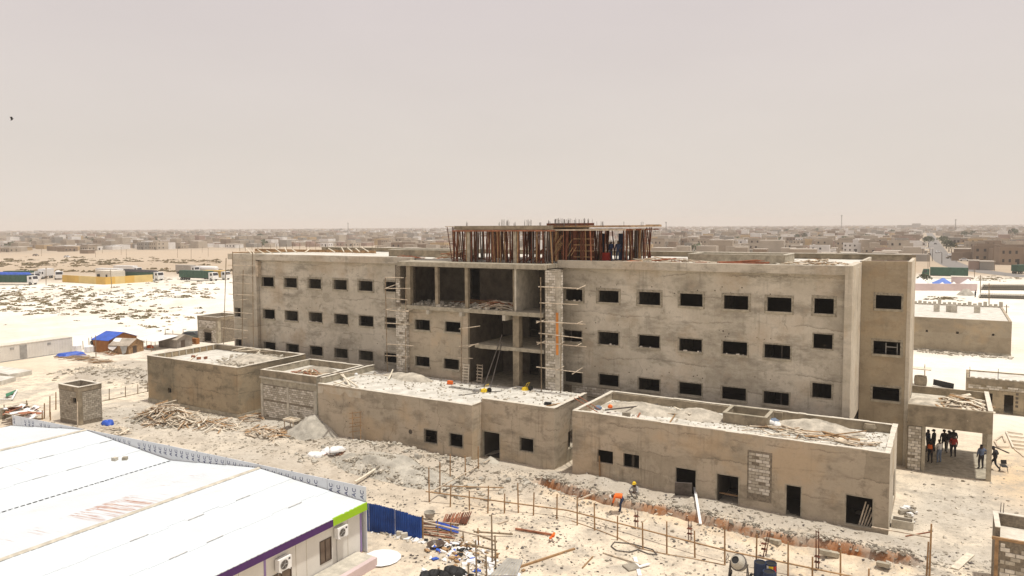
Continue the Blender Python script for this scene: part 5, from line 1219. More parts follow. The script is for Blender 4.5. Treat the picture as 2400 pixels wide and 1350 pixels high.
lie('white board, upright of the cross lying at the bottom edge', 1488, 1308, 1500, 1352, .2, .05, 'plastic_white')
lie('white board, short arm of the cross lying at the bottom edge', 1497, 1333, 1522, 1326, .16, .06, 'plastic_white', dz=.1)
lie('grey slab fragment beside the white cross of boards', 1466, 1334, 1494, 1328, .7, .08, 'rubble_dark', 'slab_fragment', 'slab')
lie('long pale beam slanting on the gravel heap left of the stakes', 833, 1138, 902, 1094, .18, .12, 'wood_pale', 'beam', 'beam', .25)
lie('brown plank laid across the second doorway', 1654, 1166, 1740, 1182, .16, .06, 'wood_brown', dz=.5)
lie('orange plank standing against the right block left of its windows', 1394, 1124, 1396, 1062, .14, .05, 'wood_brown', dz=0, dz1=1.9) if False else None
p = GH(1396, 1124); b = MB(); b.beam((p.x, 46.42, .1), (p.x-.05, 46.42, 1.9), .14, .05); tag(b.build('leaning_plank', M['wood_brown']), 'orange-brown plank standing against the wall left of two windows', 'plank')
lie('thin dark stick on the sand above the near fence', 1504, 1225, 1541, 1205, .09, .07, 'wood', 'stick', 'stick')
lie('short stick left of the slanting brown pole', 1365, 1333, 1390, 1306, .06, .05, 'wood_brown', 'stick', 'stick')
lie('short timber beside the nearest sand by the fence bend', 1168, 1229, 1190, 1222, .1, .06, 'wood', 'stick', 'stick')
lie('brown stick lying off the fence corner towards the trench', 1356, 1173, 1392, 1158, .1, .07, 'wood', 'stick', 'stick')
p = GH(1280, 1275); rgp = G(1296, 1258, .2); b = MB(); b.path([rgp, rgp+Vector((.1, 0, .25)), rgp+Vector((0, -.2, .05)), rgp+Vector((.05, -.45, .1))], .07, 7); tag(b.build('orange_rag', M['orange'], smooth=True), 'bright orange rag tied to the end of a reddish pole', 'rag')
# corrugated grey sheets at the bottom edge
gs = thing('sheet_stack', 'stack of grey corrugated sheets at the bottom edge', 'metal sheets', GH(1190, 1340))
for k in range(22):
    a_ = GH(1190+k*1.6, 1314+k*.2)+Vector((0, 0, .12)); c_ = GH(1148+k*2.9, 1356)+Vector((0, 0, .12)); b = MB(); b.tube(a_, c_, .05, .05, 6); b.build('rib', M['gravel' if k % 3 else 'c_grey'], gs)
# black bags, cement sacks, drums, mixer
for k, (x, y, r) in enumerate(((1055, 1340, .35), (1072, 1346, .4), (1018, 1346, .3), (995, 1350, .3), (1040, 1349, .28))):
    lump('rubbish_bag', ('tallest black rubbish bag at the bottom edge', 'widest black rubbish bag, right end of the row', 'black rubbish bag in the middle of the bottom row', 'leftmost black rubbish bag of the bottom row', 'smallest black rubbish bag squeezed between the others')[k], GH(x, y), r*1.25, r*.9, r*.85, 'black', 'rubbish bag', k*.7, seed=k)
sk = []
for k, (x, y) in enumerate(((738, 1068), (752, 1069), (765, 1058), (778, 1062), (788, 1056))):
    lump('cement_sack', ('leftmost white sack in the row by the gravel heap', 'second white sack from the left by the gravel heap', 'white sack lying furthest back in the row by the gravel heap', 'white sack fourth from the left by the gravel heap', 'rightmost white sack against the gravel heap')[k], GH(x, y), .62, .36, .3, 'plastic_white', 'sack', .5+k*.9, 'white sacks by the gravel heap', seed=k)
mx_ = thing('concrete_mixer', 'grey drum concrete mixer on a stand at the bottom edge', 'concrete mixer', GH(1731, 1362)); c = GH(1731, 1362)
dc = c+Vector((0, 0, .95)); ax = Vector((-.25, -.75, .62)).normalized()
b = MB(); b.lathe(dc, [(.16, -.38), (.36, -.22), (.40, .05), (.30, .30), (.21, .42), (.19, .42), (.26, .28)], 18, axis=ax); dr_ = b.build('drum', M['gravel'], mx_, smooth=False)
b = MB(); b.lathe(dc+ax*.36, [(.2, 0), (.2, .02)], 16, axis=ax); b.build('drum_mouth', M['black'], dr_)
b = MB(); b.lathe(dc, [(.41, .03), (.435, .045), (.435, .085), (.40, .10)], 20, axis=ax); b.build('gear_ring', M['steel'], dr_)
for s_ in (-.42, .42): stick('stand_leg', mx_, c+Vector((s_*1.1, -.3, -.1)), dc+Vector((s_, 0, 0)), .035, 'steel'); stick('stand_leg', mx_, c+Vector((s_*1.1, .35, -.1)), dc+Vector((s_, 0, 0)), .035, 'steel')
stick('axle', mx_, dc+Vector((-.5, 0, 0)), dc+Vector((.5, 0, 0)), .03, 'steel')
tw_ = dc+Vector((-.58, 0, .08)); b = MB()
ptsw = [tw_+Vector((0, .22*math.cos(t*.7854), .22*math.sin(t*.7854))) for t in range(9)]; b.path(ptsw, .018); b.path([tw_+Vector((0, -.22, 0)), tw_+Vector((0, .22, 0))], .014); b.build('tilt_wheel', M['steel'], mx_)
for s_ in (-.5, .5): b = MB(); b.tube(c+Vector((s_-.04, .4, .12)), c+Vector((s_+.04, .4, .12)), .2, .2, 12); b.build('wheel', M['black'], mx_)
def drum(label, x, y, h, r, open_=False, band=False):
    p = GH(x, y); th = thing('oil_drum', label, 'drum', p); b = MB(); b.lathe(p, [(r, 0), (r, h*.32), (r*1.04, h*.34), (r, h*.36), (r, h*.64), (r*1.04, h*.66), (r, h*.68), (r, h), (r*.93, h), (r*.9, h-.05)], 18); b.build('barrel', M['c_navy'], th)
    b = MB(); b.lathe(p+Vector((0, 0, h-.06)), [(r*.9, 0), (r*.9, .015)], 16); b.build('lid', M['black'], th)
    if band:
        for nm, mk, a0, a1 in (('label_red', 'c_red', -1.0, -.35), ('label_yellow', 'yellow', -1.75, -1.0), ('label_white', 'plastic_white', -2.1, -1.75)):
            b = MB(); k_ = 5
            for i in range(k_):
                u0 = a0+(a1-a0)*i/k_; u1 = a0+(a1-a0)*(i+1)/k_; R_ = r*1.045
                b.quad(p+Vector((R_*math.cos(u0), R_*math.sin(u0), h*.62)), p+Vector((R_*math.cos(u1), R_*math.sin(u1), h*.62)), p+Vector((R_*math.cos(u1), R_*math.sin(u1), h*.93)), p+Vector((R_*math.cos(u0), R_*math.sin(u0), h*.93)))
            b.build('printed_band', M[mk], th)
drum('dark blue oil drum, leftmost of three by the mixer', 1781, 1362, 1.0, .30)
drum('dark drum with a red and yellow printed band', 1806, 1364, 1.0, .29, band=True)
drum('shorter dark drum in front of the other two', 1802, 1378, .85, .30)
# planter-like concrete trough by the block corner, stones, sheet leaning in the doorway
tr = thing('concrete_trough', 'small open concrete trough by the right block corner', 'trough', GH(2115, 1235)); c = GH(2115, 1236)
b = MB(); L_, W_, T_ = 1.15, .6, .07
b.rbox(c+Vector((0, -W_/2, .25)), (L_, T_, .5)); b.rbox(c+Vector((0, W_/2, .25)), (L_, T_, .5)); b.rbox(c+Vector((-L_/2+T_/2, 0, .249)), (T_, W_-T_-.004, .497)); b.rbox(c+Vector((L_/2-T_/2, 0, .249)), (T_, W_-T_-.004, .497)); b.build('sides', M['conc_pale'], tr)
b = MB(); b.rbox(c+Vector((0, 0, .05)), (L_-.15, W_-.08, .06)); b.build('bottom', M['mortar'], tr)
p = FY(1596, 1150, 46.2); b = MB(); b.rbox((p.x+.25, 45.9, .75), (1.1, .04, 1.2), .35, .35); tag(b.build('metal_sheet', M['steel']), 'dark sheet leaning in front of the first doorway', 'panel')
dpl = thing('door_planks', 'few planks leaning inside the rightmost doorway', 'planks', (FY(2035, 1235, 47).x, 47, 0))
for k in range(5): 
    x = FY(2012+k*6, 1240, 46.9).x; stick('plank', dpl, (x, 46.8+.05*k, .1), (x+.35, 47.1, 1.6-.15*k), .05, 'wood')

# ------------------------------------------------------------------ heaps on the ground
timber_heap('great heap of broken formwork timber in front of the olive block', tuple(GH(392, 985))[:2]+(.05,), 3.9, 2.0, 1.7, 190, 1.0, 2.9, mesh=[PLK[0], PLK[1], PLK[0], PLK[2]])
timber_heap('lower tail of the broken timber heap towards the right', tuple(GH(500, 996))[:2]+(.05,), 3.2, 1.2, .6, 75, .8, 2.2, mesh=[PLK[0], PLK[1], PLK[2]])
timber_heap('grey timber scattered before the white-brick annex', tuple(GH(625, 1018))[:2]+(.05,), 2.4, 1.2, .5, 52, .8, 2.4, mesh=[PLK[0], PLK[0], PLK[2]])
timber_heap('low timber lying in the gap beside the white-brick annex', (-55.6, 46.2, .1), 1.3, 1.6, .4, 26, .8, 2.0, mesh=[PLK[0], PLK[2]])
timber_heap('sticks fallen at the foot of the small block tower', tuple(GH(270, 1012))[:2]+(.05,), 2.0, .7, .25, 22, .8, 2.0, mesh=[PLK[0], PLK[1]])
timber_heap('brown boards and scraps at the foot of the gravel heap', tuple(GH(785, 1050))[:2]+(.05,), 1.6, .6, .3, 26, .4, 1.3, mesh=[PLK[2], PLK[0], PLK[4]])
timber_heap('burnt dark timber line lying on the sand by the huts', tuple(GH(198, 843))[:2]+(.02,), 6.0, .9, .3, 48, 1.2, 3.0, mesh=[PLK[2], unit_mesh('plank', 'plank', M['mortar'])], yaw0=.95, spread=1.0)
mound('sand_pile', 'steep grey sand pile against the corner of the centre block', FY(737, 1040, 45.6).x, 45.75, 3.1, 2.5, 1.95, -.1, M['gravel'], seed=41, cone=True, rough=.55, n=50)
mound('gravel_heap', 'broad rough grey heap before the windowless half of the centre block', GH(905, 1082).x, GH(905, 1082).y-.2, 5.6, 2.5, 1.15, -.05, M['gravel'], seed=44, n=60, rough=.7)
mound('gravel_heap', 'lower grey heap spilling towards the stakes of the near fence', GH(985, 1115).x, GH(985, 1115).y, 3.6, 2.0, .85, -.05, M['gravel'], seed=46, n=50, rough=.7)
for cx_, cy_, rx_, ry_, n_, lb_ in ((GH(905, 1082).x, GH(905, 1082).y-.4, 5.2, 2.2, 900, 'clods and stones on the broad grey heap'), (GH(985, 1115).x, GH(985, 1115).y, 3.4, 1.9, 500, 'clods and stones on the lower grey heap')):
    a_ = rng.uniform(0, 6.28, n_); r_ = np.sqrt(rng.random(n_)); x_ = cx_+rx_*r_*np.cos(a_); y_ = cy_+ry_*r_*np.sin(a_)
    stones('rubble', lb_, np.stack([x_, y_, (1.0 if rx_ > 5 else .72)*np.clip(1-r_**2, 0, 1)**1.3], -1), .04, .26, M['rubble'], m2=M['rubble_dark'])
mound('sand_pile', 'small grey pile of gravel by the doorway corner', FY(1150, 1090, 46.3).x, 46.3, .9, .7, .55, 0, M['gravel'], seed=42, cone=True)
tb2 = thing('mixing_box', 'shallow timber mixing box on legs before the annex', 'timber box', GH(680, 1000)); c = GH(684, 1005)
b = MB()
for d, w in (((0, .4), (1.3, .06)), ((0, -.4), (1.3, .06)), ((.62, 0), (.06, .74)), ((-.62, 0), (.06, .74))): b.rbox(c+Vector((d[0], d[1], .85)), (w[0], w[1], .16))
b.build('sides', M['wood_pale'], tb2); b = MB(); b.rbox(c+Vector((0, 0, .79)), (1.2, .74, .03)); b.build('bottom', M['wood'], tb2)
for sx in (-.55, .55):
    for sy in (-.33, .33): b = MB(); b.rbox(c+Vector((sx, sy, .35)), (.07, .07, .84)); b.build('leg', M['wood'], tb2)
ld2 = thing('rung_ladder', 'tall rusty ladder of bars standing against the centre block', 'ladder', GH(836, 1045))
for x in (826, 844): stick('rail', ld2, FY(x+2, 1052, 45.1), FY(x, 965, 45.6), .035, 'wood_brown')
for y in (968, 980, 992, 1000, 1012): stick('rung', ld2, FY(819, y+1, 45.35), FY(848, y-3, 45.4), .03, 'wood_brown')
stones('rubble', 'grey rubble and clods strewn along the front of the blocks', gpts(5600, -62, 1, 40, 46.4, .0, lambda x, y: (.12+fbm(x*.6, y*.6, 71, 3)**3*3)*np.clip(1.1-np.abs(y-43.9)/2.6, .08, 1)), .03, .20, M['rubble'], m2=M['rubble_dark'])
stones('pebbles', 'small stones and litter scattered on the near sand', gpts(7500, -36, 6, 30, 46, .0, lambda x, y: .06+fbm(x*.6, y*.6, 73, 3)**3*3.5), .02, .15, M['rubble_dark'], m2=M['steel'])
stones('pebbles', 'grey stones strewn between the white hall and the heaps', gpts(3000, -72, -33, 33, 45, .0, lambda x, y: .08+fbm(x*.5, y*.5, 77, 3)**3*3.5), .03, .2, M['rubble'], m2=M['rubble_dark'])
stones('pebbles', 'small stones on the yard at the right', gpts(1400, -2, 14, 44, 66, .0), .03, .2, M['rubble'], m2=M['rubble_dark'])
stones('rubble', 'heap of grey rubble behind the small block tower', gpts(1500, -96, -72, 46, 58, .0, lambda x, y: np.exp(-((y-52)/2.6)**2)), .06, .5, M['rubble'], m2=M['rubble_dark'])
stones('block_rubble', 'broken grey blocks between the tower and the timber heap', gpts(260, -66, -60, 39.5, 43, .02), .12, .5, M['gravel'], flat=.9)
stones('block_rubble', 'broken blocks and clods between the heaps and the near stakes', gpts(420, -48, -24, 39, 45, .02, lambda x, y: .1+fbm(x*.4, y*.4, 79, 3)**2*1.6), .12, .42, M['rubble'], m2=M['gravel'], flat=.9)
stones('trench_clods', 'clods thrown up along the far lip of the trench', gpts(1100, -25, -1, 43.3, 45.4, .0, lambda x, y: np.exp(-((seg_dist(x, y, TRENCH)-.95)/.3)**2)), .04, .26, M['rubble_dark'], m2=M['rubble'])
# bits of rubbish by the blue fence and the pole fence: coloured scraps
for nm, lb_, n_, mk in (('litter', 'white paper and plastic litter round the pole fence', 170, 'plastic_white'), ('litter', 'brown cardboard litter round the pole fence', 110, 'wood_brown'), ('litter', 'dark litter round the pole fence', 55, 'black'), ('litter', 'blue plastic litter round the pole fence', 22, 'blue_tarp')):
    c1, c2 = GH(1070, 1285), GH(1120, 1330); k = rng.random(n_) < .6
    x = np.where(k, rng.normal(c1.x, .9, n_), rng.normal(c2.x, 1.3, n_)); y = np.where(k, rng.normal(c1.y, .6, n_), rng.normal(c2.y, .8, n_))
    stones(nm, lb_, np.stack([x, y, ground_h(x, y)+.05], -1), .06, .36, M[mk], cat='litter', flat=.35)
c1 = GH(935, 1252); n_ = 120
stones('litter', 'pale scraps lying along the foot of the blue fence', np.stack([rng.normal(c1.x, 1.0, n_), rng.normal(c1.y-.1, .22, n_), np.full(n_, .06)], -1), .08, .36, M['plastic_white'], cat='litter', flat=.5, m2=M['conc_pale'])
wl = thing('wash_basin', 'brown shallow basin on the sand by the rubbish', 'basin', GH(1022, 1278)); c = GH(1022, 1282); b = MB(); b.lathe(c, [(.3, 0), (.52, .2), (.48, .2), (.26, .05)], 14); b.build('bowl', M['frame_dark'], wl)
for k, (x, y) in enumerate(((892, 1240), (937, 1258), (948, 1262))):
    c = GH(x, y); b = MB(); b.rbox(c+Vector((0, 0, .16)), (.35, .2, .34), .4*k); tag(b.build('concrete_block', M['conc_pale']), ('pale block by the hall end of the blue fence', 'upright pale block near the middle of the blue fence', 'small pale block just right of the upright one')[k], 'block')
# orange ground hose and cable lines
hs = [GH(x, y)+Vector((0, 0, .05)) for x, y in ((1440, 1272), (1432, 1282), (1445, 1292), (1475, 1296), (1495, 1290), (1520, 1300), (1540, 1302), (1530, 1290), (1480, 1276), (1440, 1272))]
b = MB(); b.path(hs, .03); tag(b.build('hose_loop', M['steel']), 'loop of dark hose lying on the sand inside the fence', 'hose')
hs = [GH(x, y)+Vector((0, 0, .04)) for x, y in ((1340, 1222), (1400, 1243), (1450, 1262), (1500, 1287), (1560, 1300), (1620, 1310), (1700, 1326))]
b = MB(); b.path(hs, .022); tag(b.build('string_line', M['wood_brown']), 'brown line lying at the foot of the stakes', 'line')

# ------------------------------------------------------------------ right-hand kiosk near the camera and yard things
kx0 = G(2333, 1261, 2.75).x; ky0 = G(2333, 1261, 2.75).y; kz = 2.75
kk = thing('block_kiosk', 'open-topped block kiosk cut by the right edge', 'kiosk', (kx0+2, ky0+1.2, 0))
b = MB(); b.wall('x', kx0, kx0+4, -.2, kz, ky0, .2); b.wall('y', ky0+.202, ky0+2.4, -.2, kz+.5, kx0+.2, .2); b.wall('x', kx0+.202, kx0+4, -.2, kz+.5, ky0+2.2, .2); b.build('wall', M['mortar'], kk)
b = MB(); b.box(kx0+.21, kx0+4, ky0+.21, ky0+2.19, kz-.35, kz-.1); b.build('roof_slab', M['coping'], kk)
b = MB(); b.box(kx0-.02, kx0+.21, ky0+.1, ky0+2.42, kz+.502, kz+.54); b.box(kx0+.213, kx0+4, ky0+2.18, ky0+2.42, kz+.502, kz+.54); b.build('coping', M['coping'], kk)
b = MB(); b.box(kx0-.15, kx0+4, ky0-.16, ky0-.02, kz-.02, kz+.1); b.build('form_plank', M['wood_brown'], kk)
b = MB(); b.box(kx0-.02, kx0+.14, ky0-.05, ky0-.003, -.2, kz-.03); b.build('corner_plank', M['wood_brown'], kk)
bricks(kk, 'x', kx0+.2, kx0+2.6, .1, kz-.1, ky0, .42, .205, depth=.03, smear=.35)
for d in (0, .12): stick('starter_bar', kk, (kx0+.3+d, ky0+2.3, kz+.4), (kx0+.32+d, ky0+2.3, kz+1.05), .02, 'steel')
# kiosk with two doors beyond the portal
qx, qy, qz = 1.98, 82.2, 3.2
qk = thing('block_building', 'low block building with a dark door beyond the portal', 'building', (qx+4, qy+2, 0))
dd = [(FY(2353, 950, qy).x, FY(2375, 950, qy).x, .1, FY(2353, 925, qy).z), (FY(2312, 940, qy).x, FY(2326, 940, qy).x, .1, FY(2320, 922, qy).z)]
b = MB(); b.wall('x', qx, qx+12, -.1, qz, qy, .25, dd); b.wall('y', qy+.252, qy+4.5, -.1, qz, qx+.25, .25); b.wall('x', qx+.26, qx+12, -.1, qz, qy+4.3, .2); b.build('wall', M['olive'], qk)
b = MB(); b.box(qx+.26, qx+11.9, qy+.27, qy+4.29, qz-.3, qz-.1); b.build('roof_slab', M['roof'], qk)
b = MB(); b.box(qx-.03, qx+12, qy-.05, qy-.003, qz-.55, qz-.02); b.build('ring_beam', M['conc_dark'], qk)
for k in range(16): b = MB(); b.box(qx+.3+k*.55, qx+.62+k*.55, qy-.03, qy+.2, qz+.003, qz+.12); b.build('roof_block', M['conc_pale'], qk)
bricks(qk, 'x', qx+.1, qx+7, qz-1.0, qz-.58, qy, .42, .2, depth=.02, smear=.25)
for k in range(5): b = MB(); x = FY(2383, 950, qy).x; b.box(x-.11, x+.11, qy-.012, qy+.02, .75+k*.38, .97+k*.38); b.build('vent_hole', M['hole'], qk)  # dark plates with the shade of the vents painted in
for px in (2273, 2340): stick('starter_bar', qk, (FY(px, 880, qy).x, qy+.4, qz), (FY(px, 880, qy).x, qy+.4, qz+1.0), .03, 'steel')
# scaffold trestle with drum and board
ts = thing('trestle', 'small timber trestle stage beside the tower end', 'trestle', GH(2150, 905))
p0 = GH(2145, 903)
for x, y in ((2137, 903), (2167, 904)): p = GH(x, y); stick('leg', ts, p, FY(x, 858, p.y), .05, 'wood'); stick('leg', ts, p+Vector((0, 1.2, 0)), FY(x, 858, p.y)+Vector((0, 1.2, 0)), .05, 'wood')
p = GH(2150, 904); b = MB(); b.box(p.x-1.4, p.x+1.3, p.y-.1, p.y+1.3, FY(2150, 866, p.y).z, FY(2150, 866, p.y).z+.1); b.build('deck', M['wood_pale'], ts)
b = MB(); c = GH(2157, 903); b.lathe(c+Vector((0, .3, 0)), [(.6, 0), (.66, .5), (.6, 1.0), (.5, 1.0)], 14); tag(b.build('water_drum', M['conc_dark']), 'dark squat drum under the trestle stage', 'drum')
b = MB(); c = GH(2211, 908); b.rbox(c+Vector((0, 0, .35)), (2.0, .08, .7), -.2, .3, .12); tag(b.build('dark_board', M['black']), 'dark panel propped on the sand behind the portal', 'panel')
fr = thing('slatted_grid', 'flat timber frame with slats lying on the sand at the right edge', 'timber frame', GH(2385, 1035))
for q4 in ((2358, 1014, 2375, 1052), (2375, 1052, 2400, 1055), (2358, 1014, 2398, 1020), (2362, 1024, 2400, 1028), (2366, 1034, 2402, 1038), (2371, 1043, 2402, 1047)):
    p = GH(*q4[:2])+Vector((0, 0, .1)); q = GH(*q4[2:])+Vector((0, 0, .1)); b = MB(); b.beam(p, q, .12, .08); b.build('slat', M['wood_pale'], fr)
f2_ = thing('timber_square', 'square timber frame lying nearer to the portal post', 'timber frame', GH(2345, 1040))
for q4 in ((2331, 1036, 2340, 1050), (2340, 1050, 2365, 1050), (2331, 1036, 2350, 1022), (2350, 1022, 2356, 1038)):
    p = GH(*q4[:2])+Vector((0, 0, .1)); q = GH(*q4[2:])+Vector((0, 0, .1)); b = MB(); b.beam(p, q, .12, .06); b.build('slat', M['wood'], f2_)
lie('thin dark pole lying right of the portal post', 2330, 1048, 2365, 1063, .08, .06, 'steel', 'loose_pole', 'pole')
lie('pale pole lying right of the square timber frame', 2378, 1054, 2400, 1072, .1, .06, 'wood', 'loose_pole', 'pole')
ch = thing('broken_chair', 'small dark broken chair on the sand beside the walking man', 'chair', GH(2352, 1106)); c = GH(2352, 1106)
b = MB(); b.rbox(c+Vector((0, 0, .45)), (.4, .4, .04), .4, .2); b.build('seat', M['black'], ch)
for sx, sy in ((-.2, -.2), (.2, -.2), (.2, .2), (-.2, .2)): stick('leg', ch, c+Vector((sx*1.3, sy*1.3, 0)), c+Vector((sx, sy, .45)), .018, 'steel')
b = MB(); b.rbox(c+Vector((0, .2, .68)), (.38, .04, .3), .4, -.2); b.build('backrest', M['black'], ch)
stones('litter', 'stones and bags at the foot of the right block end wall', np.stack([rng.normal(-1.6, .3, 26), rng.uniform(49.0, 52, 26), np.full(26, .1)], -1), .15, .45, M['rubble_dark'], m2=M['plastic_white'])
# ------------------------------------------------------------------ huts and container at the edge of the plain
ct = thing('shipping_container', 'long pale grey container standing at the left edge of the site', 'container', (-110.5, 52, 0))
cxf, cz = -109.4, 2.25
b = MB(); n_ = 92; ys = np.linspace(41.5, 58.5, n_); 
for i in range(n_-1):
    d0 = .03*(i % 2); d1 = .03*((i+1) % 2); b.quad((cxf-d0, ys[i], .1), (cxf-d1, ys[i+1], .1), (cxf-d1, ys[i+1], cz-.1), (cxf-d0, ys[i], cz-.1))
b.box(cxf-2.4, cxf-.06, 41.5, 58.5, .1, cz-.11); b.build('body', M['cream_panel'], ct)
b = MB(); b.box(cxf-2.42, cxf+.02, 41.5, 58.52, cz-.10, cz); b.build('roof', M['coping'], ct)
b = MB(); b.box(cxf-.08, cxf+.03, 41.5, 58.52, 0, .12); b.build('base_rail', M['c_grey'], ct)
b = MB(); y0 = FX(48, 850, cxf).y; b.box(cxf-.01, cxf+.02, y0, y0+.9, .15, 2.0); b.build('door', M['c_grey'], ct)
for yy in (46, 50.2, 55): b = MB(); b.box(cxf-.01, cxf+.015, yy, yy+.5, 1.55, 1.85); b.build('vent', M['c_grey'], ct)
c = G(168, 834); tp = thing('tarpaulin_bundle', 'flat blue tarpaulin bundle lying beside the container', 'tarpaulin', c)
b = MB(); b.add([(c.x-1.6, c.y-1.5, 0), (c.x+.6, c.y-1.2, 0), (c.x+1.3, c.y+1.4, 0), (c.x-1.0, c.y+1.3, 0), (c.x-1.3, c.y-1.1, .42), (c.x+.3, c.y-.9, .4), (c.x+.9, c.y+1.1, .5), (c.x-.8, c.y+1.0, .46)], [(0, 1, 5, 4), (1, 2, 6, 5), (2, 3, 7, 6), (3, 0, 4, 7), (4, 5, 6, 7)]); b.build('sheet', M['blue_tarp'], tp)
for k, (x, y) in enumerate(((180, 826), (207, 826), (214, 825))):
    c = G(x, y); b = MB(); 
    if k == 0: b.rbox(c+Vector((0, 0, .5)), (.9, .9, 1.0), .2)
    else: b.lathe(c, [(.45, 0), (.5, .15), (.5, .85), (.3, 1.0), (.12, 1.05)], 12)
    tag(b.build('water_tank', M['plastic_white']), ('boxy white tank by the end of the grey container', 'white water tank left of the blue-roofed hut', 'white water tank closest to the thin poles by the hut')[k], 'water tank')
def gable_hut(name, label, p, wx, wy, h, hr, wm, rm, rz, rdepth=.15, extra=None):
    th = thing(name, label, 'hut', p); Mz = Matrix.Rotation(rz, 3, 'Z'); P_ = lambda x, y, z: Vector(p)+Mz @ Vector((x, y, z))
    x, y = wx/2, wy/2; b = MB()
    b.add([P_(-x, -y, 0), P_(x, -y, 0), P_(x, y, 0), P_(-x, y, 0), P_(-x, -y, h), P_(x, -y, h), P_(x, y, h), P_(-x, y, h), P_(-x, 0, hr), P_(x, 0, hr)], [(0, 1, 5, 4), (2, 3, 7, 6), (1, 2, 6, 9, 5), (3, 0, 4, 8, 7)]); b.build('wall', M[wm], th)
    e_ = .18; b = MB(); t_ = .06
    A = [P_(-x-e_, -y-e_, h-.1), P_(x+e_, -y-e_, h-.1), P_(x+e_, 0, hr+.03), P_(-x-e_, 0, hr+.03), P_(x+e_, y+e_, h-.1), P_(-x-e_, y+e_, h-.1)]
    B = [v+Vector((0, 0, t_)) for v in A]
    b.add(A+B, [(6, 7, 8, 9), (9, 8, 10, 11), (3, 2, 1, 0), (5, 4, 2, 3), (0, 1, 7, 6), (4, 5, 11, 10), (1, 2, 8, 7), (2, 4, 10, 8), (3, 0, 6, 9), (5, 3, 9, 11)]); b.build('roof', M[rm], th)
    b = MB(); b.rbox(P_(x+.01, -y*.2, h*.42), (.04, .8, h*.8), rz); b.build('door', M['frame_dark'], th)
    return th, P_
pw = G(258, 826)
th, P_ = gable_hut('site_hut', 'orange-brown board hut with a bright blue roof', (pw.x-1.3, pw.y+1.6, 0), 3.4, 4.6, 1.9, 2.7, 'hut_brown', 'blue_tarp', .1)
pw = G(285, 828)
th, P_ = gable_hut('tarp_shack', 'low shack under dirty canvas with a white sheet hanging off its roof', (pw.x-.1, pw.y+.9, 0), 3.0, 3.2, 1.3, 2.0, 'wood_brown', 'canvas', .35)
b = MB(); b.add([P_(-1.7, -1.75, 1.05), P_(-.3, -1.8, 1.0), P_(-.5, -.3, 2.12), P_(-1.7, -.2, 2.12), P_(-.8, -1.9, .55), P_(-1.5, -1.85, .8)], [(0, 1, 2, 3), (0, 5, 4, 1)]); tag(b.build('hanging_sheet', M['plastic_white']), 'white sheet draped over the corner of the canvas shack', 'sheet')
b = MB(); b.add([P_(.3, -1.8, 1.2), P_(1.5, -1.8, 1.2), P_(1.3, -1.9, .3), P_(.8, -1.95, 0.0)], [(0, 1, 2, 3)]); tag(b.build('hanging_sheet', M['c_grey']), 'grey sheet hanging down the front of the canvas shack', 'sheet')
pw = G(345, 818); sh2 = thing('sheet_shelter', 'open shelter under flat white sheeting between the shacks', 'shelter', pw)
b = MB(); c = pw+Vector((.4, 1.2, 0)); b.add([c+Vector(v) for v in ((-2.6, -1.6, 1.35), (2.4, -1.8, 1.3), (2.6, 2.0, 1.75), (-2.4, 2.2, 1.8), (-2.6, -1.6, 1.40), (2.4, -1.8, 1.35), (2.6, 2.0, 1.80), (-2.4, 2.2, 1.85))], [(3, 2, 1, 0), (4, 5, 6, 7), (0, 1, 5, 4), (1, 2, 6, 5), (2, 3, 7, 6), (3, 0, 4, 7)]); b.build('roof_sheet', M['plastic_white'], sh2)
for dx, dy in ((-2.4, -1.4), (2.2, -1.6), (2.4, 1.8), (-2.2, 2.0), (0, -1.5)): stick('post', sh2, c+Vector((dx, dy, 0)), c+Vector((dx, dy, 1.5)), .05, 'pole')
pw = G(392, 815); th, P_ = gable_hut('tarp_shack', 'squat grey sheet shack right of the white shelter', (pw.x, pw.y+1.4, 0), 3.6, 3.0, 1.35, 1.85, 'grey_sheet', 'canvas', .15)
lump('orange_bundle', 'orange bundle on the sand before the white shelter', G(352, 815), .7, .4, .4, 'orange', 'bundle')
b = MB(); c = G(457, 806); b.rbox(c+Vector((0, 0, .45)), (1.2, .7, .9), .2); tag(b.build('wooden_crate', M['hut_brown']), 'orange-brown crate near the block hut', 'crate')
timber_heap('scraps of timber heaped by the canvas shack', tuple(G(252, 830))[:2]+(.05,), 1.8, 1.0, .5, 30, .6, 1.8, mesh=[PLK[2], PLK[4], PLK[0]])
timber_heap('junk timber heaped between the grey shack and the block hut', tuple(G(432, 806))[:2]+(.05,), 2.4, 1.2, .5, 36, .6, 1.8, mesh=[PLK[2], PLK[0], PLK[1]])
stk = []
for k, (x, y, t) in enumerate(((195, 819, 799), (209, 812, 792), (216, 820, 789), (225, 836, 786), (227, 815, 801), (297, 822, 800), (388, 812, 770), (406, 806, 774), (430, 800, 771), (435, 795, 781), (355, 824, 802))):
    p = G(x, y); th = stick('pole_stake', None, p, FY(x-1, t, p.y), .06, 'pole'); tag(th, '%s thin pole among the huts, counting from the container' % ['first', 'second', 'third', 'fifth', 'fourth', 'sixth', 'eighth', 'ninth', 'tenth', 'eleventh', 'seventh'][k], 'pole', 'thin poles among the huts')
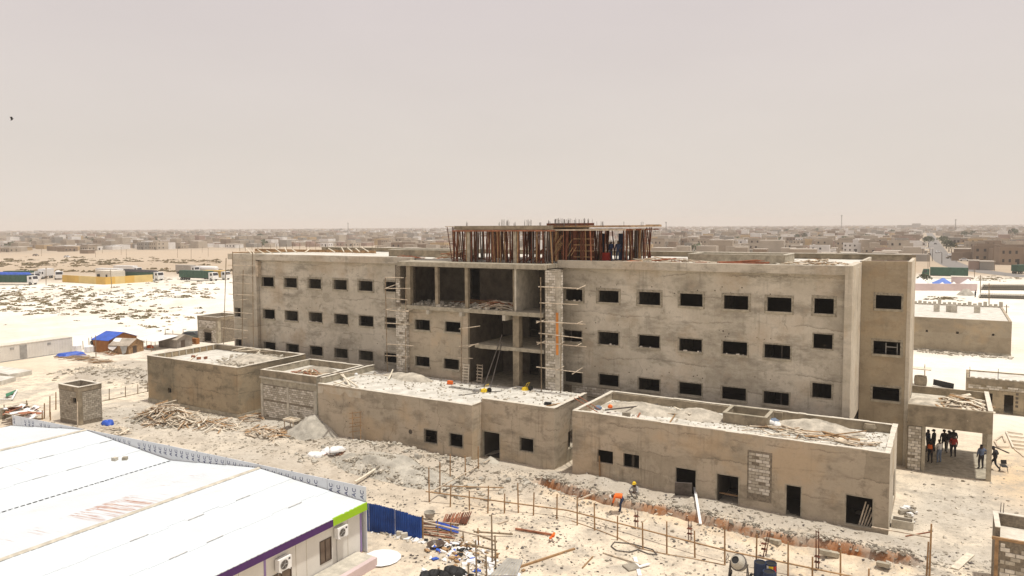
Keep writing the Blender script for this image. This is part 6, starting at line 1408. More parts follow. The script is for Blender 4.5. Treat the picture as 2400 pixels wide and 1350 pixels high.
# ------------------------------------------------------------------ flat slabs, green sheet and scrap at the far left
for nm, lb_, q4, z in (('foundation_slab', 'pale concrete slab at the left edge, far one', ((0, 858), (75, 868), (20, 878), (-40, 866)), .55), ('foundation_slab', 'pale concrete slab at the left edge, near one', ((-40, 878), (37, 883), (2, 893), (-60, 890)), .55)):
    P4 = [G(x, y, z) for x, y in q4]; b = MB(); b.add(P4+[Vector((v.x, v.y, 0)) for v in P4], [(0, 1, 2, 3)[::-1], (0, 4, 5, 1)[::-1], (1, 5, 6, 2)[::-1], (2, 6, 7, 3)[::-1], (3, 7, 4, 0)[::-1]]); tag(b.build(nm, M['roof']), lb_, 'slab')
b = MB(); P4 = [G(x, y, .3) for x, y in ((13, 923), (38, 913), (30, 922), (14, 930))]; b.add(P4+[v-Vector((0, 0, .06)) for v in P4], [(3, 2, 1, 0), (0, 1, 5, 4), (1, 2, 6, 5), (2, 3, 7, 6), (3, 0, 4, 7)])
M['green_sheet'] = mat('green_sheet', (.02, .16, .07), var=.15, bump=0, rough=.5); tag(b.build('green_sheet', M['green_sheet']), 'green sheet lying on a white frame at the left edge', 'sheet')
fr3 = thing('door_frame', 'white frame lying under the green sheet', 'frame', G(25, 932))
for q4 in ((0, 936, 28, 936), (28, 936, 40, 914), (8, 930, 30, 928)): b = MB(); b.beam(G(*q4[:2], .15), G(*q4[2:], .15), .16, .1); b.build('bar', M['plastic_white'], fr3)
gw = thing('board_wall', 'low grey board wall with props behind the white hall', 'wall', G(60, 965))
pA, pB = G(-5, 972, .5), G(66, 958, .5); b = MB(); b.wall('y', min(pA.y, pB.y)-.1, max(pA.y, pB.y)+.1, 0, 1.1, pA.x, .12); 
for k in range(8):
    a_ = pA.lerp(pB, k/8); c_ = pA.lerp(pB, (k+.97)/8); b = MB(); b.beam(a_, c_, .07, 1.15); b.build('board', M['concrete'], gw)
for k in (2, 8): a_ = pA.lerp(pB, k/8); stick('post', gw, (a_.x, a_.y-.1, 0), (a_.x, a_.y-.1, 1.35), .06, 'pole')
scr = thing('scrap_heap', 'heap of reddish white sheet scraps against the panel fence', 'scrap', G(55, 980))
for k in range(26):
    p = G(random.uniform(12, 92), random.uniform(968, 985), .5); z = random.uniform(.5, 1.5)*max(0, 1-abs((p.x-G(50, 978, .5).x)/9)); plank(scr, (p.x, p.y, z), random.uniform(.8, 2.2), random.uniform(.3, .8), .03, random.uniform(0, 3), random.gauss(0, .3), random.gauss(0, .3), random.choice((PLK[1], PLK[4], unit_mesh('plank', 'plank', M['plastic_white']))), 'scrap_sheet')
for k, (x, y, t) in enumerate(((104, 981, 945), (117, 977, 928), (99, 983, 962), (131, 960, 919), (118, 985, 965))):
    p = G(x, y); th = stick('pole_stake', None, p, FY(x, t, p.y), .06, 'wood_brown'); tag(th, '%s brown stake left of the small block tower' % ['second', 'third', 'leftmost', 'rightmost', 'fourth'][k], 'pole', 'stakes left of the small block tower')
p = G(189, 1004); b = MB(); b.tube((-67.3, 36.1, -.1), (-67.6, 36.35, 2.3), .06, .05, 8); tag(b.build('leaning_pole', M['wood']), 'pale pole leaning on the corner of the small block tower', 'pole')
lump('blue_bundle', 'crumpled blue bundle at the foot of the small block tower', G(253, 995), .7, .45, .4, 'blue_tarp', 'bundle')
pfn = thing('rail_fence', 'thin dark pole fence running from the small tower to the olive block', 'fence', G(290, 925))
for x, y, t in ((256, 938, 911), (294, 930, 906), (323, 923, 901), (346, 918, 897)): p = G(x, y); stick('post', pfn, p, FY(x, t, p.y), .05, 'pole')
for z in (.45, .95): stick('rail', pfn, G(240, 940, z), G(348, 917, z), .04, 'pole')

# ------------------------------------------------------------------ dry scrub on the plain
def scrub():
    vs = []; fs = []; n = 0
    spots = []
    for cx, cy, rx, ry, k in ((70, 690, 130, 20, 230), (330, 690, 180, 22, 220), (60, 722, 150, 16, 110), (230, 705, 250, 14, 140), (350, 735, 130, 16, 60), (200, 715, 200, 40, 60), (440, 690, 60, 20, 25), (350, 765, 90, 10, 12), (300, 742, 60, 8, 30), (420, 662, 80, 8, 40), (330, 655, 60, 8, 40), (250, 612, 260, 9, 130), (120, 622, 150, 6, 70), (300, 636, 260, 5, 60), (2210, 700, 50, 5, 24), (2330, 654, 60, 5, 40)):
        for _ in range(k): spots.append((cx+random.uniform(-1, 1)*rx, cy+random.gauss(0, .5)*ry))
    for px, py in spots:
        p = G(px, py); s = random.uniform(.25, 1.05)**1.4*(1.0+(1.6 if py < 640 else 0))
        for j in range(random.randint(9, 16)):
            a = random.uniform(0, 6.28); r = s*math.sqrt(random.random())*.9; x = p.x+r*math.cos(a)*1.5; y = p.y+r*math.sin(a)
            hgt = s*.5*random.uniform(.3, 1)*(1-.5*r/s); w = s*random.uniform(.25, .5); b_ = random.uniform(0, 3.14); dx, dy = math.cos(b_)*w, math.sin(b_)*w; z = float(0)
            vs += [(x-dx, y-dy, z), (x+dx, y+dy, z), (x+dx*.4+dy*.4, y+dy*.4-dx*.4, z+hgt), (x-dx*.5, y-dy*.5, z+hgt*.8)]; fs.append((n, n+1, n+2, n+3)); n += 4
    me = bpy.data.meshes.new('scrub'); me.from_pydata(vs, [], fs); me.materials.append(M['scrub']); tag(link('scrub', me), 'dry olive scrub dotted over the white plain', 'scrub', None, 'stuff')
scrub()

# ------------------------------------------------------------------ lorries and cars on the plain
def lorry(label, p, rz, body='green_truck', cover=None, cab='truck_white', kind='box', L_=9.5, group=None, h=2.6):
    th = thing('lorry', label, 'lorry', (0, 0, 0)); W_ = 2.4
    b = MB(); b.box(-L_/2, L_/2-2.4, -.45, .45, .7, .95); b.build('chassis', M['steel'], th)
    c = MB(); x0, x1 = L_/2-2.1, L_/2
    c.add([(x0, -1.2, .6), (x1, -1.2, .6), (x1, 1.2, .6), (x0, 1.2, .6), (x0, -1.2, 2.9), (x1-.35, -1.2, 2.9), (x1-.35, 1.2, 2.9), (x0, 1.2, 2.9), (x1, -1.2, 1.75), (x1, 1.2, 1.75)], [(0, 3, 2, 1), (4, 5, 6, 7), (0, 1, 8, 5, 4), (2, 3, 7, 6, 9), (3, 0, 4, 7), (1, 2, 9, 8), (8, 9, 6, 5)]); cb_ = c.build('cab', M[cab], th)
    g_ = MB(); g_.add([(x1-.01, -1.05, 1.85), (x1-.01, 1.05, 1.85), (x1-.29, 1.05, 2.75), (x1-.29, -1.05, 2.75)], [(0, 1, 2, 3)]); g_.build('windscreen', M['dark_glass'], cb_)
    g_ = MB()
    for s_ in (-1, 1): g_.box(x0+.7, x1-.5, s_*1.215-.01, s_*1.215+.01, 1.8, 2.6)
    g_.build('side_window', M['dark_glass'], cb_)
    if kind == 'tank':
        b = MB(); b.lathe((-L_/2, 0, 1.95), [(.6, 0), (1.0, .3), (1.05, 1), (1.05, L_-3.8), (1.0, L_-3.2), (.6, L_-2.9)], 16, axis=(1, 0, 0)); b.build('tank', M[body], th, smooth=False)
    else:
        b = MB(); b.box(-L_/2, L_/2-2.3, -W_/2, W_/2, .96, .96+h); bd = b.build('cargo_body', M[body], th)
        r_ = MB()
        for k in range(9):
            x = -L_/2+.3+k*(L_-2.9)/8
            for s_ in (-1, 1): r_.box(x-.05, x+.05, s_*(W_/2+.03)-.03, s_*(W_/2+.03)+.03, 1.0, .9+h)
        r_.build('stake_ribs', M[body], bd, kind='stuff')
        if cover: b = MB(); b.add([(-L_/2-.05, -1.25, .8+h), (L_/2-2.25, -1.25, .8+h), (L_/2-2.25, 1.25, .8+h), (-L_/2-.05, 1.25, .8+h), (-L_/2+.5, -.7, 1.75+h), (L_/2-2.8, -.7, 1.55+h), (L_/2-2.8, .7, 1.55+h), (-L_/2+.5, .7, 1.75+h)], [(0, 1, 5, 4), (1, 2, 6, 5), (2, 3, 7, 6), (3, 0, 4, 7), (4, 5, 6, 7)]); b.build('load_cover', M[cover], th)
    for x in (-L_/2+1.0, -L_/2+2.2, L_/2-1.1):
        for s_ in (-1.05, 1.05):
            w = MB(); w.tube((x, s_-.15, .5), (x, s_+.15, .5), .5, .5, 14); wh = w.build('wheel', M['black'], th); r_ = MB(); r_.tube((x, s_-.16, .5), (x, s_+.16, .5), .22, .22, 8); r_.build('rim', M['c_grey'], wh)
    th.location = p; th.rotation_euler = (0, 0, rz); WORLD[th.name] = Vector(p)
    return th
g0 = 'lorries parked on the far side of the plain'
lorry('green lorry under a blue tarpaulin, cut by the left edge', G(28, 667), .42, cover='blue_tarp', L_=17, h=2.4, group=g0)
lorry('white-cabbed green lorry just behind the blue-covered one', G(52, 659), .42, L_=12)
lorry('white box lorry facing the camera left of the yellow wall', G(104, 653), -1.0, body='truck_white', L_=8)
lorry('white tank lorry between the box lorry and the yellow wall', G(138, 654), -.45, body='truck_white', kind='tank', L_=9)
lorry('green lorry with a dark humped load behind the yellow wall', G(335, 656), .10, cover='dark_tarp', L_=18, h=1.9)
lorry('white trailer lorry behind the yellow-walled compound', G(262, 652), .10, body='truck_white', L_=14, h=2.6)
lorry('white lorry behind the dark humped load', G(300, 644), .2, body='truck_white', L_=12)
lorry('long green lorry on the white plain left of the big building', G(466, 657), .10, L_=16, h=2.4)
lorry('orange-brown container lorry behind the long green one', G(508, 655), .08, body='ochre', L_=11, h=2.2)
lorry('grey box lorry with its white cab beyond the green lorry', G(440, 642), .05, body='truck_grey', L_=11, h=2.6)
lorry('white tanker lorry with a shining round tank beyond the green lorry', G(484, 641), 3.2, body='truck_white', kind='tank', L_=12)
lorry('dark green lorry cut by the right edge', G(2400, 641), .9, L_=10, h=2.2)
lorry('long dark green lorry parked behind the blue and white tents', G(2214, 652), 3.14, L_=13, h=2.6, cab='green_truck')
def car(label, p, rz, m, group=None, cat='car', s=1.0):
    th = thing('parked_car', label, cat, (0, 0, 0), group)
    b = MB(); X = [(-2.1, .35), (2.1, .35), (2.1, .75), (1.2, .9), (.55, 1.42), (-1.0, 1.42), (-1.7, .95), (-2.1, .9)]; n_ = len(X)
    v = [(x, -.82 if z < 1 else -.68, z) for x, z in X]+[(x, .82 if z < 1 else .68, z) for x, z in X]
    b.add(v, [tuple(range(n_)), tuple(reversed(range(n_, 2*n_)))]+[(i+1 if i+1 < n_ else 0, i, n_+i, n_+(i+1) % n_) for i in range(n_)]); bd = b.build('body', M[m], th)
    g_ = MB(); g_.add([(1.17, -.7, .93), (1.17, .7, .93), (.58, .62, 1.40), (.58, -.62, 1.40)], [(0, 1, 2, 3)]); g_.add([(-1.66, .68, .99), (-1.66, -.68, .99), (-1.03, -.6, 1.40), (-1.03, .6, 1.40)], [(0, 1, 2, 3)])
    for s_ in (-1, 1): g_.add([(-1.4, s_*.81, 1.0), (.95, s_*.81, .97), (.45, s_*.70, 1.37), (-.95, s_*.70, 1.37)], [(0, 1, 2, 3)])
    g_.build('windows', M['dark_glass'], th)
    for x in (-1.35, 1.3):
        for s_ in (-.78, .78): w = MB(); w.tube((x, s_-.1, .32), (x, s_+.1, .32), .32, .32, 12); w.build('wheel', M['black'], th)
    th.location = p; th.rotation_euler = (0, 0, rz); th.scale = (s, s, s); WORLD[th.name] = Vector(p)
    return th
M['car_grey'] = mat('grey_green_car_paint', (.12, .14, .125), var=.1, bump=0, rough=.35); M['car_beige'] = mat('beige_car_paint', (.36, .30, .23), var=.1, bump=0, rough=.4)
car('dark grey car half hidden behind the block hut', G(452, 797), .5, 'car_grey')
c1_ = car('small beige car far out on the brown plain', G(84, 600), .2, 'car_beige')
c2_ = copy_tree(c1_, G(157, 604), .1, 'small white car far out on the brown plain'); 
for ch in c2_.children:
    if ch.name.startswith('body'): ch.data = ch.data.copy(); ch.data.materials[0] = M['truck_white']
for k, (x, y, rz, lb_) in enumerate(((2197, 593, 1.7, 'small white car driving on the straight road'), (2192, 573, 1.7, 'small dark car further up the straight road'), (2226, 600, 1.6, 'white car parked at the kerb of the straight road'), (2178, 599, 1.6, 'dark car parked left of the road mouth'), (2228, 606, .3, 'beige car parked nearest the road bend'), (2260, 612, .1, 'first small white car in the row by the brown houses'))):
    c = copy_tree(c1_, G(x, y), rz, lb_); m_ = ('truck_white', 'steel', 'truck_white', 'steel', 'car_beige', 'truck_white')[k]
    for ch in c.children:
        if ch.name.startswith('body'): ch.data = ch.data.copy(); ch.data.materials[0] = M[m_]

# ------------------------------------------------------------------ yellow compound, tents, pipes
yw = thing('yellow_wall', 'ochre boundary wall with a corner turned to the camera', 'wall', G(247, 667))
ya, yc, ye = G(147, 661), G(247, 667), G(358, 660)
for k in range(5):
    a_ = ya.lerp(yc, k/5); c_ = ya.lerp(yc, (k+1)/5); b = MB(); b.beam(a_+Vector((0, 0, 1.2)), c_+Vector((0, 0, 1.2)), .25, 2.4+(.2 if k == 2 else 0)*0); b.build('panel', M['ochre_pale' if k in (2, 3) else 'ochre'], yw)
for k in range(5):
    a_ = yc.lerp(ye, k/5); c_ = yc.lerp(ye, (k+1)/5); b = MB(); b.beam(a_+Vector((0, 0, 1.2)), c_+Vector((0, 0, 1.2)), .25, 2.4); b.build('panel', M['ochre' if k in (0, 2) else 'ochre_pale'], yw)
hb = thing('small_house', 'low white house with two dark windows inside the yellow wall', 'house', G(250, 655)); c = G(258, 657)
b = MB(); b.box(c.x-5, c.x+4, c.y-2, c.y+3, 0, 3.4); b.box(c.x-.5, c.x+4.5, c.y-2.4, c.y+2.8, 0, 3.0); b.build('wall', M['coping'], hb)
for x in (c.x-3.6, c.x+1.6): b = MB(); b.box(x, x+1.0, c.y-2.46, c.y-2.0, 1.3, 2.2); b.build('window', M['black'], hb)
pk = thing('pink_wall', 'pale pink boundary wall in front of the tents', 'wall', G(2215, 681)); a_, c_ = G(2132, 681), G(2290, 682)
for k in range(6): p = a_.lerp(c_, k/6); q = a_.lerp(c_, (k+.99)/6); b = MB(); b.beam(p+Vector((0, 0, .95)), q+Vector((0, 0, .95)), .25, 1.9); b.build('panel', M['pinkwall'], pk)
pk2 = thing('pink_house', 'low pale pink house right of the blue tent', 'house', G(2250, 674)); p = G(2250, 672)
b = MB(); b.box(p.x-2.2, p.x+2.6, p.y, p.y+4, 0, 2.7); b.build('wall', M['pinkwall'], pk2); b = MB(); b.box(p.x-2.3, p.x+2.7, p.y-.1, p.y+4.1, 2.703, 2.85); b.build('roof', M['coping'], pk2)
def tent(label, x, y, r, h, m):
    p = G(x, y); th = thing('tent', label, 'tent', p); b = MB(); n_ = 8
    vs = [p+Vector((r*math.cos(k*math.pi/4+.4), r*math.sin(k*math.pi/4+.4), 1.1)) for k in range(n_)]+[p+Vector((r*.1, 0, h))]
    b.add(vs, [(k, (k+1) % n_, n_) for k in range(n_)]); b.build('canopy', M[m], th)
    b = MB(); vs2 = [Vector((v.x, v.y, 0)) for v in vs[:-1]]; b.add(vs2+vs[:-1], [(k, (k+1) % n_, n_+(k+1) % n_, n_+k) for k in range(n_)]); b.build('skirt', M['c_white'], th)
M['tent_blue'] = mat('tent_blue', (.13, .22, .56), var=.1, bump=0)
tent('wide blue tent between the white ones', 2207, 675, 3.2, 2.9, 'tent_blue'); tent('white tent furthest left beside the tower edge', 2153, 675, 2.6, 3.1, 'plastic_white')
tent('big white tent right of the pink house', 2266, 676, 2.0, 2.7, 'plastic_white'); tent('small white tent in front of the blue tent', 2207, 679, 1.3, 2.1, 'plastic_white'); tent('small white tent right of the blue tent', 2234, 678, 1.2, 2.1, 'plastic_white'); tent('small white tent left of the blue tent', 2179, 678, 1.2, 2.1, 'plastic_white')
PIPE_MESH = {}
def pipe_rows(label, xa, ya_, xb, yb_, rows, r, ln):
    a_, c_ = G(xa, ya_), G(xb, yb_); n_ = int((c_-a_).length/(2.05*r)); th = thing('pipe_stack', label, 'pipes', a_)
    if r not in PIPE_MESH:
        b = MB(); k_ = 10
        for i in range(k_):
            t0, t1 = 2*math.pi*i/k_, 2*math.pi*(i+1)/k_; o0, o1 = (math.cos(t0), math.sin(t0)), (math.cos(t1), math.sin(t1)); ri = .82
            b.quad((o0[0]*r, 0, o0[1]*r), (o1[0]*r, 0, o1[1]*r), (o1[0]*r, ln, o1[1]*r), (o0[0]*r, ln, o0[1]*r)); b.quad((o1[0]*r*ri, 0, o1[1]*r*ri), (o0[0]*r*ri, 0, o0[1]*r*ri), (o0[0]*r*ri, ln, o0[1]*r*ri), (o1[0]*r*ri, ln, o1[1]*r*ri)); b.quad((o1[0]*r, 0, o1[1]*r), (o0[0]*r, 0, o0[1]*r), (o0[0]*r*ri, 0, o0[1]*r*ri), (o1[0]*r*ri, 0, o1[1]*r*ri))
        me = bpy.data.meshes.new('pipe'); me.from_pydata(b.v, [], b.f); me.materials.append(M['conc_pale']); PIPE_MESH[r] = me
    d = (c_-a_).normalized()
    for rr in range(rows):
        for k in range(n_-rr):
            p = d*(2.05*r*k+r*rr)+Vector((0, 0, r+1.74*r*rr)); link('pipe', PIPE_MESH[r], th, p)
    return th
pipe_rows('far row of stacked concrete pipes at the right edge', 2302, 680, 2420, 681, 3, .26, 5)
pipe_rows('near row of concrete pipes lying on the white sand at the right edge', 2298, 699, 2420, 702, 2, .24, 5)
mound('brush_heap', 'grey heap of brushwood right of the pink wall', G(2264, 692).x, G(2264, 692).y, 2.2, 2.0, 1.6, 0, M['gravel'], cat='brush heap', seed=55)
# long low building beyond the yard
LX0, LX1, LY, LZ = -14.0, 7.75, 118.4, 4.75
lb2 = thing('long_low_building', 'long low concrete building with an unfinished roof beyond the yard', 'building', (-3, 126, 0))
hh = [(FY(x0_, y0_, LY).x, FY(x1_, y0_, LY).x, FY(x0_, y1_, LY).z, FY(x0_, y0_, LY).z) for x0_, x1_, y0_, y1_ in ((2241, 2247.5, 777, 782.5), (2325, 2331, 782, 787), (2169.5, 2175, 773, 778))]
b = MB(); b.wall('x', LX0, LX1, -.1, LZ, LY, .3, hh); b.build('front_wall', M['tower'], lb2)
b = MB(); b.wall('y', LY+.302, LY+21, -.1, LZ, LX1, .3); b.wall('x', LX0, LX1-.32, -.1, LZ, LY+20.7, .3); b.build('side_and_rear_wall', M['tan'], lb2)
b = MB(); b.box(LX0, LX1-.31, LY+.31, LY+20.6, LZ-.5, LZ-.15); b.build('roof_slab', M['roof'], lb2)
for k in range(30):
    b = MB(); x = LX0+1+k*.7; b.box(x, x+.5, LY+20.2, LY+20.5, LZ-.14, LZ+.35+.25*(k % 3)*random.random()); b.build('parapet_block', M['conc_pale'], lb2)
for x, y in ((2195, 727), (2224, 728), (2236, 729), (2290, 730)):
    p = G(x, y+3, LZ-.1); b = MB(); b.box(p.x-.4, p.x+.4, p.y, p.y+.4, LZ-.14, LZ+.9); b.build('parapet_block', M['conc_pale'], lb2)
b = MB(); b.box(LX0, LX1+.04, LY-.04, LY-.003, -.1, .35); b.build('plinth', M['concrete'], lb2)
stones('rubble', 'rubble along the foot of the long low building', np.stack([rng.uniform(-3, 8, 160), rng.normal(117.2, .6, 160), np.full(160, .05)], -1), .1, .6, M['rubble'], m2=M['rubble_dark'])

# ------------------------------------------------------------------ the straight road and its bend
def ribbon(name, label, pts, w, z, m):
    vs = []; n_ = len(pts)
    for k, p in enumerate(pts):
        d = (pts[min(k+1, n_-1)]-pts[max(k-1, 0)]); d = Vector((d.x, d.y, 0)).normalized(); nn = Vector((-d.y, d.x, 0))*w/2; vs += [(p.x+nn.x, p.y+nn.y, z), (p.x-nn.x, p.y-nn.y, z)]
    me = bpy.data.meshes.new(name); me.from_pydata(vs, [], [(2*k, 2*k+1, 2*k+3, 2*k+2) for k in range(n_-1)]); me.materials.append(m); return tag(link(name, me), label, None, None, 'structure')
ribbon('road', 'grey asphalt road running straight into the town and bending right', [G(x, y) for x, y in ((2178, 546), (2181, 552), (2186, 562), (2192, 575), (2199, 590), (2206, 602), (2218, 613), (2240, 623), (2275, 632), (2330, 640), (2420, 650))], 9.5, .05, M['asphalt'])
# ------------------------------------------------------------------ poles
ups = [(108, 669, 626), (262, 676, 632), (224, 603, 583), (240, 594, 581), (284, 597, 579), (296, 604, 584), (416, 604, 581), (448, 608, 584), (474, 592, 578), (488, 601, 581), (97, 600, 584), (38, 592, 578), (2175, 642, 587), (2179, 626, 581), (2331, 635, 608), (2374, 630, 598), (2284, 650, 632), (2298, 686, 645), (2318, 723, 664), (2359, 734, 714), (2241, 615, 608), (1712, 606, 585), (1766, 608, 588), (1640, 606, 588)]
ORDN = ['first', 'second', 'third', 'fourth', 'fifth', 'sixth', 'seventh', 'eighth', 'ninth', 'tenth', 'eleventh', 'twelfth', 'thirteenth', 'fourteenth']
for k, (x, y, t) in enumerate(ups):
    p = G(x, y); q = FY(x+(-3 if k == 1 else 0), t, p.y); d = (p-Vector((0, 0, H))).length; th = thing('utility_pole', ('%s utility pole on the left plain, counted from the left edge' % ORDN[sorted(q[0] for q in ups if q[0] < 600).index(x)]) if x < 600 else '%s utility pole right of the rooftop props, counted from them' % ORDN[sorted(q[0] for q in ups if q[0] > 600).index(x)], 'utility pole', p, 'utility poles on the plain')
    stick('pole', th, p, q, .10 if d > 250 else .11, 'pole')
    b = MB(); b.box(q.x-.5, q.x+.5, q.y-.05, q.y+.05, q.z-.5, q.z-.38); b.build('crossarm', M['pole'], th)
for k, (x, y, t, ln) in enumerate(((2207.5, 618, 592, -7),)):
    p = G(x, y); q = FY(x, t, p.y); th = thing('street_lamp', 'street lamp with an arm over the straight road', 'street lamp', p); stick('pole', th, p, q, .16, 'steel'); e2 = FY(x+ln, t-1, p.y); stick('arm', th, q, e2, .1, 'steel'); b = MB(); b.box(e2.x-.6, e2.x+.2, e2.y-.15, e2.y+.15, e2.z-.12, e2.z+.06); b.build('lamp_head', M['c_grey'], th)
gt = thing('road_gantry', 'white panel on posts across the mouth of the road', 'gantry', G(2178, 612)); p = G(2178, 612)
b = MB(); q = FY(2159, 580, p.y); q2 = FY(2189, 583, p.y); b.box(q.x, q2.x, p.y-.1, p.y+.1, q2.z, q.z); b.build('panel', M['plastic_white'], gt)
for x in (2163, 2186): a_ = FY(x, 583, p.y); stick('post', gt, (a_.x, p.y, 0), (a_.x, p.y, a_.z), .14, 'steel')

# ------------------------------------------------------------------ the town
HC = {'beige': (.44, .37, .29), 'sand': (.52, .455, .37), 'brown': (.29, .215, .155), 'pinkish': (.42, .30, .245), 'white': (.74, .72, .69), 'ochre': (.54, .40, .23), 'grey': (.35, .325, .29)}
for k, v in HC.items(): M['house_'+k] = mat('house_'+k, tuple(x*(.97 if k == 'white' else .88) for x in v), var=.12, scale=.15, bump=0)
M['house_window'] = mat('dark_opening', (.05, .04, .035), var=.1, bump=0)
M['house_roof'] = mat('dusty_roof', (.46, .41, .345), var=.15, scale=.1, bump=0)
def house_protos(kind):
    m = M['house_'+kind]; out = []
    def base(storeys, w, d, setback):
        th = thing('flat_roofed_house', '', 'house', (0, 0, 0)); h = 3.1*storeys
        b = MB(); t = .25; b.box(-w/2, w/2, -d/2, d/2, 0, h-.35)
        for (x0, x1, y0, y1) in ((-w/2, w/2, -d/2, -d/2+t), (-w/2, w/2, d/2-t, d/2), (-w/2, -w/2+t, -d/2+t, d/2-t), (w/2-t, w/2, -d/2+t, d/2-t)): b.box(x0, x1, y0, y1, h-.349, h+.25)
        if setback: b.box(-w/2+.02, w*.05, -d*.1, d/2-.3, h-.34, h+2.6)
        b.build('wall', m, th)
        r_ = MB(); r_.box(-w/2+t+.01, w/2-t-.01, -d/2+t+.01, d/2-t-.01, h-.345, h-.25); r_.build('roof', M['house_roof'], th)
        wn = MB()
        for s_ in range(storeys):
            for k in range(int(w//2.6)):
                x = -w/2+1.3+k*2.6
                if (k+s_) % 3 != 2 or storeys > 1: wn.box(x-.45, x+.45, -d/2-.03, -d/2+.05, s_*3.1+1.0, s_*3.1+2.15)
            for k in range(int(d//3.2)): y = -d/2+1.6+k*3.2; wn.box(w/2-.05, w/2+.03, y-.45, y+.45, s_*3.1+1.0, s_*3.1+2.15)
        wn.box(w*.18, w*.18+1.0, -d/2-.035, -d/2+.05, .05, 2.2); wn.build('openings', M['house_window'], th)
        return th
    out.append(('one-storey', base(1, 9, 8, False))); out.append(('two-storey', base(2, 10, 9, False))); out.append(('terraced', base(1, 11, 9, True)))
    return out
PROTO = {k: house_protos(k) for k in HC}
used_ = set()
def bias(px):
    if px < 560: return .55
    return 1.0
KN = list(HC)
cand = []
def px_of(x, y):
    v = np.array([x, y, -H]); d = v @ _fw; return CX+F*(v @ _rt)/d, CY+F*(v @ _dn)/d
road_pts = [G(x, y) for x, y in ((2178, 546), (2186, 562), (2199, 590), (2206, 602), (2240, 623), (2420, 650))]
rdx = [(p.x, p.y) for p in road_pts]
step = 15.0; c_, s_ = math.cos(.30), math.sin(.30)
for i in range(-136, 125):
    for j in range(8, 204):
        if (i+(j//7)*2) % 7 == 0: continue                # broken lanes
        u = (i+.5*(j % 2))*step+random.uniform(-4, 4); v = j*step+random.uniform(-4, 4); x = u*c_-v*s_; y = u*s_+v*c_
        px, py = px_of(x, y); d = math.hypot(x, y)
        if not -60 < px < 2460 or y < 150: continue
        edge = 660+60*vnoise(px/90, 1.0, 5) if px < 900 else (372 if px < 2190 else (392 if px < 2245 else 372))
        if 60 < px < 130: edge += 60
        if d < edge: continue
        if px > 2120 and seg_dist(np.array([x]), np.array([y]), rdx)[0] < 14: continue
        if px > 2188 and px < 2246 and d < 520 : continue
        if random.random() > .93: continue
        cand.append((d, px, x, y))
cand.sort()
near, far = [], []
for c in cand:
    vis = not (1055 < c[1] < 1515) and (c[1] < 530 or c[1] > 2150 or c[0] > 440)
    (near if vis and len(near) < 290 else far).append(c)
ZONES = [(130, 'at the far left edge'), (300, 'above the yellow wall'), (430, 'beyond the left pole line'), (560, 'left of the big building'), (700, 'above the far left roof end'), (860, 'above the left roof'), (1060, 'left of the rooftop props'),
         (1640, 'just right of the rooftop props'), (1850, 'above the right roof curb'), (2000, 'near the tall palm'), (2150, 'above the tower roof'), (2210, 'at the straight road'), (2300, 'right of the straight road'), (9999, 'at the right edge')]
ORD = ['leftmost', 'second from left', 'third from left', 'fourth from left', 'fifth from left', 'sixth from left', 'seventh from left', 'eighth from left', 'ninth from left', 'tenth from left', 'eleventh from left', 'twelfth from left', 'thirteenth from left', 'fourteenth from left', 'fifteenth from left', 'sixteenth from left', 'seventeenth from left', 'eighteenth from left', 'nineteenth from left', 'twentieth from left', 'twenty-first from left', 'twenty-second from left']
plan = {}
for d, px, x, y in near:
    w_ = (.28, .22, .15, .12, .08, .08, .07) if px > 900 else (.22, .2, .24, .2, .08, .02, .04)
    kind = random.choices(KN, w_)[0]; sh_i = random.choices((0, 1, 2), (.55, .25, .2))[0]
    if px > 2230 and d < 470: kind = random.choices(('brown', 'beige', 'pinkish', 'ochre'), (.5, .2, .2, .1))[0]; sh_i = random.choice((0, 1, 1))
    z = next(n for m_, n in ZONES if px < m_)
    plan.setdefault((z, kind, sh_i), []).append((px, x, y))
first = {}
for (z, kind, sh_i), lst in plan.items():
    nm, pr0 = PROTO[kind][sh_i]; kn = kind if kind != 'sand' else 'sand-coloured'; gp = '%s %s houses of the town' % (nm, kn)
    for q, (px, x, y) in enumerate(sorted(lst)):
        lab = ('only %s %s house %s' % (nm, kn, z)) if len(lst) == 1 else '%s of the %s %s houses %s' % (ORD[min(q, 21)] if q < len(lst)-1 else 'rightmost', nm, kn, z)
        rz = .12+random.choice((0, 0, math.pi/2, -math.pi/2))+random.uniform(-.05, .05)
        if (kind, sh_i) not in first: o = pr0; first[(kind, sh_i)] = o; o.location = (x, y, 0); o.rotation_euler = (0, 0, rz); o['label'] = lab; o['group'] = gp
        else: o = copy_tree(pr0, (x, y, 0), rz, lab, gp)
        o.scale = (random.uniform(.8, 1.35), random.uniform(.8, 1.25), random.uniform(.85, 1.25))
for k in HC:
    for nm, pr0 in PROTO[k]:
        if pr0 not in first.values():
            for ch in list(pr0.children): bpy.data.objects.remove(ch)
            bpy.data.objects.remove(pr0)
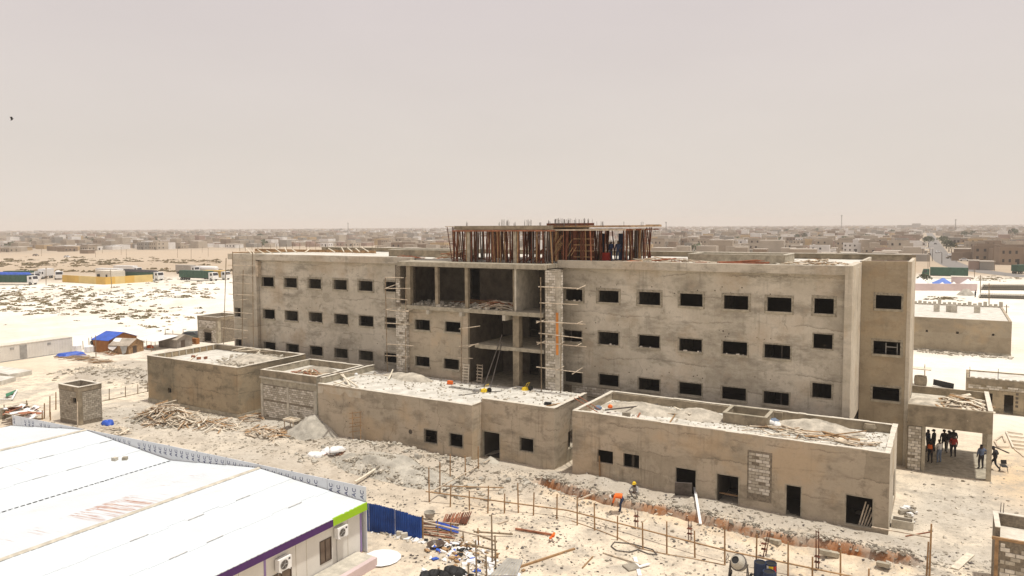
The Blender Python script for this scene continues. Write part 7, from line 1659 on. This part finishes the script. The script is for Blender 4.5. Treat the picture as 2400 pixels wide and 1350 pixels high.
# the town further off: one mass of houses
for i in range(-130, 110):
    for j in range(60, 200):
        if random.random() < .25: continue
        u = i*31+random.uniform(-6, 6); v = j*31+random.uniform(-6, 6); x = u*c_-v*s_; y = u*s_+v*c_
        if math.hypot(x, y) < 2950 or math.hypot(x, y) > 5600: continue
        px, _ = px_of(x, y)
        if -60 < px < 2460: far.append((math.hypot(x, y), px, x, y))
def far_trees():
    vs = []; fs = []; k0 = 0
    for _ in range(620):
        f_ = random.choice(far); s = random.uniform(1.6, 3.4); x, y = f_[2]+random.uniform(-9, 9), f_[3]+random.uniform(-9, 9)
        for j in range(9):
            a = random.uniform(0, 6.28); r = s*random.random(); p = Vector((x+r*math.cos(a), y+r*math.sin(a), 1.8+s*random.uniform(.2, 1.5))); n1 = Vector((random.gauss(0, 1), random.gauss(0, 1), random.gauss(0, 1))).normalized()*s*.6; n2 = n1.orthogonal().normalized()*s*.5
            vs += [p-n1, p+n2, p+n1, p-n2]; fs.append((k0, k0+1, k0+2, k0+3)); k0 += 4
    me = bpy.data.meshes.new('distant_trees'); me.from_pydata(vs, [], fs); me.materials.append(M['foliage']); tag(link('distant_trees', me), 'dark tree crowns dotted through the far town', 'trees', None, 'stuff')
far_trees()
n = len(far); A = np.array([(f[2], f[3]) for f in far]); dist = np.array([f[0] for f in far])
w = rng.uniform(5, 14, n)*np.where(dist > 2900, 1.5, 1); dd_ = rng.uniform(6, 11, n); hh_ = rng.choice([3.0, 3.4, 3.8, 6.2, 6.8, 9.5], n, p=[.3, .25, .2, .14, .08, .03]); rot = .12+rng.choice([0, math.pi/2], n)+rng.normal(0, .05, n)
base = np.array([(-1, -1, 0), (1, -1, 0), (1, 1, 0), (-1, 1, 0), (-1, -1, 1), (1, -1, 1), (1, 1, 1), (-1, 1, 1)], float)
v = base[None]*np.stack([w/2, dd_/2, hh_], -1)[:, None, :]; cr, sr = np.cos(rot)[:, None], np.sin(rot)[:, None]
v = np.stack([v[..., 0]*cr-v[..., 1]*sr+A[:, :1], v[..., 0]*sr+v[..., 1]*cr+A[:, 1:], v[..., 2]], -1)
F5 = np.array([(4, 5, 6, 7), (0, 1, 5, 4), (1, 2, 6, 5), (2, 3, 7, 6), (3, 0, 4, 7)]); f = (F5[None]+8*np.arange(n)[:, None, None]).reshape(-1, 4)
me = bpy.data.meshes.new('distant_town'); me.from_pydata(v.reshape(-1, 3).tolist(), [], f.tolist())
for k in KN: me.materials.append(M['house_'+k])
me.materials.append(M['house_roof']); me.materials.append(M['house_window'])
ki = rng.choice(7, n, p=[.22, .19, .16, .08, .17, .03, .15]); mi = np.repeat(ki[:, None], 5, 1); mi[:, 0] = np.where(rng.random(n) < .7, 7, ki); me.polygons.foreach_set('material_index', mi.ravel().astype(np.int32))
tag(link('distant_town', me), 'endless hazy mass of low houses out to the horizon', 'town', None, 'stuff')
# house-row walls at the near edge of the town
for k, (xa, xb, y0, m_, hgt) in enumerate(((280, 345, 577, 'house_pinkish', 3.2), (370, 520, 579, 'house_pinkish', 3.6), (90, 135, 582, 'house_brown', 3.2), (545, 590, 579, 'house_brown', 3.6), (590, 690, 577, 'house_pinkish', 3.2), (1545, 1600, 607, 'house_grey', 2.6), (1690, 1900, 611, 'house_beige', 2.6), (1900, 2100, 612, 'house_sand', 2.4), (2230, 2345, 611, 'house_brown', 4.0), (2345, 2420, 612, 'house_pinkish', 3.6))):
    a_, b_ = G(xa, y0), G(xb, y0); th = thing('compound_wall', '%s compound wall at the near edge of the town, %s' % (('reddish', 'long reddish', 'short brown', 'brown', 'pale red', 'grey', 'beige', 'sand-coloured', 'dark brown', 'pinkish')[k], ('left of the poles', 'left of the big building', 'at the far left', 'above the left roof end', 'above the left roof', 'right of the rooftop props', 'behind the roof curb', 'behind the right roof end', 'right of the road', 'at the right edge')[k]), 'wall', a_)
    nn_ = 4
    for j in range(nn_):
        p = a_.lerp(b_, j/nn_); q = a_.lerp(b_, (j+.98)/nn_); b = MB(); b.beam(p+Vector((0, 0, hgt/2)), q+Vector((0, 0, hgt/2)), .5, hgt*(1+.12*(j % 2))); b.build('panel', M[m_], th)
def landmark(label, x0, x1, y0, y1, m, windows=0, depth=9):
    a_ = G(x0, y1); b_ = FY(x1, y1, a_.y); t_ = FY(x0, y0, a_.y); th = thing('town_building', label, 'building', a_)
    b = MB(); b.box(a_.x, b_.x, a_.y, a_.y+depth, 0, t_.z); b.build('wall', M[m], th); b = MB(); b.box(a_.x-.2, b_.x+.2, a_.y-.2, a_.y+depth, t_.z+.003, t_.z+.35); b.build('roof', M['house_roof'], th)
    for k in range(windows): x = a_.x+(b_.x-a_.x)*(k+.5)/windows; b = MB(); b.box(x-.7, x+.7, a_.y-.06, a_.y+.1, t_.z*.35, t_.z*.72); b.build('window', M['house_window'], th)
landmark('white house with four dark windows on the far left plain', 0, 21, 570, 583, 'house_white', 3)
landmark('small brown hut alone on the brown plain', 187, 206, 586, 594, 'house_brown', 0, 5)
landmark('white single-storey house with three windows by the pole line', 529, 551, 572, 581, 'house_white', 3)
landmark('long white house in the left town', 246, 300, 562, 574, 'house_white', 3)
landmark('ochre house beside the white one at the far left', 23, 49, 579, 587, 'house_ochre', 0)
landmark('long white building left of the road', 2088, 2172, 567, 577, 'house_white', 6)
landmark('long grey building with dark doors left of the road mouth', 2122, 2172, 588, 604, 'house_grey', 4)
landmark('tall brown building right of the road', 2224, 2250, 557, 578, 'house_grey', 3)
landmark('second tall brown building right of the road', 2252, 2274, 558, 579, 'house_grey', 3)
landmark('dark brown walled building right of the road', 2235, 2282, 584, 608, 'house_brown', 0)
landmark('lone brown and pale house on the sand by the bend', 2270, 2295, 612, 632, 'house_pinkish', 0, 6)
landmark('lone pale house end on the sand by the bend', 2296, 2331, 614, 633, 'house_grey', 0, 6)
landmark('reddish two-storey house left of the palms', 1908, 1955, 565, 583, 'house_pinkish', 4)
landmark('mint-coloured little house behind the right roof', 1947, 1960, 582, 592, 'house_white', 0)
landmark('big hazy block on the horizon, the taller right part', 2137, 2157, 524, 537, 'house_grey', 0, 60)
landmark('big hazy block on the horizon, the lower left part', 2102, 2136, 528, 537, 'house_grey', 0, 60)
# ------------------------------------------------------------------ trees of the town
def tree_proto(k):
    th = thing('town_tree', '', 'tree', (0, 0, 0)); r = random.Random(k); b = MB(); b.tube((0, 0, 0), (.1, .05, 1.6), .22, .14, 6); b.tube((.1, .05, 1.5), (.7, .2, 2.7), .12, .06, 5); b.tube((.1, .05, 1.5), (-.6, -.3, 2.6), .12, .06, 5); b.build('trunk', M['bark'], th)
    c = MB()
    for j in range(150):
        a = r.uniform(0, 6.28); el = r.uniform(-.5, 1.5); R_ = 2.0*r.random()**.4; p = Vector((R_*math.cos(a)*math.cos(el)*1.25, R_*math.sin(a)*math.cos(el)*1.25, 3.1+R_*math.sin(el)*.85)); n1 = Vector((r.gauss(0, 1), r.gauss(0, 1), r.gauss(0, 1))).normalized(); n2 = n1.orthogonal().normalized(); s = r.uniform(.25, .5)
        c.quad(p-n1*s, p+n2*s*.7, p+n1*s, p-n2*s*.7)
    c.build('crown', M['foliage'], th); return th
def palm_proto():
    th = thing('town_palm', '', 'palm tree', (0, 0, 0)); b = MB(); b.tube((0, 0, 0), (.1, 0, 5.2), .24, .17, 7); b.build('trunk', M['bark'], th); c = MB()
    for j in range(26):
        a = j*2.4; el = .9-j*.06; p0 = Vector((.1, 0, 5.2)); d = Vector((math.cos(a), math.sin(a), 0)); w = Vector((-d.y, d.x, 0))*.28
        p1 = p0+d*1.1+Vector((0, 0, .9*el)); p2 = p0+d*2.3+Vector((0, 0, .6*el-.6)); c.quad(p0-w*.3, p0+w*.3, p1+w, p1-w); c.quad(p1-w, p1+w, p2+w*.2, p2-w*.2)
    c.build('crown', M['foliage'], th); return th
tps = [tree_proto(1), tree_proto(2)]; used0 = [False, False]
TR = [(100, 560, 1.5), (255, 557, 2.0), (330, 568, 1.0), (565, 555, 1.6), (610, 563, 2.2), (800, 545, 2.6), (860, 556, 1.4), (150, 552, 1.6), (1600, 560, 1.8), (1603, 562, 1.5), (1845, 550, 2.0), (1868, 564, 1.4), (1885, 565, 1.6), (1915, 548, 2.4), (1920, 565, 1.2), (2030, 563, 1.5), (2020, 564, 1.3), (2090, 552, 2.0), (2260, 558, 1.8), (2280, 559, 1.6), (2375, 560, 2.4), (2212, 578, 1.6), (2218, 583, 1.5), (2224, 590, 1.5), (2230, 597, 1.4), (2207, 572, 1.6), (2176, 580, 1.6), (2172, 574, 1.5), (1740, 575, 1.2), (1660, 550, 2), (440, 552, 1.8), (380, 558, 1.2), (2310, 572, 1.4), (480, 560, 1.2), (700, 557, 1.3), (760, 560, 1.2), (935, 560, 1.3), (1000, 553, 1.8), (2166, 671, .75)]
TLAB = {}
for z_, lst in {z: [i for i, q in enumerate(TR) if next(n for m_, n in ZONES if q[0] < m_) == z] for _, z in ZONES}.items():
    lst.sort(key=lambda i: (TR[i][0], -TR[i][1]))
    for q, i in enumerate(lst): TLAB[i] = ('only dark tree %s' % z_) if len(lst) == 1 else '%s of the dark round trees %s' % (ORD[q] if q < len(lst)-1 else 'rightmost', z_)
for k, (x, y, s) in enumerate(TR):
    t = k % 2; lab = TLAB[k]; gp = 'trees of the town'
    if k == len(TR)-1: lab = 'small dark tree between the tents and the tower'; gp = None
    if not used0[t]: o = tps[t]; used0[t] = True; o.location = G(x, y); o['label'] = lab; o['group'] = gp
    else:
        o = copy_tree(tps[t], G(x, y), random.uniform(0, 6), lab, gp)
        if gp is None and 'group' in o: del o['group']
    o.scale = (s, s, s*random.uniform(.85, 1.15))
pp_ = palm_proto(); pp_.location = G(1978, 577); pp_['label'] = 'tall dark palm behind the right roof end'; pp_.scale = (1.5, 1.5, 1.4)
o = copy_tree(pp_, G(1728, 575), .8, 'dark palm above the middle of the right roof'); o.scale = (1.1, 1.1, 1.3)
o = copy_tree(pp_, G(2380, 562), 2, 'dark palm at the right edge of the town'); o.scale = (1.6, 1.6, 1.8)
# masts
for k, (x, t, y) in enumerate(((816, 522, 541), (1561, 520, 548), (1972, 504, 537), (2239, 514, 541))):
    p = G(x, y+3); q = FY(x, t, p.y); th = thing('radio_mast', ('slim mast on the horizon above the left roof', 'lattice mast right of the rooftop props', 'tallest thin mast on the horizon right of centre', 'mast on the horizon above the road')[k], 'mast', p); w = (p-Vector((0, 0, H))).length/F*.8
    b = MB(); 
    for dx in (-1, 1): b.beam((p.x+dx*w, p.y, 0), (p.x+dx*w*.4, p.y, q.z), w*.7, w*.7)
    nz = 9
    for j in range(nz): z = q.z*(j+.5)/nz; z2 = q.z*(j+1.3)/nz; b.beam((p.x-w*.9, p.y, z), (p.x+w*.6, p.y, min(z2, q.z)), w*.4, w*.4)
    b.build('lattice', M['steel'], th)
    b = MB(); z = q.z*.93; b.box(p.x-w*2.2, p.x+w*2.2, p.y-w, p.y+w, z, z+q.z*.06); b.build('antenna_panels', M['c_grey'], th)

# ------------------------------------------------------------------ people
def person(label, p, rz, shirt='c_dark', legs='c_dark', pose='stand', hat=None, vest=None, s=1.0):
    J = {'pel': (0, 0, .95), 'wai': (0, 0, 1.12), 'che': (0, .01, 1.34), 'nek': (0, 0, 1.50), 'hea': (0, .02, 1.62), 'top': (0, .02, 1.73),
         'sl': (.19, 0, 1.42), 'el': (.25, .0, 1.15), 'hl': (.24, .1, .90), 'sr': (-.19, 0, 1.42), 'er': (-.26, .02, 1.15), 'hr': (-.2, .14, .93),
         'pl': (.10, 0, .92), 'kl': (.12, .03, .50), 'al': (.13, -.01, .09), 'fl': (.14, .14, .04), 'pr': (-.10, 0, .92), 'kr': (-.13, .05, .50), 'ar': (-.14, 0, .09), 'fr': (-.16, .15, .04)}
    if pose == 'akimbo': J.update(el=(.42, -.05, 1.18), hl=(.2, .06, 1.02))
    if pose == 'fold': J.update(el=(.27, .08, 1.17), hl=(-.02, .2, 1.2), er=(-.27, .08, 1.17), hr=(.04, .22, 1.16))
    if pose == 'walk': J.update(kl=(.11, .28, .55), al=(.12, .34, .12), fl=(.13, .49, .08), kr=(-.12, -.06, .48), ar=(-.12, -.38, .16), fr=(-.12, -.28, .06), el=(.26, -.1, 1.17), hl=(.24, .14, 1.02), er=(-.26, .12, 1.17), hr=(-.2, .34, 1.08), che=(0, .08, 1.33), nek=(0, .12, 1.48), hea=(0, .16, 1.60), top=(0, .17, 1.70))
    if pose == 'crouch': J.update(pel=(0, -.1, .34), wai=(0, -.02, .5), che=(0, .06, .70), nek=(0, .10, .86), hea=(0, .14, .97), top=(0, .15, 1.07), sl=(.19, .06, .78), el=(.3, .24, .58), hl=(.18, .42, .56), sr=(-.19, .06, .78), er=(-.3, .24, .58), hr=(-.18, .42, .56), pl=(.11, -.08, .33), kl=(.22, .34, .48), al=(.18, .04, .09), fl=(.2, .2, .04), pr=(-.11, -.08, .33), kr=(-.22, .34, .48), ar=(-.18, .04, .09), fr=(-.2, .2, .04))
    if pose == 'bend': J.update(pel=(0, -.25, .84), wai=(0, -.12, .96), che=(0, .14, 1.0), nek=(0, .30, .96), hea=(0, .41, .92), top=(0, .50, .88), sl=(.19, .22, 1.0), el=(.24, .3, .72), hl=(.18, .38, .48), sr=(-.19, .22, 1.0), er=(-.24, .3, .72), hr=(-.18, .38, .48), pl=(.1, -.24, .82), pr=(-.1, -.24, .82), kl=(.13, -.1, .46), kr=(-.13, -.1, .46), al=(.14, -.12, .09), ar=(-.14, -.12, .09), fl=(.15, .03, .04), fr=(-.15, .03, .04))
    R_ = {'pel': .135, 'wai': .125, 'che': .15, 'nek': .055, 'hea': .095, 'top': .075, 'sl': .075, 'el': .05, 'hl': .038, 'sr': .075, 'er': .05, 'hr': .038, 'pl': .095, 'kl': .065, 'al': .048, 'fl': .04, 'pr': .095, 'kr': .065, 'ar': .048, 'fr': .04}
    E_ = [('pel', 'wai'), ('wai', 'che'), ('che', 'nek'), ('nek', 'hea'), ('hea', 'top'), ('che', 'sl'), ('sl', 'el'), ('el', 'hl'), ('che', 'sr'), ('sr', 'er'), ('er', 'hr'), ('pel', 'pl'), ('pl', 'kl'), ('kl', 'al'), ('al', 'fl'), ('pel', 'pr'), ('pr', 'kr'), ('kr', 'ar'), ('ar', 'fr')]
    ks = list(J); idx = {k: i for i, k in enumerate(ks)}
    me = bpy.data.meshes.new('person_skeleton'); me.from_pydata([J[k] for k in ks], [(idx[a], idx[b]) for a, b in E_], []); o = bpy.data.objects.new('person_tmp', me); COL.objects.link(o)
    md = o.modifiers.new('s', 'SKIN'); md.use_smooth_shade = True
    for i, k in enumerate(ks): me.skin_vertices[0].data[i].radius = (R_[k]*(1.35 if k in ('pel', 'che', 'wai') else 1.14 if k not in ('hea', 'top', 'nek') else 1), R_[k]*(.95 if k in ('pel', 'che', 'wai') else 1.14 if k not in ('hea', 'top', 'nek') else 1)); me.skin_vertices[0].data[i].use_root = (k == 'pel')
    o.modifiers.new('u', 'SUBSURF').levels = 1
    dg = bpy.context.evaluated_depsgraph_get(); bm_ = bpy.data.meshes.new_from_object(o.evaluated_get(dg)); bpy.data.objects.remove(o)
    vs = [v.co.copy() for v in bm_.vertices]; fs = [tuple(q.vertices) for q in bm_.polygons]
    B = MB(); zone = {'hea': 0, 'top': 0, 'nek': 0, 'hl': 0, 'hr': 0, 'kl': 2, 'kr': 2, 'pl': 2, 'pr': 2, 'pel': 2, 'al': 2, 'ar': 2, 'fl': 3, 'fr': 3}
    segs = [(Vector(J[a]), Vector(J[b]), a, b) for a, b in E_]
    def zn(c):
        best, bz = 9, 1
        for a, b, na, nb in segs:
            d = b-a; t = max(0, min(1, (c-a).dot(d)/d.length_squared)); q = (c-a-d*t).length
            if q < best: best = q; bz = zone.get(na if t < .55 else nb, 1); 
        return bz
    B.v = [tuple(v) for v in vs]; B.f = fs; B.m = [zn(sum((vs[i] for i in f_), Vector())/len(f_)) for f_ in fs]
    # face and hands: nose, brow, ears, palm with four fingers and a thumb
    hd = Vector(J['hea']); up = (Vector(J['top'])-hd).normalized(); fwd = Vector((0, 1, 0)); fwd = (fwd-up*fwd.dot(up)).normalized() if abs(up.y) < .8 else Vector((0, 0, -1)); sd_ = up.cross(fwd)
    B.tube(hd+fwd*.085, hd+fwd*.125-up*.012, .018, .010, 5, 0)
    for sx in (-1, 1): B.tube(hd+sd_*(.088*sx), hd+sd_*(.108*sx), .025, .02, 6, 0); B.tube(hd+fwd*.086+sd_*(.034*sx)+up*.022, hd+fwd*.098+sd_*(.034*sx)+up*.022, .012, .009, 5, 3)
    B.tube(hd+fwd*.084-up*.045-sd_*.025, hd+fwd*.084-up*.045+sd_*.025, .009, .009, 5, 3)
    for hnd, elb, sx in (('hl', 'el', 1), ('hr', 'er', -1)):
        h_ = Vector(J[hnd]); d = (h_-Vector(J[elb])).normalized(); a = d.orthogonal().normalized(); B.tube(h_-d*.01, h_+d*.085, .038, .040, 8, 0)
        for q in range(4): r0 = h_+d*.08+a*(.024*(q-1.5)); B.tube(r0, r0+d*(.035+.008*(q in (1, 2)))+d.cross(a)*.012, .011, .010, 5, 0); B.tube(r0+d*(.035)+d.cross(a)*.012, r0+d*.062+d.cross(a)*.034, .010, .008, 5, 0)
        B.tube(h_+d*.02+a*.036, h_+d*.062+a*.062, .013, .010, 5, 0)
    th = thing('person', label, 'person', (0, 0, 0))
    B.build('body', [M['skin'], M[shirt], M[legs], M['black']], th, smooth=True)
    tp_ = Vector(J['top'])
    if hat: b = MB(); ax = up; b.lathe(hd+up*.035, [(.135, 0), (.118, .012), (.112, .07), (.085, .115), (.03, .135)], 14, axis=ax); b.beam(hd+up*.042+fwd*.08, hd+up*.036+fwd*.17, .16, .012); b.build('helmet' if hat in ('yellow', 'plastic_white') else 'cap', M[hat], th)
    else: b = MB(); b.lathe(hd+up*.03-fwd*.012, [(.098, 0), (.10, .04), (.085, .09), (.03, .115)], 12, axis=up); b.build('hair', M['black'], th, smooth=True)
    if vest:
        b = MB(); c0, c1 = Vector(J['wai'])-Vector((0, 0, .05)) if pose != 'bend' else Vector(J['wai'])-Vector((0, .1, 0)), Vector(J['che'])+(Vector(J['nek'])-Vector(J['che']))*.35; n_ = 12; d = (c1-c0).normalized(); ax_ = Vector((1, 0, 0)); ay = d.cross(ax_)
        rg = [(c0, .2, .155), (c0.lerp(c1, .5), .205, .165), (c1, .195, .14)]; vv = []
        for cc, ra, rb in rg: vv += [cc+ax_*(ra*math.cos(2*math.pi*i/n_))+ay*(rb*math.sin(2*math.pi*i/n_)) for i in range(n_)]
        b.add(vv, [(k*n_+i, k*n_+(i+1) % n_, (k+1)*n_+(i+1) % n_, (k+1)*n_+i) for k in range(2) for i in range(n_)]); b.build('vest', M[vest], th, smooth=True)
    th.location = p; th.rotation_euler = (0, 0, rz); th.scale = (s, s, s); WORLD[th.name] = Vector(p)
    return th
fl = .055
person('man in an orange vest and dark trousers at the left of the portal group', G(2180, 1084, fl), 2.6, 'c_dark', 'c_dark', vest='orange')
person('man in a white shirt and pale jeans standing in the portal shade', G(2201, 1085, fl), .9, 'c_white', 'c_denim', 'fold', s=1.02)
person('man in dark clothes and a cap behind the white-shirted man', G(2188, 1060, fl), 1.2, 'c_dark', 'c_dark', hat='c_dark', s=1.03)
person('man half hidden by the block panel at the portal edge', G(2174, 1058, fl), -1.0, 'c_navy', 'c_dark')
person('man in a dark cap at the back of the portal group, left of the three', G(2212, 1059, fl), .4, 'c_dark', 'c_dark', hat='black')
person('man in white trousers in the middle of the portal group', G(2223, 1061, fl), 3.4, 'c_dark', 'c_grey', hat='c_dark')
person('man with an elbow out at the right of the portal group', G(2234, 1058, fl), 2.9, 'c_dark', 'c_dark', 'akimbo', hat='c_dark', s=1.03)
person('man in a red shirt with his back turned in the portal', G(2234, 1072, fl), .2, 'c_red', 'c_dark', s=1.0)
person('man in a pale blue shirt standing alone by the portal post', G(2299, 1099, fl), .6, 'c_blue', 'c_dark', 'akimbo', s=1.03)
pz_ = GH(2332, 1102); person('dark-clothed man walking in the sun outside the portal post', pz_, 1.2, 'c_dark', 'c_dark', 'walk', hat='c_dark')
pz_ = GH(1489, 1168); person('worker in a yellow helmet crouching above the trench', pz_, 3.0, 'c_grey', 'c_grey', 'crouch', hat='yellow', s=1.02)
pz_ = GH(1450, 1198); person('worker in a white helmet and orange vest bending in the trench', (pz_.x, pz_.y, pz_.z), 1.9, 'orange', 'c_navy', 'bend', hat='plastic_white', vest='orange')
p = FY(1432, 596, 57.5); person('man in a white helmet and blue overall under the rooftop props', (p.x, 57.5, ZT), 2.6, 'blue_cloth', 'blue_cloth', hat='plastic_white')
p = FY(1449, 596, 57.2); person('man in a dark blue shirt standing right of the helmeted man on the roof', (p.x, 57.2, ZT), 3.3, 'c_navy', 'c_navy')
p = G(217, 822); person('man in dark clothes standing near the water tanks', p, 1.0, 'c_dark', 'c_dark')
p = G(2286, 697); person('man in dark clothes by the end of the pink wall', p, 1.0, 'c_dark', 'c_dark')
p = FY(1419, 602, 57.0); b = MB(); b.box(p.x-.3, p.x+.3, 57.0, 57.5, ZT, ZT+.75); tag(b.build('red_box', M['c_red']), 'red box on the roof beside the men under the props', 'box')
for k, (x, mk) in enumerate(((1412, 'c_navy'), (1456, 'c_navy'))): p = FY(x, 575, 58.2); b = MB(); b.box(p.x-.25, p.x+.25, 58.2, 58.3, ZT, 17.3); tag(b.build('hanging_cloth', M[mk]), ('dark blue cloth hung among the rooftop props on the left of the men', 'dark blue cloth hung among the rooftop props on the right of the men')[k], 'cloth')
# a bird over the plain
bq = Vector(ray(28, 280)*60)+Vector((0, 0, H)); bd_ = thing('bird', 'small dark bird gliding in the empty sky', 'bird', bq); b = MB(); b.lathe(bq, [(.01, -.16), (.04, -.07), (.05, .02), (.035, .1), (.01, .16)], 8, axis=(.6, .3, .45)); b.build('body', M['black'], bd_)
for s_ in (-1, 1): b = MB(); v_ = Vector((.32, -.26, .06))*s_; b.add([bq+Vector((.06, .03, .03)), bq+v_*.5+Vector((.1, .05, .16)), bq+v_*1.0+Vector((-.08, -.05, .1)), bq+v_*.5+Vector((-.07, -.05, .12)), bq+Vector((-.08, -.04, 0))], [(0, 1, 2, 3, 4)]); b.build('wing', M['black'], bd_)

# ------------------------------------------------------------------ dusty air
hz_ = MB(); hz_.box(-7700, 3700, -500, 6900, -3.0, 75.0)
m = bpy.data.materials.new('dusty_air'); m.use_nodes = True; n_ = m.node_tree; n_.nodes.clear()
out = n_.nodes.new('ShaderNodeOutputMaterial'); pv = n_.nodes.new('ShaderNodeVolumePrincipled'); pv.inputs['Density'].default_value = HAZE; pv.inputs['Color'].default_value = HAZE_COL; pv.inputs['Anisotropy'].default_value = 0.0
n_.links.new(pv.outputs[0], out.inputs['Volume'])
hz = hz_.build('haze', m); tag(hz, 'pale dusty air over the site and the town', 'haze', None, 'stuff')
